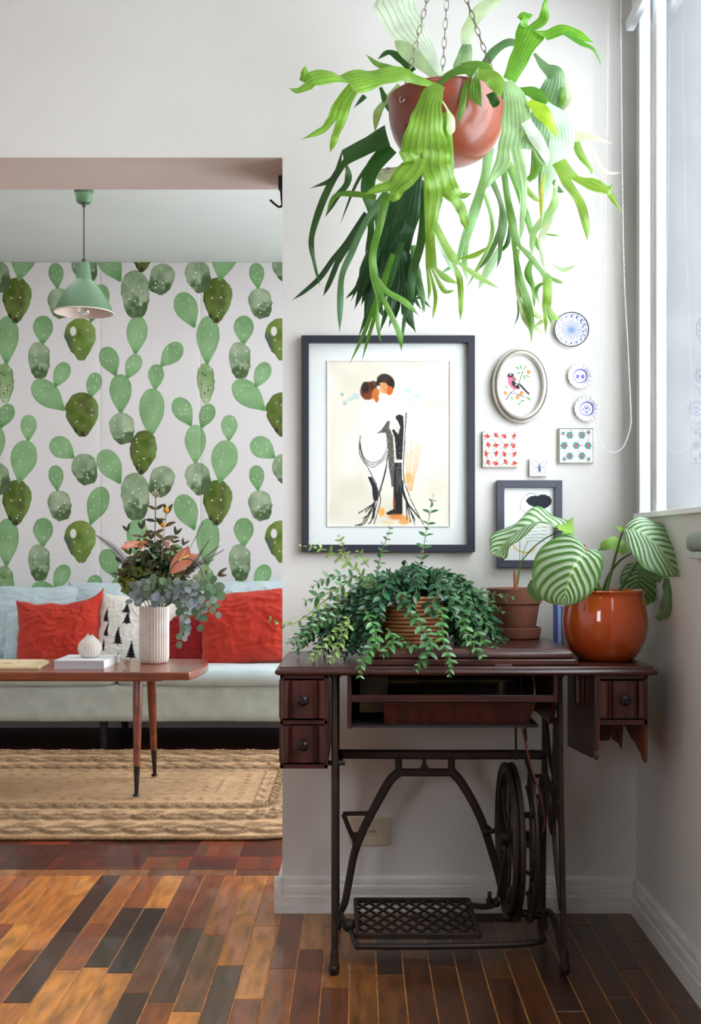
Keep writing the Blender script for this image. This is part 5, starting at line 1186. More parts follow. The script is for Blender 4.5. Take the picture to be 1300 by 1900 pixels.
def ribbon(mb, L0, R0, pts, kids, ua, ub, v0, cam_=.07, n=7, twist=0, tip=True, sh=1.):
    """pts: [(Vector, width)]; grows from the edge L0-R0"""
    S0 = (L0+R0)/2; w0 = (R0-L0).length; P = catmull([S0]+[p for p, w_ in pts], n); m_ = len(P); W = [w0]+[w_ for p, w_ in pts]; k = len(W)-1
    c0 = (R0-L0).normalized(); V, A = [], []; NC = 5; vacc = v0; lastc = c0
    for i, p in enumerate(P):
        f = i/n; j = min(int(f), k-1); q = f-j; q = q*q*(3-2*q); w_ = W[j]+(W[j+1]-W[j])*q
        t = (P[min(i+1, m_-1)]-P[max(i-1, 0)]).normalized()
        N_ = Vector((.25*math.sin(i*.5+v0*9), -1, .35)).normalized(); N_ = N_*math.cos(twist)+t.cross(N_)*math.sin(twist)
        c = t.cross(N_).normalized()
        if c.dot(lastc) < 0: c = -c
        bl = min(1, i/(n*.8)); c = (c0*(1-bl)+c*bl); c = (c*.6+lastc*.4).normalized(); lastc = c
        N2 = c.cross(t).normalized(); N2 = N2 if N2.y < 0 else -N2
        if i: vacc += (p-P[i-1]).length
        if tip and not kids and i > m_-4: w_ *= (1, .8, .5, .12)[i-(m_-4)]
        for a in range(NC):
            u = a/(NC-1)*2-1
            cr_ = sh+(1-sh)*min(1, i/n); rp_ = min(1, i/n)*min(1, (m_-1-i)/n); V.append(p+c*(w_/2*u)+N2*(cam_*cr_*w_*(1-u*u)+.03*rp_*w_*math.sin(vacc*60+a*2))); A.append((ua+(ub-ua)*(u*.5+.5), vacc, 0))
    mb.add(V, [(i*NC+a, i*NC+a+1, (i+1)*NC+a+1, (i+1)*NC+a) for i in range(m_-1) for a in range(NC-1)], A)
    if kids:
        Cend = P[-1]; We = W[-1]; NN = N2
        def E_(t_): u = t_*2-1; return Cend+lastc*(We/2*u)+NN*(cam_*We*(1-u*u))
        ks = kids; cen = [sum((Vector(q[0]) for q in kd[0]), Vector())/len(kd[0]) for kd in ks]
        order = sorted(range(len(ks)), key=lambda i: (Vector(ks[i][0][min(1, len(ks[i][0])-1)][0])-P[-1]).dot(lastc))
        tot = sum(ks[i][2] for i in order); a = 0
        for i in order:
            b = a+ks[i][2]/tot; ribbon(mb, E_(a), E_(b), ks[i][0], ks[i][1], ua+(ub-ua)*a, ua+(ub-ua)*b, vacc, cam_, n, twist, tip, ks[i][2]/tot); a = b
def conv(node, f, sc):
    pts, kids, *r = node
    return ([(f(p[0], p[1], p[3] if len(p) > 3 else None), p[2]*sc) for p in pts], [conv(k, f, sc) for k in kids], r[0] if r else 1.)
def frond(start, node, col, D0=2.70, D1=None, mp='C', twist=0, parent=None, cam_=.07):
    """start (x,y,w); node (pts, kids[, share]); coordinates of a close-up, depth interpolated down the leaf"""
    D1 = D0 if D1 is None else D1
    fx = {'C': lambda x, y: (520+x/1.9118, y/1.9118), 'L': lambda x, y: (520+x/4.317, 240+y/4.317), 'R': lambda x, y: (790+x/3.5135, 280+y/3.5135)}[mp]
    px_sc = {'C': 1/1.9118, 'L': 1/4.317, 'R': 1/3.5135}[mp]
    x0, y0 = fx(start[0], start[1])
    span = 260.
    def f(x, y, D=None):
        X, Y = fx(x, y); t = min(1, math.hypot(X-x0, Y-y0)/span); DD = D if D else D0+(D1-D0)*t; return at(X, Y, DD)
    sc = px_sc*((D0+D1)/2)/F; nd = conv(node, f, sc)
    s0 = f(start[0], start[1]); t = (nd[0][0][0]-s0).normalized(); c = t.cross(Vector((0, -1, .2))).normalized(); w_ = start[2]*sc
    mb = MB(); ribbon(mb, s0-c*w_/2, s0+c*w_/2, nd[0], nd[1], -1, 1, 0, twist=twist, cam_=cam_)
    cc = tuple(min(255, v*R.uniform(.93, 1.07)) for v in GREENS[col])
    return mb.build('frond', m_fern, parent or fern, sharp=180, color=cc)
T = lambda *p: list(p)
# background ones first
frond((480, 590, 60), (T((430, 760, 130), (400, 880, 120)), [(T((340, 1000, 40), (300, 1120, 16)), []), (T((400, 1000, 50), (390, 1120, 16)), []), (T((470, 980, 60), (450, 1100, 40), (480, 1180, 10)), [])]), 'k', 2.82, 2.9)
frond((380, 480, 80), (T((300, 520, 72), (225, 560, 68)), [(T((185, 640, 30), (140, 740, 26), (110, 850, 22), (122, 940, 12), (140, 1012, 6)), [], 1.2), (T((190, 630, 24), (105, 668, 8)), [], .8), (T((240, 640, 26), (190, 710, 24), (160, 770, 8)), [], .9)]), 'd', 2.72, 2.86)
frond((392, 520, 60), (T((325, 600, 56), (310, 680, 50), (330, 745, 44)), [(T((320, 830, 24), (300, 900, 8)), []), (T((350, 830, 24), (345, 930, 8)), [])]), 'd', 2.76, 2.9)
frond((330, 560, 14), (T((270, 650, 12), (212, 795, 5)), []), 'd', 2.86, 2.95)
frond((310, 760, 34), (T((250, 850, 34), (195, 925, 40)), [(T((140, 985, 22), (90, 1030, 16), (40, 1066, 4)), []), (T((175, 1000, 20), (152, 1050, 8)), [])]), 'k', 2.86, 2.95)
frond((378, 680, 26), (T((310, 775, 24), (255, 890, 24), (218, 980, 22), (212, 1080, 24), (210, 1180, 6)), []), 'g', 2.70, 2.78)
frond((378, 690, 30), (T((352, 800, 28), (328, 900, 28), (332, 980, 30)), [(T((372, 1030, 22), (440, 1070, 26), (492, 1120, 6)), []), (T((365, 1060, 20), (420, 1180, 22), (430, 1248, 5)), []), (T((342, 1060, 12), (345, 1150, 14), (358, 1228, 4)), [], .5)]), 'm', 2.62, 2.64)
frond((520, 640, 34), (T((500, 850, 30), (470, 960, 32), (462, 1060, 26)), [(T((440, 1130, 14), (428, 1240, 4)), []), (T((500, 1060, 10), (506, 1110, 4)), [])]), 'd', 2.78, 2.88)
frond((525, 640, 36), (T((530, 830, 34), (535, 950, 40)), [(T((528, 1020, 12), (525, 1070, 4)), [], .4), (T((585, 985, 26), (640, 1010, 6)), []), (T((550, 1050, 14), (540, 1130, 10)), [], .5), (T((580, 1030, 18), (618, 1030, 6)), [], .5)]), 'b', 2.76, 2.86)
frond((545, 790, 26), (T((590, 880, 30), (620, 925, 34)), [(T((690, 905, 22), (745, 870, 5)), []), (T((700, 980, 24), (787, 1030, 4)), []), (T((635, 990, 22), (640, 1070, 20), (638, 1136, 6)), [])]), 'b', 2.74, 2.82)
frond((545, 820, 16), (T((580, 890, 22), (620, 970, 14), (700, 1090, 4)), []), 'w', 2.84, 2.9)
frond((470, 870, 20), (T((480, 960, 30), (500, 1040, 24), (512, 1110, 6)), []), 'g', 2.86, 2.9)
for (x0, y0, x1, y1, x2, y2, w_, c) in ((400, 760, 330, 900, 250, 1070, 30, 'k'), (360, 800, 300, 960, 262, 1100, 34, 'k'), (410, 850, 360, 1000, 275, 1200, 30, 'd'), (380, 850, 330, 1040, 330, 1140, 34, 'k'),
                                        (430, 860, 380, 1010, 310, 1100, 26, 'd'), (400, 900, 350, 1050, 245, 1292, 22, 'm'), (420, 900, 400, 1040, 352, 1180, 26, 'd'), (450, 850, 430, 1010, 400, 1150, 30, 'k'),
                                        (380, 860, 290, 1000, 230, 1060, 22, 'k'), (470, 930, 460, 1020, 500, 1100, 20, 'd'), (360, 900, 310, 1040, 300, 1190, 20, 'k'), (350, 760, 270, 820, 235, 850, 18, 'd')):
    frond((x0, y0, w_*.8), (T((x1, y1, w_*1.25), ), [(T(((x1+x2)/2+R.uniform(-8, 8), (y1+y2)/2, w_*.7), (x2, y2, 5)), []), (T(((x1+x2)/2+22, (y1+y2)/2, w_*.6), (x2+R.uniform(24, 46), y2-R.uniform(0, 50), 4)), [])]), c, R.uniform(2.78, 2.95), 2.95)
frond((340, 700, 22), (T((260, 688, 26), (195, 695, 18), (160, 765, 5)), []), 'm', 2.75, 2.8)
frond((620, 560, 24), (T((390, 620, 60), (360, 600, 60), (350, 640, 30)), []), 'w', 2.86, 2.88)
# right cascade
frond((410, -20, 70), (T((385, 160, 56), (320, 380, 66), (255, 580, 60)), [(T((200, 720, 34), (95, 800, 14)), []), (T((250, 740, 40), (275, 860, 8)), [])]), 'p', 2.86, 2.88, 'R')
frond((500, 70, 40), (T((530, 300, 44), (565, 480, 56), (590, 620, 60)), [(T((600, 780, 40), (650, 960, 60), (680, 1100, 50), (690, 1250, 6)), []), (T((680, 690, 40), (750, 780, 40), (800, 840, 60)), [(T((860, 850, 30), (898, 862, 10)), []), (T((720, 900, 30), (740, 1010, 6)), [])])]), 'm', 2.76, 2.84, 'R')
frond((520, 70, 30), (T((600, 260, 36), (660, 440, 44), (700, 560, 40), (780, 720, 10)), []), 'm', 2.80, 2.86, 'R')
frond((840, 240, 24), (T((835, 350, 56), (760, 460, 60), (700, 540, 44), (690, 690, 26)), []), 'p', 2.66, 2.70, 'R')
frond((850, 200, 24), (T((820, 420, 50), (755, 560, 44), (760, 680, 40), (778, 800, 8)), []), 'w', 2.70, 2.74, 'R')
frond((865, 70, 100), (T((940, 190, 130), ), [(T((1000, 330, 60), (1040, 470, 56), (1052, 590, 10)), []), (T((1080, 215, 100), (1190, 260, 66)), [(T((1210, 300, 40), (1290, 420, 6)), [], 3), (T((1205, 225, 20), (1212, 262, 6)), [], .6)])]), 'b', 2.58, 2.50, 'R')
frond((770, 150, 16), (T((752, 300, 28), (750, 500, 6)), []), 'y', 2.55, 2.55, 'R')
frond((600, 640, 26), (T((590, 780, 30), (620, 950, 60)), [(T((640, 1080, 40), (680, 1180, 14), (684, 1260, 3)), []), (T((710, 1060, 46), (770, 1100, 40), (690, 1150, 12)), []), (T((700, 1130, 30), (795, 1212, 5)), [], .7)]), 'p', 2.82, 2.88, 'R')
frond((690, 700, 30), (T((665, 800, 50), (700, 900, 30), (705, 1020, 20)), []), 'm', 2.88, 2.92, 'R')
frond((790, 830, 60), (T((790, 950, 60), (785, 1010, 60)), [(T((780, 1100, 26), (778, 1205, 5)), []), (T((830, 1080, 50), (880, 1100, 10)), []), (T((805, 1080, 22), (832, 1155, 6)), [], .6)]), 'b', 2.76, 2.8, 'R')
frond((820, 740, 8), (T((900, 775, 34), (990, 735, 6)), []), 'p', 2.8, 2.8, 'R')
frond((770, 540, 10), (T((820, 548, 16), (878, 555, 4)), []), 'm', 2.8, 2.8, 'R')
frond((600, 970, 16), (T((600, 1070, 12), (570, 1150, 4)), []), 'g', 2.86, 2.9, 'R')
frond((430, 190, 40), (T((490, 350, 34), (500, 480, 60), (470, 600, 66)), [(T((400, 700, 30), (330, 790, 5)), []), (T((480, 690, 22), (458, 772, 4)), [])]), 'g', 2.84, 2.9, 'R')
frond((380, 280, 24), (T((430, 450, 26), (420, 600, 30), (340, 760, 24), (260, 900, 5)), []), 'p', 2.88, 2.94, 'R')
frond((480, 640, 40), (T((410, 760, 60), (360, 860, 30), (345, 910, 6)), []), 'w', 2.90, 2.95, 'R')
frond((530, 80, 60), (T((600, 190, 50), (700, 300, 40), (740, 330, 26)), []), 'b', 2.85, 2.85, 'R')
frond((545, 480, 14), (T((530, 600, 30), (465, 680, 10)), []), 'd', 2.9, 2.92, 'R')
frond((700, -60, 60), (T((730, 60, 60), (700, 160, 50), (640, 190, 20)), []), 'm', 2.85, 2.85, 'R')
frond((640, 330, 8), (T((628, 480, 26), (606, 600, 6)), []), 'b', 2.6, 2.6, 'R')
frond((830, 190, 26), (T((860, 250, 40), (905, 272, 8)), []), 'd', 2.8, 2.8, 'R')
frond((1090, -20, 20), (T((1140, 110, 34), (1200, 145, 24), (1272, 140, 5)), []), 'w', 2.78, 2.75, 'R')
frond((990, -30, 30), (T((1010, 40, 26), (1060, 80, 12), (1075, 150, 4)), []), 'y', 2.75, 2.7, 'R')
# upper ones, C coordinates
frond((565, 275, 40), (T((500, 170, 90), (430, 70, 150), (385, -40, 190)), []), 'w', 2.84, 2.80)
frond((560, 285, 26), (T((490, 215, 60), (440, 175, 66), (405, 145, 30)), []), 'p', 2.80, 2.72)
frond((645, 245, 70), (T((655, 190, 50), (660, 160, 30), (640, 220, 10)), []), 'p', 2.9, 2.9)
frond((655, 190, 26), (T((665, 110, 50), (700, 50, 54), (750, 10, 50), (785, 15, 20)), []), 'w', 2.92, 2.94)
frond((812, 285, 50), (T((850, 200, 70), (880, 130, 100), (895, 105, 110)), [(T((875, 75, 60), (860, 60, 50), (838, 62, 10)), []), (T((930, 70, 40), (938, 20, 20), (942, -10, 6)), []), (T((945, 125, 44), (1000, 105, 50), (1050, 125, 46), (1108, 150, 16)), [], 1.2)]), 'b', 2.74, 2.64)
frond((1010, 115, 24), (T((1060, 150, 20), (1110, 175, 14), (1138, 232, 5)), []), 'm', 2.64, 2.62)
frond((810, 280, 20), (T((825, 230, 26), (845, 172, 18)), []), 'd', 2.78, 2.78)
frond((720, 235, 30), (T((760, 180, 34), (810, 150, 36), (862, 162, 30)), []), 'g', 2.88, 2.86)
frond((900, 190, 12), (T((935, 235, 34), (975, 270, 76), (960, 350, 100), (925, 440, 90), (920, 540, 60)), [(T((900, 610, 30), (880, 650, 8)), []), (T((930, 620, 30), (915, 700, 8)), [])]), 'g', 2.90, 2.88)
frond((995, 275, 40), (T((1015, 340, 36), (1000, 400, 20)), []), 'p', 2.9, 2.9)
frond((1000, 310, 14), (T((1000, 350, 20), (980, 395, 5)), []), 'm', 2.88, 2.88)
frond((845, 320, 26), (T((900, 330, 50), (960, 385, 30), (1010, 440, 20)), []), 'm', 2.70, 2.62)
frond((880, 360, 30), (T((920, 390, 60), (950, 430, 46), (980, 485, 18)), []), 'y', 2.60, 2.54)
frond((930, 380, 60), (T((985, 430, 90), (1000, 510, 84), (955, 600, 56), (935, 700, 20), (925, 800, 10)), []), 'w', 2.66, 2.62)
frond((990, 440, 70), (T((1040, 480, 50), (1100, 485, 30), (1182, 512, 6)), []), 'w', 2.68, 2.66)
frond((1040, 470, 30), (T((1060, 540, 30), (1100, 600, 16), (1102, 620, 5)), []), 'b', 2.7, 2.7)
frond((1030, 540, 30), (T((1120, 640, 20), (1140, 740, 6)), []), 'w', 2.86, 2.9)
frond((800, 290, 44), (T((830, 350, 84), (838, 450, 110), (830, 530, 120)), [(T((785, 585, 56), (745, 640, 22), (733, 668, 6)), [], 1), (T((852, 610, 40), (862, 720, 26), (846, 862, 5)), [], .9), (T((890, 480, 50), (920, 540, 44), (945, 600, 14)), [], .8)]), 'p', 2.62, 2.56)
frond((870, 430, 40), (T((900, 480, 50), (935, 540, 40), (948, 590, 10)), []), 'w', 2.58, 2.58)
# left horizontal frond
frond((545, 300, 20), (T((490, 285, 44), (430, 262, 62), (360, 272, 80), (290, 285, 96), (240, 300, 110)), [(T((180, 270, 64), (120, 280, 64), (90, 300, 60)), [(T((85, 260, 26), (88, 232, 8)), [], .8), (T((60, 322, 24), (30, 312, 6)), [], 1)], 1.1), (T((220, 370, 66), (200, 425, 64)), [(T((150, 460, 28), (70, 497, 5)), []), (T((195, 480, 26), (188, 505, 24), (176, 542, 6)), [])])]), 'b', 2.66, 2.50)
frond((440, 262, 44), (T((390, 245, 36), (340, 225, 24), (302, 192, 5)), []), 'm', 2.64, 2.58)
frond((470, 255, 30), (T((430, 210, 36), (385, 185, 22), (345, 210, 10)), []), 'd', 2.80, 2.84)
frond((420, 300, 14), (T((380, 350, 22), (345, 400, 30), (335, 470, 10)), []), 'p', 2.86, 2.86)
frond((355, 310, 12), (T((370, 350, 24), (385, 400, 10)), []), 'd', 2.86, 2.86)
frond((300, 340, 20), (T((258, 385, 4), ), []), 'd', 2.7, 2.7)
# front centre frond
frond((565, 300, 44), (T((535, 350, 84), (518, 430, 120), (512, 510, 165), (512, 545, 190)), [
    (T((478, 578, 84), (440, 628, 84)), [(T((395, 655, 46), (350, 668, 36), (292, 692, 7)), []), (T((422, 668, 50), (405, 695, 42), (396, 716, 24)), [])], 1),
    (T((552, 590, 108), (566, 640, 118)), [(T((548, 690, 58), (540, 760, 46), (525, 852, 6)), []), (T((602, 676, 66), (628, 705, 64)), [(T((650, 694, 26), (680, 686, 5)), [], .6), (T((640, 740, 40), (652, 780, 32), (664, 822, 6)), [])])], 1.25)]), 'b', 2.58, 2.58, cam_=.05)
frond((590, 400, 30), (T((595, 480, 30), (605, 560, 20), (612, 650, 8), (630, 725, 3)), []), 'b', 2.62, 2.60)
frond((560, 300, 20), (T((600, 265, 30), (650, 245, 44), (690, 258, 60)), [(T((655, 320, 26), (645, 380, 24), (625, 455, 4)), [], .8), (T((690, 330, 44), (712, 378, 20)), [], 1)]), 'm', 2.66, 2.58)
frond((700, 262, 40), (T((745, 275, 64), (785, 320, 56), (798, 362, 12)), []), 'b', 2.62, 2.60)
frond((640, 238, 30), (T((690, 232, 40), (735, 240, 34), (755, 270, 14)), []), 'm', 2.70, 2.66)
frond((745, 330, 36), (T((760, 365, 36), (752, 382, 12)), []), 'd', 2.64, 2.63)
frond((568, 350, 6), (T((590, 385, 8), (605, 430, 30), (602, 480, 34)), []), 'w', 2.60, 2.59)

# ---------------- generic small leaves
def leafmesh(L_, W_, fold=.25, curl=.3, nl=5, shape=.5, rnd=False):
    V, A = [], []
    for j in range(nl+1):
        v = j/nl; w_ = W_/2*(math.sin(math.pi*v**shape*.97+.03)**.8 if v < 1 else 0.02)
        if rnd: w_ = W_/2*max(.04, math.sqrt(max(0, 1-(2*v-1)**2)))
        for a in (-1, 0, 1):
            V.append(Vector((a*w_, v*L_, -curl*L_*v*v+fold*w_*abs(a)))); A.append((a, v, 0))
    return V, [(j*3+a, j*3+a+1, (j+1)*3+a+1, (j+1)*3+a) for j in range(nl) for a in (0, 1)], A
def basis(pos, d, up):
    d = d.normalized(); x = d.cross(up)
    if x.length < 1e-3: x = d.orthogonal()
    x.normalize(); z = x.cross(d); return Matrix.Translation(pos)@Matrix((x, d, z)).transposed().to_4x4()
m_lip = leafmat('small_leaf', rough=.34, veins=3.14, vamt=.0, trans=.22, coat=.25, warm=(1.3, 1.3, .6))
# ---------------- basket with trailing plant
KX, KY = at(767, 0, 2.97).x, 2.97; KZ = LID
bp_ = thing('basket_plant', 'trailing small-leaved plant spilling from a round rattan basket on the sewing table', 'plant', (KX, KY, KZ))
m_cane = M('rattan', (184, 126, 76), .5, col2=(140, 84, 48), nscale=20, stretch=(1, 1, 3), bump=.1, coat=.2)
nr = 12
for i in range(nr):
    t = i/(nr-1); rr = .079+.016*math.sin(min(1, t*1.1)*math.pi*.55); MB().torus((KX, KY, KZ+.006+t*.112), rr, .0052, 48, 7, sc=1.0).build('cane_coil', m_cane, bp_, sharp=180)
mb = MB()
for k in range(20):
    a = 2*math.pi*k/20; mb.tube([(KX+.080*math.cos(a), KY+.080*math.sin(a), KZ+.004), (KX+.089*math.cos(a), KY+.089*math.sin(a), KZ+.06), (KX+.088*math.cos(a), KY+.088*math.sin(a), KZ+.12)], .003, 5)
mb.build('cane_stake', m_cane, bp_)['kind'] = 'stuff'
MB().lathe([(0, .0), (.078, .0), (.085, .06), (.086, .112), (0, .114)], (KX, KY, KZ+.002), 40).build('inner_pot', M('dark_soil', (60, 44, 34), .95, col2=(34, 24, 20), nscale=60, bump=.8), bp_)
QV = lambda x, y, D: at(500+x/2.826, 900+y/2.826, D)
vines = []
def V_(pts, c='d', sp=.017, L_=.026, bare=0): vines.append((catmull(pts, 8), c, sp, L_, bare))
V_([QV(640, 545, 2.95), QV(560, 545, 2.9), QV(450, 440, 2.88), QV(350, 370, 2.86), QV(250, 325, 2.85), QV(160, 322, 2.84)], 'l', .013, .022)
V_([QV(400, 390, 2.87), QV(385, 330, 2.87), QV(360, 265, 2.87)], 'l', .012, .018); V_([QV(520, 430, 2.9), QV(490, 390, 2.9), QV(458, 345, 2.9)], 'l', .012, .02)
V_([QV(560, 470, 3.0), QV(585, 360, 3.0), QV(610, 290, 3.0), QV(632, 222, 3.0)], 'g', .016, .022)
V_([QV(790, 440, 3.02), QV(806, 330, 3.03), QV(825, 220, 3.04), QV(845, 130, 3.05), QV(858, 55, 3.06)], 'g', .016, .024)
V_([QV(560, 500, 2.9), QV(470, 490, 2.88), QV(330, 480, 2.86), QV(215, 535, 2.85)], 'g', .015, .024); V_([QV(430, 500, 2.85), QV(330, 555, 2.83), QV(240, 590, 2.83), QV(185, 612, 2.82)], 'g')
V_([QV(420, 560, 2.86), QV(300, 600, 2.84), QV(200, 680, 2.82), QV(100, 735, 2.80), QV(0, 705, 2.78)], 'l', .02, .020)
V_([QV(400, 620, 2.85), QV(300, 680, 2.84), QV(180, 770, 2.82), QV(90, 828, 2.80)], 'g', .014, .02); V_([QV(380, 680, 2.84), QV(280, 720, 2.82), QV(190, 800, 2.80), QV(128, 882, 2.79)], 'g', .013, .019)
V_([QV(430, 680, 2.84), QV(330, 790, 2.80), QV(250, 880, 2.78), QV(190, 938, 2.76)], 'l', .013, .019); V_([QV(420, 720, 2.80), QV(360, 850, 2.77), QV(330, 900, 2.76), QV(298, 940, 2.75)], 'l', .013, .019)
V_([QV(500, 650, 2.84), QV(560, 790, 2.78), QV(520, 880, 2.74), QV(480, 940, 2.72), QV(474, 1012, 2.71)], 'b', .012, .025)
V_([QV(690, 560, 2.86), QV(720, 640, 2.84), QV(790, 740, 2.80), QV(835, 800, 2.77), QV(830, 890, 2.74), QV(765, 972, 2.72)], 'g', .014, .03)
V_([QV(900, 640, 2.84), QV(905, 790, 2.78), QV(925, 860, 2.75), QV(950, 930, 2.72), QV(938, 1010, 2.71)], 'b', .012, .024)
V_([QV(1000, 660, 2.88), QV(1040, 780, 2.82), QV(1080, 860, 2.78), QV(1128, 912, 2.76)], 'b', .013, .025); V_([QV(1080, 760, 2.86), QV(1150, 850, 2.82), QV(1200, 850, 2.80), QV(1180, 905, 2.79)], 'b', .015, .024)
V_([QV(620, 750, 2.82), QV(650, 820, 2.79), QV(630, 850, 2.77), QV(590, 895, 2.76)], 'b', .013, .026); V_([QV(640, 780, 2.82), QV(700, 830, 2.80), QV(730, 840, 2.79), QV(775, 862, 2.78)], 'b', .013, .026)
V_([QV(950, 500, 3.0), QV(1080, 545, 2.98), QV(1180, 575, 2.97), QV(1292, 592, 2.96)], 'g', .017, .02)
V_([QV(980, 520, 2.98), QV(1100, 570, 2.96), QV(1160, 620, 2.95), QV(1222, 668, 2.94)], 'g', .014, .022); V_([QV(980, 580, 2.96), QV(1080, 640, 2.94), QV(1150, 730, 2.92), QV(1192, 812, 2.92)], 'g', .014, .02)
V_([QV(620, 480, 2.9), QV(600, 540, 2.86), QV(570, 650, 2.84), QV(600, 720, 2.83)], 'd', .014, .030); V_([QV(740, 470, 2.9), QV(770, 540, 2.86), QV(745, 600, 2.85), QV(700, 660, 2.84)], 'd', .015, .032)
V_([QV(860, 480, 2.9), QV(880, 560, 2.86), QV(850, 620, 2.85), QV(830, 700, 2.84)], 'd', .015, .030); V_([QV(640, 500, 2.9), QV(655, 580, 2.86), QV(640, 640, 2.85)], 'k', .014, .030)
V_([QV(900, 480, 2.9), QV(930, 560, 2.87), QV(960, 660, 2.84), QV(990, 740, 2.82)], 'd', .014, .028)
V_([QV(700, 420, 2.97), QV(740, 440, 2.92), QV(790, 470, 2.88), QV(800, 520, 2.86)], 'd', .012, .028); V_([QV(800, 420, 2.98), QV(760, 440, 2.93), QV(700, 470, 2.89)], 'k', .012, .028)
rv = random.Random(22)
for k in range(150):
    side = rv.random(); left = side < .58
    if left:
        ph = math.radians(rv.uniform(110, 238)); reach = rv.uniform(.04, .235)
    else:
        ph = math.radians(rv.uniform(-48, 60)); reach = rv.uniform(.03, .155)
    dx, dy = math.cos(ph), math.sin(ph)
    if dy < -.3: reach = min(reach, .13)
    if dy > .2: reach = min(reach, .20); dy *= .5
    r0 = .04*rv.random()
    s_ = Vector((KX+dx*r0-.01, KY+dy*r0, KZ+.118)); z1 = KZ+.118+rv.uniform(.02, .052)*(1.15 if not left else 1)
    a_ = Vector((KX+dx*(.05+reach*.2), KY+dy*(.06+reach*.15), z1)); b_ = Vector((KX+dx*(.085+reach*.55), KY+dy*(.085+reach*.35), z1-.035-reach*.15))
    zend = max(TT+.008, KZ+.10-rv.uniform(.06, .14)); c_ = Vector((KX+dx*(.09+reach*.9), max(2.76, KY+dy*(.09+reach*.5)), zend+.03)); e_ = Vector((KX+dx*(.095+reach), max(2.745, KY+dy*(.095+reach*.55)), zend))
    V_([s_, a_, b_, c_, e_], rv.choice('ddddkg'), .0135, rv.uniform(.022, .032))
for k in range(26):   # crown
    a = rv.uniform(0, 6.28); r = rv.uniform(.01, .075); s_ = Vector((KX+r*math.cos(a)*.7, KY+r*math.sin(a)*.7, KZ+.115)); V_([s_, s_+Vector((math.cos(a)*.03, math.sin(a)*.02, .035)), s_+Vector((math.cos(a)*.075, math.sin(a)*.05, .045+.01*rv.random()))], rv.choice('ddk'), .012, .026)
LC = dict(k=(34, 72, 50), d=(46, 92, 62), g=(74, 122, 74), l=(126, 158, 84), b=(82, 136, 74))
stem = MB(); cand = []
for path, c, sp, L_, bare in vines:
    n_ = len(path); tot = sum((path[i+1]-path[i]).length for i in range(n_-1)); stem.tube(path, [max(.0006, .0014*(1-i/n_*.6)) for i in range(n_)], 4, cap=False)
    acc = rv.random()*sp; pr_ = 0; alt = rv.randint(0, 1); d_ = 0
    for i in range(n_-1):
        sg = path[i+1]-path[i]; l = sg.length; t = (sg/l) if l > 1e-6 else Vector((1, 0, 0)); q = sp-acc
        while q <= l:
            p = path[i]+t*q; fr_ = (d_+q)/tot; sz = L_*(1.0 if fr_ < .75 else 1-.55*(fr_-.75)/.25)*rv.uniform(.85, 1.12)
            up = Vector((0, -.25, 1)); sd = t.cross(up).normalized(); u2 = sd.cross(t); alt += 1
            for s_ in (-1, 1):
                ang = rv.uniform(-.25, .25)+(alt % 2)*1.3; dr = (sd*math.cos(ang)+u2*math.sin(ang))*s_*.9+t*rv.uniform(.35, .75)+Vector((0, -.15, -.05))
                nrm = Vector((rv.uniform(-.4, .4), -.7+rv.uniform(-.4, .3), .8)); cand.append((p, dr, nrm, sz, c, rv.random()))
            q += sp
        acc = (l-(q-sp)); d_ += l
so2 = stem.build('stems', M('vine_stem', (120, 98, 70), .6, col2=(90, 110, 60), nscale=30), bp_); so2['kind'] = 'stuff'
cand.sort(key=lambda q: q[0].y+(0 if q[4] in 'bl' else .03)-q[3]*3)
key = {}
def lipleaf(sz): return leafmesh(sz, sz*.44, .3, .18, 4, .85)
rest = {k: MB() for k in LC}
protoL = leafmesh(1, .44, .3, .18, 4, .85); pm = bpy.data.meshes.new('leaf'); pm.from_pydata([tuple(v) for v in protoL[0]], [], protoL[1])
at_ = pm.attributes.new('lp', 'FLOAT_VECTOR', 'POINT'); at_.data.foreach_set('vector', np.array(protoL[2], np.float32).ravel()); pm.polygons.foreach_set('use_smooth', [True]*len(pm.polygons)); pm.materials.append(m_lip)
step = 290
for i, (p, dr, nrm, sz, c, rn) in enumerate(cand):
    Mx = basis(p, dr, nrm)
    if i < step:
        o = bpy.data.objects.new('leaf', pm); S.collection.objects.link(o); o.parent = bp_; o.matrix_local = Matrix.Translation(-WORLDPOS[bp_.name])@Mx@Matrix.Scale(sz, 4)
        o.color = (*lin(tuple(min(255, v*(.85+.35*rn)) for v in LC[c])), 1)
    else:
        rest[c].add([Mx@(v*sz) for v in protoL[0]], protoL[1], protoL[2])
for c, mb in rest.items():
    if mb.V: o = mb.build('foliage', m_lip, bp_, sharp=180, color=LC[c]); o['kind'] = 'stuff'

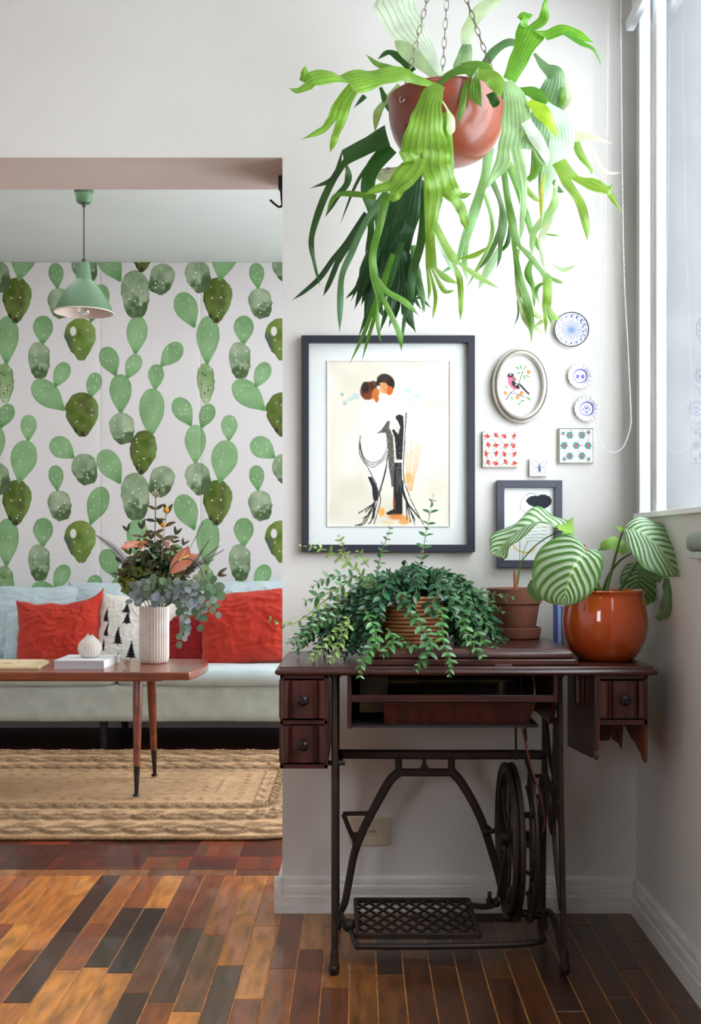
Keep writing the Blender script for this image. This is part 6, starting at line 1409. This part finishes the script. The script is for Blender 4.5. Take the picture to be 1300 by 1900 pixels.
# ---------------- calatheas
def calmat(name, dark, light, under):
    m = bpy.data.materials.new(name); m.use_nodes = True; nt = m.node_tree; N = nt.nodes; L = nt.links; b = N['Principled BSDF']; b.inputs['Roughness'].default_value = .36; b.inputs['Coat Weight'].default_value = .15
    a = N.new('ShaderNodeAttribute'); a.attribute_name = 'lp'; s_ = N.new('ShaderNodeSeparateXYZ'); L.new(a.outputs['Vector'], s_.inputs[0])
    def mth(op, i0, i1=None, v1=None, v2=None):
        q = N.new('ShaderNodeMath'); q.operation = op; L.new(i0, q.inputs[0])
        if i1 is not None: L.new(i1, q.inputs[1])
        elif v1 is not None: q.inputs[1].default_value = v1
        if v2 is not None: q.inputs[2].default_value = v2
        return q.outputs[0]
    au = mth('ABSOLUTE', s_.outputs[0]); a2 = mth('MULTIPLY', au, None, .42); ph = mth('SUBTRACT', s_.outputs[1], a2)
    nz = N.new('ShaderNodeTexNoise'); nz.inputs['Scale'].default_value = 3; L.new(a.outputs['Vector'], nz.inputs[0]); ph = mth('ADD', ph, mth('MULTIPLY', nz.outputs['Fac'], None, .04))
    sn = mth('SINE', mth('MULTIPLY', ph, None, 62)); r = N.new('ShaderNodeValToRGB'); r.color_ramp.elements[0].position = .15; r.color_ramp.elements[1].position = .72
    r.color_ramp.elements[0].color = (*lin(dark), 1); r.color_ramp.elements[1].color = (*lin(light), 1); L.new(mth('MULTIPLY_ADD', sn, None, .5, .5), r.inputs[0])
    mid = N.new('ShaderNodeMapRange'); mid.inputs[1].default_value = .02; mid.inputs[2].default_value = .045; L.new(au, mid.inputs[0])
    edge = N.new('ShaderNodeMapRange'); edge.inputs[1].default_value = .84; edge.inputs[2].default_value = .98; L.new(au, edge.inputs[0])
    m1 = N.new('ShaderNodeMix'); m1.data_type = 'RGBA'; L.new(mid.outputs[0], m1.inputs[0]); m1.inputs[6].default_value = (*lin((168, 204, 130)), 1); L.new(r.outputs[0], m1.inputs[7])
    m2 = N.new('ShaderNodeMix'); m2.data_type = 'RGBA'; L.new(edge.outputs[0], m2.inputs[0]); L.new(m1.outputs[2], m2.inputs[6]); m2.inputs[7].default_value = (*lin(tuple(v*1.1 for v in dark)), 1)
    L.new(m2.outputs[2], b.inputs['Base Color'])
    t = N.new('ShaderNodeBsdfTranslucent'); t.inputs[0].default_value = (*lin(under), 1); ms = N.new('ShaderNodeMixShader'); ms.inputs[0].default_value = .25
    L.new(b.outputs[0], ms.inputs[1]); L.new(t.outputs[0], ms.inputs[2]); L.new(ms.outputs[0], N['Material Output'].inputs[0])
    bp = N.new('ShaderNodeBump'); bp.inputs['Strength'].default_value = .5; bp.inputs['Distance'].default_value = .003; L.new(sn, bp.inputs['Height']); L.new(bp.outputs[0], b.inputs['Normal'])
    return m
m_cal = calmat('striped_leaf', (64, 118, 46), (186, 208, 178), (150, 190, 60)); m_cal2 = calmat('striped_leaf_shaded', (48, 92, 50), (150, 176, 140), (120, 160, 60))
m_lime = calmat('leaf_underside', (128, 178, 60), (150, 196, 76), (150, 200, 50))
def bigleaf(name, mat, rib, edgeL, edgeR, parent, camb=.004, nu=17, nv=30, rip=.003, thick=True):
    """leaf between a midrib and two rims, all 3D point lists"""
    rb_, el, er = catmull(rib, 10), catmull(edgeL, 10), catmull(edgeR, 10)
    def samp(P, t): f = t*(len(P)-1); i = min(int(f), len(P)-2); return P[i].lerp(P[i+1], f-i)
    mb = MB(); V, A = [], []
    for j in range(nv+1):
        t = j/nv; c, l, r = samp(rb_, t), samp(el, t), samp(er, t)
        for i in range(nu):
            u = i/(nu-1)*2-1; e = l if u < 0 else r; a = abs(u); p = c.lerp(e, a)
            nrm = (r-l).cross(samp(rb_, min(1, t+.02))-samp(rb_, max(0, t-.02)))
            nrm = nrm.normalized() if nrm.length > 1e-9 else Vector((0, -1, 0))
            if nrm.y > 0: nrm = -nrm
            w_ = (e-c).length
            p = p+nrm*(camb*math.sin(a*math.pi)*min(1, w_/.02)+rip*math.sin(t*19+u*2)*a*a); V.append(p); A.append((u, t, 0))
    mb.add(V, [(j*nu+i, j*nu+i+1, (j+1)*nu+i+1, (j+1)*nu+i) for j in range(nv) for i in range(nu-1)], A)
    return mb.build(name, mat, parent, sharp=180)
m_pet = M('petiole', (92, 128, 52), .5, col2=(70, 84, 44), nscale=12)
# clay pot
CX, CY = .4224, 3.10; sp_ = thing('saucer', 'unglazed terracotta saucer under the smaller clay pot', 'saucer', (CX, CY, LID))
m_clay = M('old_terracotta', (150, 92, 66), .8, col2=(98, 62, 48), nscale=9, bump=.2, bscale=60, lo=.3, hi=.7)
MB().lathe([(0, 0), (.062, 0), (.067, .004), (.0705, .022), (.0705, .030), (.066, .031), (.063, .012), (0, .008)], (CX, CY, LID), 56).build('dish', m_clay, sp_)
PZ = LID+.0085; cp = thing('potted_calathea', 'striped calathea with one arching leaf in a weathered clay pot on a saucer', 'plant', (CX, CY, PZ))
MB().lathe([(0, 0), (.050, 0), (.053, .004), (.066, .082), (.0665, .086), (.071, .087), (.0755, .118), (.0765, .126), (.074, .127), (.070, .118), (.066, .09), (0, .088)], (CX, CY, PZ), 64).build('pot', m_clay, cp, sharp=50)
MB().sheet(lambda u, v: Vector((CX+.068*v*math.cos(u*6.2832), CY+.068*v*math.sin(u*6.2832), PZ+.112+.004*noise.noise(Vector((u*20, v*5, 0))))), 30, 6).build('soil', M('soil', (70, 50, 38), .95, col2=(40, 28, 22), nscale=80, bump=1), cp)
q = lambda x, y, D: at(x, y, D)
bigleaf('leaf', m_cal, [q(1052, 994, 3.08), q(1020, 974, 3.05), q(985, 972, 3.0), q(955, 990, 2.98), q(930, 1014, 2.97), q(915, 1030, 2.97)],
        [q(1058, 990, 3.1), q(1060, 972, 3.12), q(1030, 958, 3.1), q(1004, 940, 3.08), q(980, 948, 3.06), q(952, 972, 3.04), q(912, 994, 3.02), q(908, 1022, 2.98)],
        [q(1050, 992, 3.06), q(1030, 978, 3.0), q(1006, 970, 2.95), q(985, 982, 2.93), q(960, 1006, 2.93), q(944, 1018, 2.94), q(938, 1036, 2.95), q(922, 1034, 2.96)], cp, camb=.006)
bigleaf('leaf', m_lime, [q(1032, 974, 3.04), q(1048, 978, 3.05), q(1063, 968, 3.08)], [q(1030, 975, 3.03), q(1046, 972, 3.08), q(1064, 958, 3.12)], [q(1032, 978, 3.0), q(1050, 991, 3.0), q(1064, 992, 3.02)], cp, nu=9, nv=10, camb=.002)
MB().tube(catmull([q(956, 1103, 3.10), q(961, 1074, 3.10), q(966, 1046, 3.09), q(985, 1020, 3.08), q(1010, 1000, 3.08), q(1040, 984, 3.07)], 6), [.0026]*12+[.0018]*19, 7).build('petiole', m_pet, cp)
MB().tube(catmull([q(966, 1046, 3.09), q(972, 1020, 3.09), q(980, 1004, 3.09)], 5), .0009, 5).tube(catmull([q(964, 1046, 3.09), q(964, 1020, 3.09), q(964, 1004, 3.09)], 5), .0009, 5).build('thin_stem', m_pet, cp)
MB().tube([q(956, 1103, 3.08), q(955, 1068, 3.08), q(954, 1057, 3.08)], [.004, .0045, .0015], 8).build('dry_sheath', M('dry_sheath', (176, 98, 60), .8, col2=(140, 76, 46), nscale=30), cp)
# orange pot
OXc, OYc = at(1122, 0, 2.93).x, 2.93
op = thing('potted_calathea', 'broad-leaved striped calathea in a glossy round orange pot on the sewing table', 'plant', (OXc, OYc, TT))
m_or = M('orange_enamel', (188, 76, 24), .09, col2=(180, 70, 22), nscale=2, coat=.8, spec=.6)
MB().lathe([(0, 0), (.066, 0), (.073, .003), (.089, .024), (.102, .055), (.1075, .085), (.1075, .105), (.104, .135), (.098, .160), (.097, .169), (.101, .1725), (.102, .176), (.099, .178), (.096, .174), (.094, .160), (.1, .11), (0, .1)], (OXc, OYc, TT), 88).build('pot', m_or, op, sharp=60)
MB().sheet(lambda u, v: Vector((OXc+.096*v*math.cos(u*6.2832), OYc+.096*v*math.sin(u*6.2832), TT+.160+.006*noise.noise(Vector((u*20, v*5, 0))))), 30, 6).build('soil', bpy.data.materials['soil'], op)
bigleaf('leaf', m_cal, [q(1087, 1022, 2.74), q(1076, 1034, 2.725), q(1062, 1056, 2.715), q(1053, 1084, 2.715), q(1048, 1104, 2.72), q(1046, 1123, 2.73)],
        [q(1086, 1020, 2.74), q(1068, 997, 2.76), q(1046, 990, 2.77), q(1012, 1008, 2.78), q(992, 1034, 2.785), q(987, 1072, 2.78), q(996, 1102, 2.765), q(1018, 1118, 2.75), q(1044, 1123, 2.735)],
        [q(1088, 1021, 2.74), q(1106, 1019, 2.76), q(1117, 1032, 2.77), q(1117, 1060, 2.77), q(1107, 1086, 2.765), q(1090, 1108, 2.755), q(1070, 1120, 2.745), q(1048, 1124, 2.735)], op, camb=.008)
bigleaf('leaf', m_cal, [q(1158, 983, 2.92), q(1180, 984, 2.88), q(1200, 996, 2.85), q(1222, 1016, 2.83), q(1240, 1042, 2.82), q(1256, 1070, 2.82)],
        [q(1158, 982, 2.93), q(1176, 963, 2.96), q(1196, 960, 2.98), q(1216, 966, 2.99), q(1236, 976, 2.98), q(1246, 992, 2.96), q(1266, 1012, 2.93), q(1266, 1040, 2.89), q(1257, 1070, 2.83)],
        [q(1156, 984, 2.92), q(1158, 1000, 2.86), q(1168, 1022, 2.82), q(1186, 1044, 2.79), q(1204, 1060, 2.78), q(1228, 1071, 2.78), q(1244, 1070, 2.79), q(1256, 1072, 2.81)], op, camb=.008)
bigleaf('leaf', m_lime, [q(1110, 1020, 3.0), q(1130, 1006, 2.98), q(1150, 1012, 2.97), q(1163, 1024, 2.96)], [q(1110, 1019, 3.0), q(1122, 1000, 3.0), q(1148, 998, 3.0), q(1164, 1018, 2.98)], [q(1110, 1021, 3.0), q(1134, 1020, 2.95), q(1150, 1028, 2.94), q(1162, 1027, 2.95)], op, nu=9, nv=12, camb=.002)
bigleaf('leaf', m_lime, [q(1160, 984, 2.92), q(1150, 982, 2.91), q(1142, 975, 2.90)], [q(1162, 990, 2.92), q(1150, 986, 2.91), q(1142, 977, 2.90)], [q(1162, 983, 2.92), q(1152, 978, 2.91), q(1142, 974, 2.90)], op, nu=7, nv=8, camb=.001)
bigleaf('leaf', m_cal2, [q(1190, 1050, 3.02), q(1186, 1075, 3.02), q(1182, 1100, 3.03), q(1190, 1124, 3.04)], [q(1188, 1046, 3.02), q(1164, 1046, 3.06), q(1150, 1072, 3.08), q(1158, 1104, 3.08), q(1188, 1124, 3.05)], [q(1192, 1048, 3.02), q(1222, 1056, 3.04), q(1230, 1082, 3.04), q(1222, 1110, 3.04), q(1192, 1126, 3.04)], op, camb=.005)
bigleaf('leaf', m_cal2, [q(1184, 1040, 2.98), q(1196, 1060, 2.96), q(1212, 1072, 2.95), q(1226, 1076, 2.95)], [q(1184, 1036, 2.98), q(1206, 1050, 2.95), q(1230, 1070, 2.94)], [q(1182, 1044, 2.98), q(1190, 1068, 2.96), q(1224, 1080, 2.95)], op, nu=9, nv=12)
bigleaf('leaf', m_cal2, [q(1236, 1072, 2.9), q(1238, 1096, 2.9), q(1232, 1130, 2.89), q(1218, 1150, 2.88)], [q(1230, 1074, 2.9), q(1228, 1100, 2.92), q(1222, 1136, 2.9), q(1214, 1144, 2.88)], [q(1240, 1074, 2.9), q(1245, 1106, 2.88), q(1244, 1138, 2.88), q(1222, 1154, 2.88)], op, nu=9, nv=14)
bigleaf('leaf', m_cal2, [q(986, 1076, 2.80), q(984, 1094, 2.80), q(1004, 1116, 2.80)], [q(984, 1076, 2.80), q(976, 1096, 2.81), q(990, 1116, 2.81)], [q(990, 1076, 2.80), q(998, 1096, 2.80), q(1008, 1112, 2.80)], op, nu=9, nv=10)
for P in ([q(1122, 1106, 2.92), q(1134, 1060, 2.93), q(1150, 1000, 2.93), q(1156, 986, 2.925)], [q(1114, 1106, 2.95), q(1130, 1066, 2.95), q(1150, 1040, 2.95), q(1172, 1026, 2.94)], [q(1142, 1108, 2.90), q(1160, 1076, 2.90), q(1184, 1040, 2.90), q(1204, 1000, 2.87)],
          [q(1108, 1104, 2.88), q(1100, 1080, 2.84), q(1092, 1050, 2.79), q(1086, 1024, 2.745)], [q(1116, 1106, 2.92), q(1108, 1080, 2.93), q(1098, 1050, 2.96), q(1110, 1022, 3.0)], [q(1146, 1106, 2.96), q(1160, 1110, 2.99), q(1180, 1090, 3.02), q(1188, 1052, 3.02)]):
    MB().tube(catmull(P, 6), [.0042-.0022*i/18 for i in range(19)], 8).build('petiole', m_pet, op)
MB().tube([q(1085, 1024, 2.75), q(1084, 1010, 2.75)], [.004, .003], 8).build('dry_sheath', bpy.data.materials['dry_sheath'], op)

# ---------------- bouquet in the fluted vase
bq = thing('bouquet', 'mixed bouquet of eucalyptus, dark foliage, peach anthuriums and yellow balls in the white vase', 'flowers', (VX, VY, zt+.23))
BQ = lambda x, y, D: at(160+x/4.643, 900+y/4.643, D)
root_ = Vector((VX, VY, zt+.20))
def bstem(tip, r=.0016, mid=None, col=(84, 92, 50)):
    P = [root_+Vector((R.uniform(-.02, .02), R.uniform(-.02, .02), 0)), mid or (root_.lerp(tip, .5)+Vector((0, 0, .02))), tip]
    return catmull(P, 8)
m_bst = M('bouquet_stem', (92, 96, 58), .6, col2=(70, 60, 40), nscale=30)
m_bleaf = leafmat('bouquet_leaf', rough=.4, veins=3, vamt=0, trans=.2, warm=(1.2, 1.1, .6)); m_euc = leafmat('eucalyptus_leaf', rough=.7, veins=3, vamt=0, trans=.1, spec=.25, coat=0, warm=(1, 1, 1))
def sprig(path, n, L_, W_, mat, cols, name='leafy_stem', curl=.25, start=.35, round_=False, face=None, out=.9):
    mb = MB().tube(path, [.0019-.0010*i/len(path) for i in range(len(path))], 5); st_ = mb.build(name, m_bst, bq)
    k = 0; m_ = len(path)-1
    for i in range(n):
        t = start+(1-start)*i/max(1, n-1); f = t*m_; j = min(int(f), m_-1); p = path[j].lerp(path[j+1], f-j); tg = (path[j+1]-path[j]).normalized()
        sd = tg.cross(Vector((0, 1, 0))).normalized()
        for s_ in (-1, 1):
            if round_ and i == n-1 and s_ == 1: continue
            dr = sd*s_*out+tg*R.uniform(.3, .8)+Vector((0, R.uniform(-.6, .4), R.uniform(-.2, .2)))
            if i == n-1: dr = tg+sd*s_*.4
            nm = Vector((R.uniform(-.5, .5), -1, R.uniform(.0, .9))); sz = L_*R.uniform(.8, 1.15)*(1-.3*t)
            sz *= 1.22 if round_ else 1.35; v, f_, a_ = leafmesh(sz, sz*W_, .15, curl, 8 if round_ else 6, .8, round_)
            lm = MB().add([basis(p, dr, nm)@q_ for q_ in v], f_, a_)
            lm.build('leaf', mat, st_, sharp=180, color=R.choice(cols))
    return st_
DK = [(66, 70, 38), (84, 80, 44), (56, 66, 40), (98, 88, 50)]; OL = [(112, 122, 50), (90, 104, 44)]; EU = [(158, 174, 172), (134, 150, 148), (182, 194, 198), (120, 138, 132), (152, 162, 176)]; EG = [(96, 126, 98), (118, 146, 112), (132, 154, 128)]
for (tx, ty, D_, n_, L_) in ((600, 110, 4.93, 6, .05), (690, 250, 4.90, 5, .06), (480, 380, 4.92, 6, .05), (360, 400, 4.95, 4, .05), (770, 430, 4.93, 6, .04), (830, 520, 4.90, 5, .04), (380, 600, 4.88, 6, .045), (560, 470, 4.97, 6, .045),
                             (300, 780, 4.86, 5, .045), (1130, 780, 4.92, 4, .05), (640, 560, 4.90, 6, .045), (860, 760, 4.86, 5, .04), (500, 640, 4.86, 6, .045), (440, 560, 4.98, 5, .04), (720, 640, 4.95, 6, .04), (900, 700, 4.96, 4, .045), (570, 720, 4.82, 5, .04), (420, 700, 4.86, 5, .045), (760, 800, 4.84, 5, .04), (640, 800, 4.82, 5, .04)):
    sprig(bstem(BQ(tx, ty, D_)), n_, L_, .36, m_bleaf, DK if ty < 500 or R.random() < .5 else OL+DK, start=.45 if ty < 450 else .35)
# green mass filling the heart
for k in range(46):
    a = R.uniform(0, 6.28); x, y = 560+190*math.cos(a)*R.random()**.5, 720+140*math.sin(a)*R.random()**.5; p = BQ(x, y, R.uniform(4.84, 5.0))
    v, f_, a_ = leafmesh(R.uniform(.03, .05), .018, .2, .3, 5, .8); MB().add([basis(p, Vector((R.uniform(-1, 1), R.uniform(-.8, .3), R.uniform(-.3, 1))), Vector((0, -1, .4)))@q_ for q_ in v], f_, a_).build('leaf', m_bleaf, bq, sharp=180, color=R.choice([(40, 70, 30), (60, 92, 36), (34, 52, 30), (78, 104, 40)]))
# chartreuse hydrangea-like bracts, left
for k in range(16):
    p = BQ(R.uniform(330, 450), R.uniform(730, 880), R.uniform(4.84, 4.9)); v, f_, a_ = leafmesh(.036, .034, .2, .4, 5, .6); MB().add([basis(p, Vector((R.uniform(-1, 1), -.3, R.uniform(-1, 1))), Vector((R.uniform(-.5, .5), -1, .3)))@q_ for q_ in v], f_, a_).build('bract', m_bleaf, bq, sharp=180, color=R.choice([(124, 134, 46), (104, 116, 40), (140, 148, 60)]))
# eucalyptus: round leaves on drooping stems
for P, n_, cl, L_ in (([BQ(560, 1050, 4.86), BQ(480, 960, 4.82), BQ(400, 1000, 4.80)], 4, EU, .042), ([BQ(600, 1050, 4.84), BQ(560, 900, 4.80), BQ(560, 830, 4.79)], 4, EG, .040), ([BQ(620, 1050, 4.84), BQ(660, 900, 4.79), BQ(690, 840, 4.78)], 4, EG, .040),
                      ([BQ(600, 1050, 4.82), BQ(640, 960, 4.78), BQ(620, 1000, 4.77)], 3, EU, .042), ([BQ(640, 1050, 4.84), BQ(760, 900, 4.80), BQ(900, 860, 4.79)], 6, EU, .040), ([BQ(660, 1050, 4.84), BQ(820, 930, 4.80), BQ(960, 1000, 4.79), BQ(990, 1100, 4.79)], 6, EU, .042),
                      ([BQ(660, 1050, 4.84), BQ(900, 900, 4.80), BQ(1040, 980, 4.78), BQ(1130, 1090, 4.78)], 6, EU+EG, .038), ([BQ(680, 1050, 4.84), BQ(790, 980, 4.80), BQ(840, 1120, 4.78), BQ(850, 1220, 4.78), BQ(820, 1350, 4.78)], 8, EG+EU, .034),
                      ([BQ(700, 1040, 4.84), BQ(880, 930, 4.80), BQ(970, 1060, 4.79), BQ(990, 1200, 4.79)], 5, EG, .040), ([BQ(640, 1040, 4.84), BQ(1000, 830, 4.84), BQ(1100, 880, 4.82), BQ(1110, 960, 4.82)], 5, EG, .052), ([BQ(600, 1050, 4.86), BQ(500, 900, 4.82), BQ(430, 880, 4.80)], 4, EU, .046), ([BQ(700, 1040, 4.82), BQ(740, 960, 4.78), BQ(760, 860, 4.78)], 5, EU, .036)):
    sprig(catmull(P, 8), n_, L_, .85, m_euc, cl, 'eucalyptus_stem', .1, .3, True, out=.7)
# fern plume, feathery sprigs
def plume(P, n, L_, col, name='feather_frond'):
    path = catmull(P, 10); mb = MB().tube(path, .0012, 5); m_ = len(path)-1
    for i in range(n):
        t = .15+.85*i/n; f = t*m_; j = min(int(f), m_-1); p = path[j].lerp(path[j+1], f-j); tg = (path[j+1]-path[j]).normalized(); sd = tg.cross(Vector((0, 1, 0))).normalized(); l = L_*(math.sin(math.pi*min(1, t*.75+.25))**.6)
        for s_ in (-1, 1): mb.tube([p, p+(sd*s_*.8+tg*.6+Vector((0, R.uniform(-.2, .2), 0)))*l], [.0012, .0005], 3, cap=False)
    mb.build(name, M('feather_'+name+str(col[0]), col, .7, col2=tuple(v*.7 for v in col), nscale=20), bq)
plume([BQ(560, 900, 4.92), BQ(360, 680, 4.90), BQ(230, 540, 4.88), BQ(80, 430, 4.86)], 60, .022, (72, 66, 60)); plume([BQ(560, 950, 4.9), BQ(340, 700, 4.86), BQ(250, 620, 4.85)], 40, .018, (60, 54, 46))
for e in ((1060, 470), (1190, 555), (1150, 520), (1100, 640), (1000, 560)): plume([BQ(700, 900, 4.96), BQ(880, 740, 4.97), BQ(*e, 4.97)], 46, .020, (86, 86, 56) if e[0] < 1100 else (96, 78, 60))
MB().tube(catmull([BQ(660, 900, 4.9), BQ(860, 600, 4.95), BQ(1010, 315, 4.98)], 8), [.0012]*12+[.0018]*5, 5).build('grass_stem', m_bst, bq)
# billy buttons
m_yel = M('yellow_ball', (228, 160, 40), .8, col2=(200, 120, 30), nscale=200, bump=1, bscale=400)
for (x, y, r) in ((686, 217, .0125), (660, 345, .0105)):
    c = BQ(x, y, 4.88); MB().ball(c, r, 18, 12).build('flower_ball', m_yel, bq)
    MB().tube(catmull([root_, BQ(645, 700, 4.88), c], 8), .0012, 5).build('stem', M('grey_stem'+str(x), (160, 150, 130), .7, col2=(120, 112, 96), nscale=20), bq)
# pale queen-anne tufts
for (x, y, D_) in ((595, 85, 4.93), (950, 800, 4.84)):
    mb = MB(); c = BQ(x, y, D_)
    for k in range(60):
        d = Vector((R.gauss(0, 1), R.gauss(0, .6), R.gauss(.3, 1))).normalized(); mb.tube([c, c+d*.016], .0006, 3, cap=False).ball(c+d*.017, .0014, 4, 3)
    mb.build('flower_tuft', M('tuft'+str(x), (206, 208, 170), .8, col2=(150, 160, 110), nscale=40), bq); MB().tube(bstem(c), .0012, 5).build('stem', m_bst, bq)
# anthuriums
m_ant = M('anthurium', (222, 140, 116), .3, col2=(206, 118, 98), nscale=20, bump=.6, bscale=70, coat=.4, trans=.15)
def anth(P, tipP, w_, nrm, spad):
    base = P; d = tipP-base; L_ = d.length; Mx = basis(base, d, nrm); V, A = [], []; nu, nv = 13, 18
    for j in range(nv+1):
        v = j/nv; hw = w_/2*(math.sin(math.pi*min(1, v*.8+.2))**.7 if v < .999 else 0.03)
        for i in range(nu):
            u = i/(nu-1)*2-1; V.append(Mx@Vector((hw*u, v*L_-.016*abs(u)*(1-v), -.012*v*v+.010*u*u))); A.append((u, v, 0))
    o = MB().add(V, [(j*nu+i, j*nu+i+1, (j+1)*nu+i+1, (j+1)*nu+i) for j in range(nv) for i in range(nu-1)], A).build('anthurium_flower', m_ant, bq, sharp=180)
    if spad: MB().tube([base.lerp(tipP, .1)+nrm*.004, spad[0], spad[1]], [.0032, .003, .0018], 8).build('spadix', M('spadix', (214, 190, 70), .6, col2=(200, 160, 60), nscale=60), o)
anth(BQ(900, 590, 4.82), BQ(715, 760, 4.79), .080, Vector((-.25, -1, .25)), (BQ(800, 650, 4.76), BQ(860, 555, 4.77)))
MB().tube(catmull([BQ(700, 1000, 4.83), BQ(700, 800, 4.80), BQ(760, 680, 4.78), BQ(860, 635, 4.77), BQ(960, 680, 4.78), BQ(1015, 800, 4.80)], 8), .0028, 8).build('arched_stem', M('arched_stem', (70, 92, 70), .4, col2=(54, 72, 56), nscale=20), bq)
anth(BQ(440, 520, 4.88), BQ(300, 535, 4.84), .055, Vector((.0, -.7, 1)), (BQ(440, 500, 4.86), BQ(425, 475, 4.86)))
# pink rose, berries
m_rose = M('pink_rose', (218, 172, 168), .6, col2=(200, 148, 148), nscale=12, trans=.2)
rc = BQ(700, 515, 4.87); mb = MB()
for k in range(9):
    a = k*2.4; r = .004+.0014*k; v = []
    mb.sheet(lambda u, v_: Vector((rc.x+(r*(.5+.6*v_)+.002*v_*v_)*math.cos(a+(u-.5)*2.2), rc.y+(r*(.5+.6*v_))*math.sin(a+(u-.5)*2.2), rc.z-.014+.030*v_*(1-.12*(u-.5)**2*4))), 7, 6)
mb.build('rose_flower', m_rose, bq, sharp=180)
m_berry = M('orange_berry', (214, 110, 56), .35, col2=(190, 80, 40), nscale=20)
for k in range(26):
    c = BQ(R.uniform(450, 530), R.uniform(485, 550), R.uniform(4.84, 4.88)); MB().ball(c, .0036, 8, 6).build('berry', m_berry, bq)
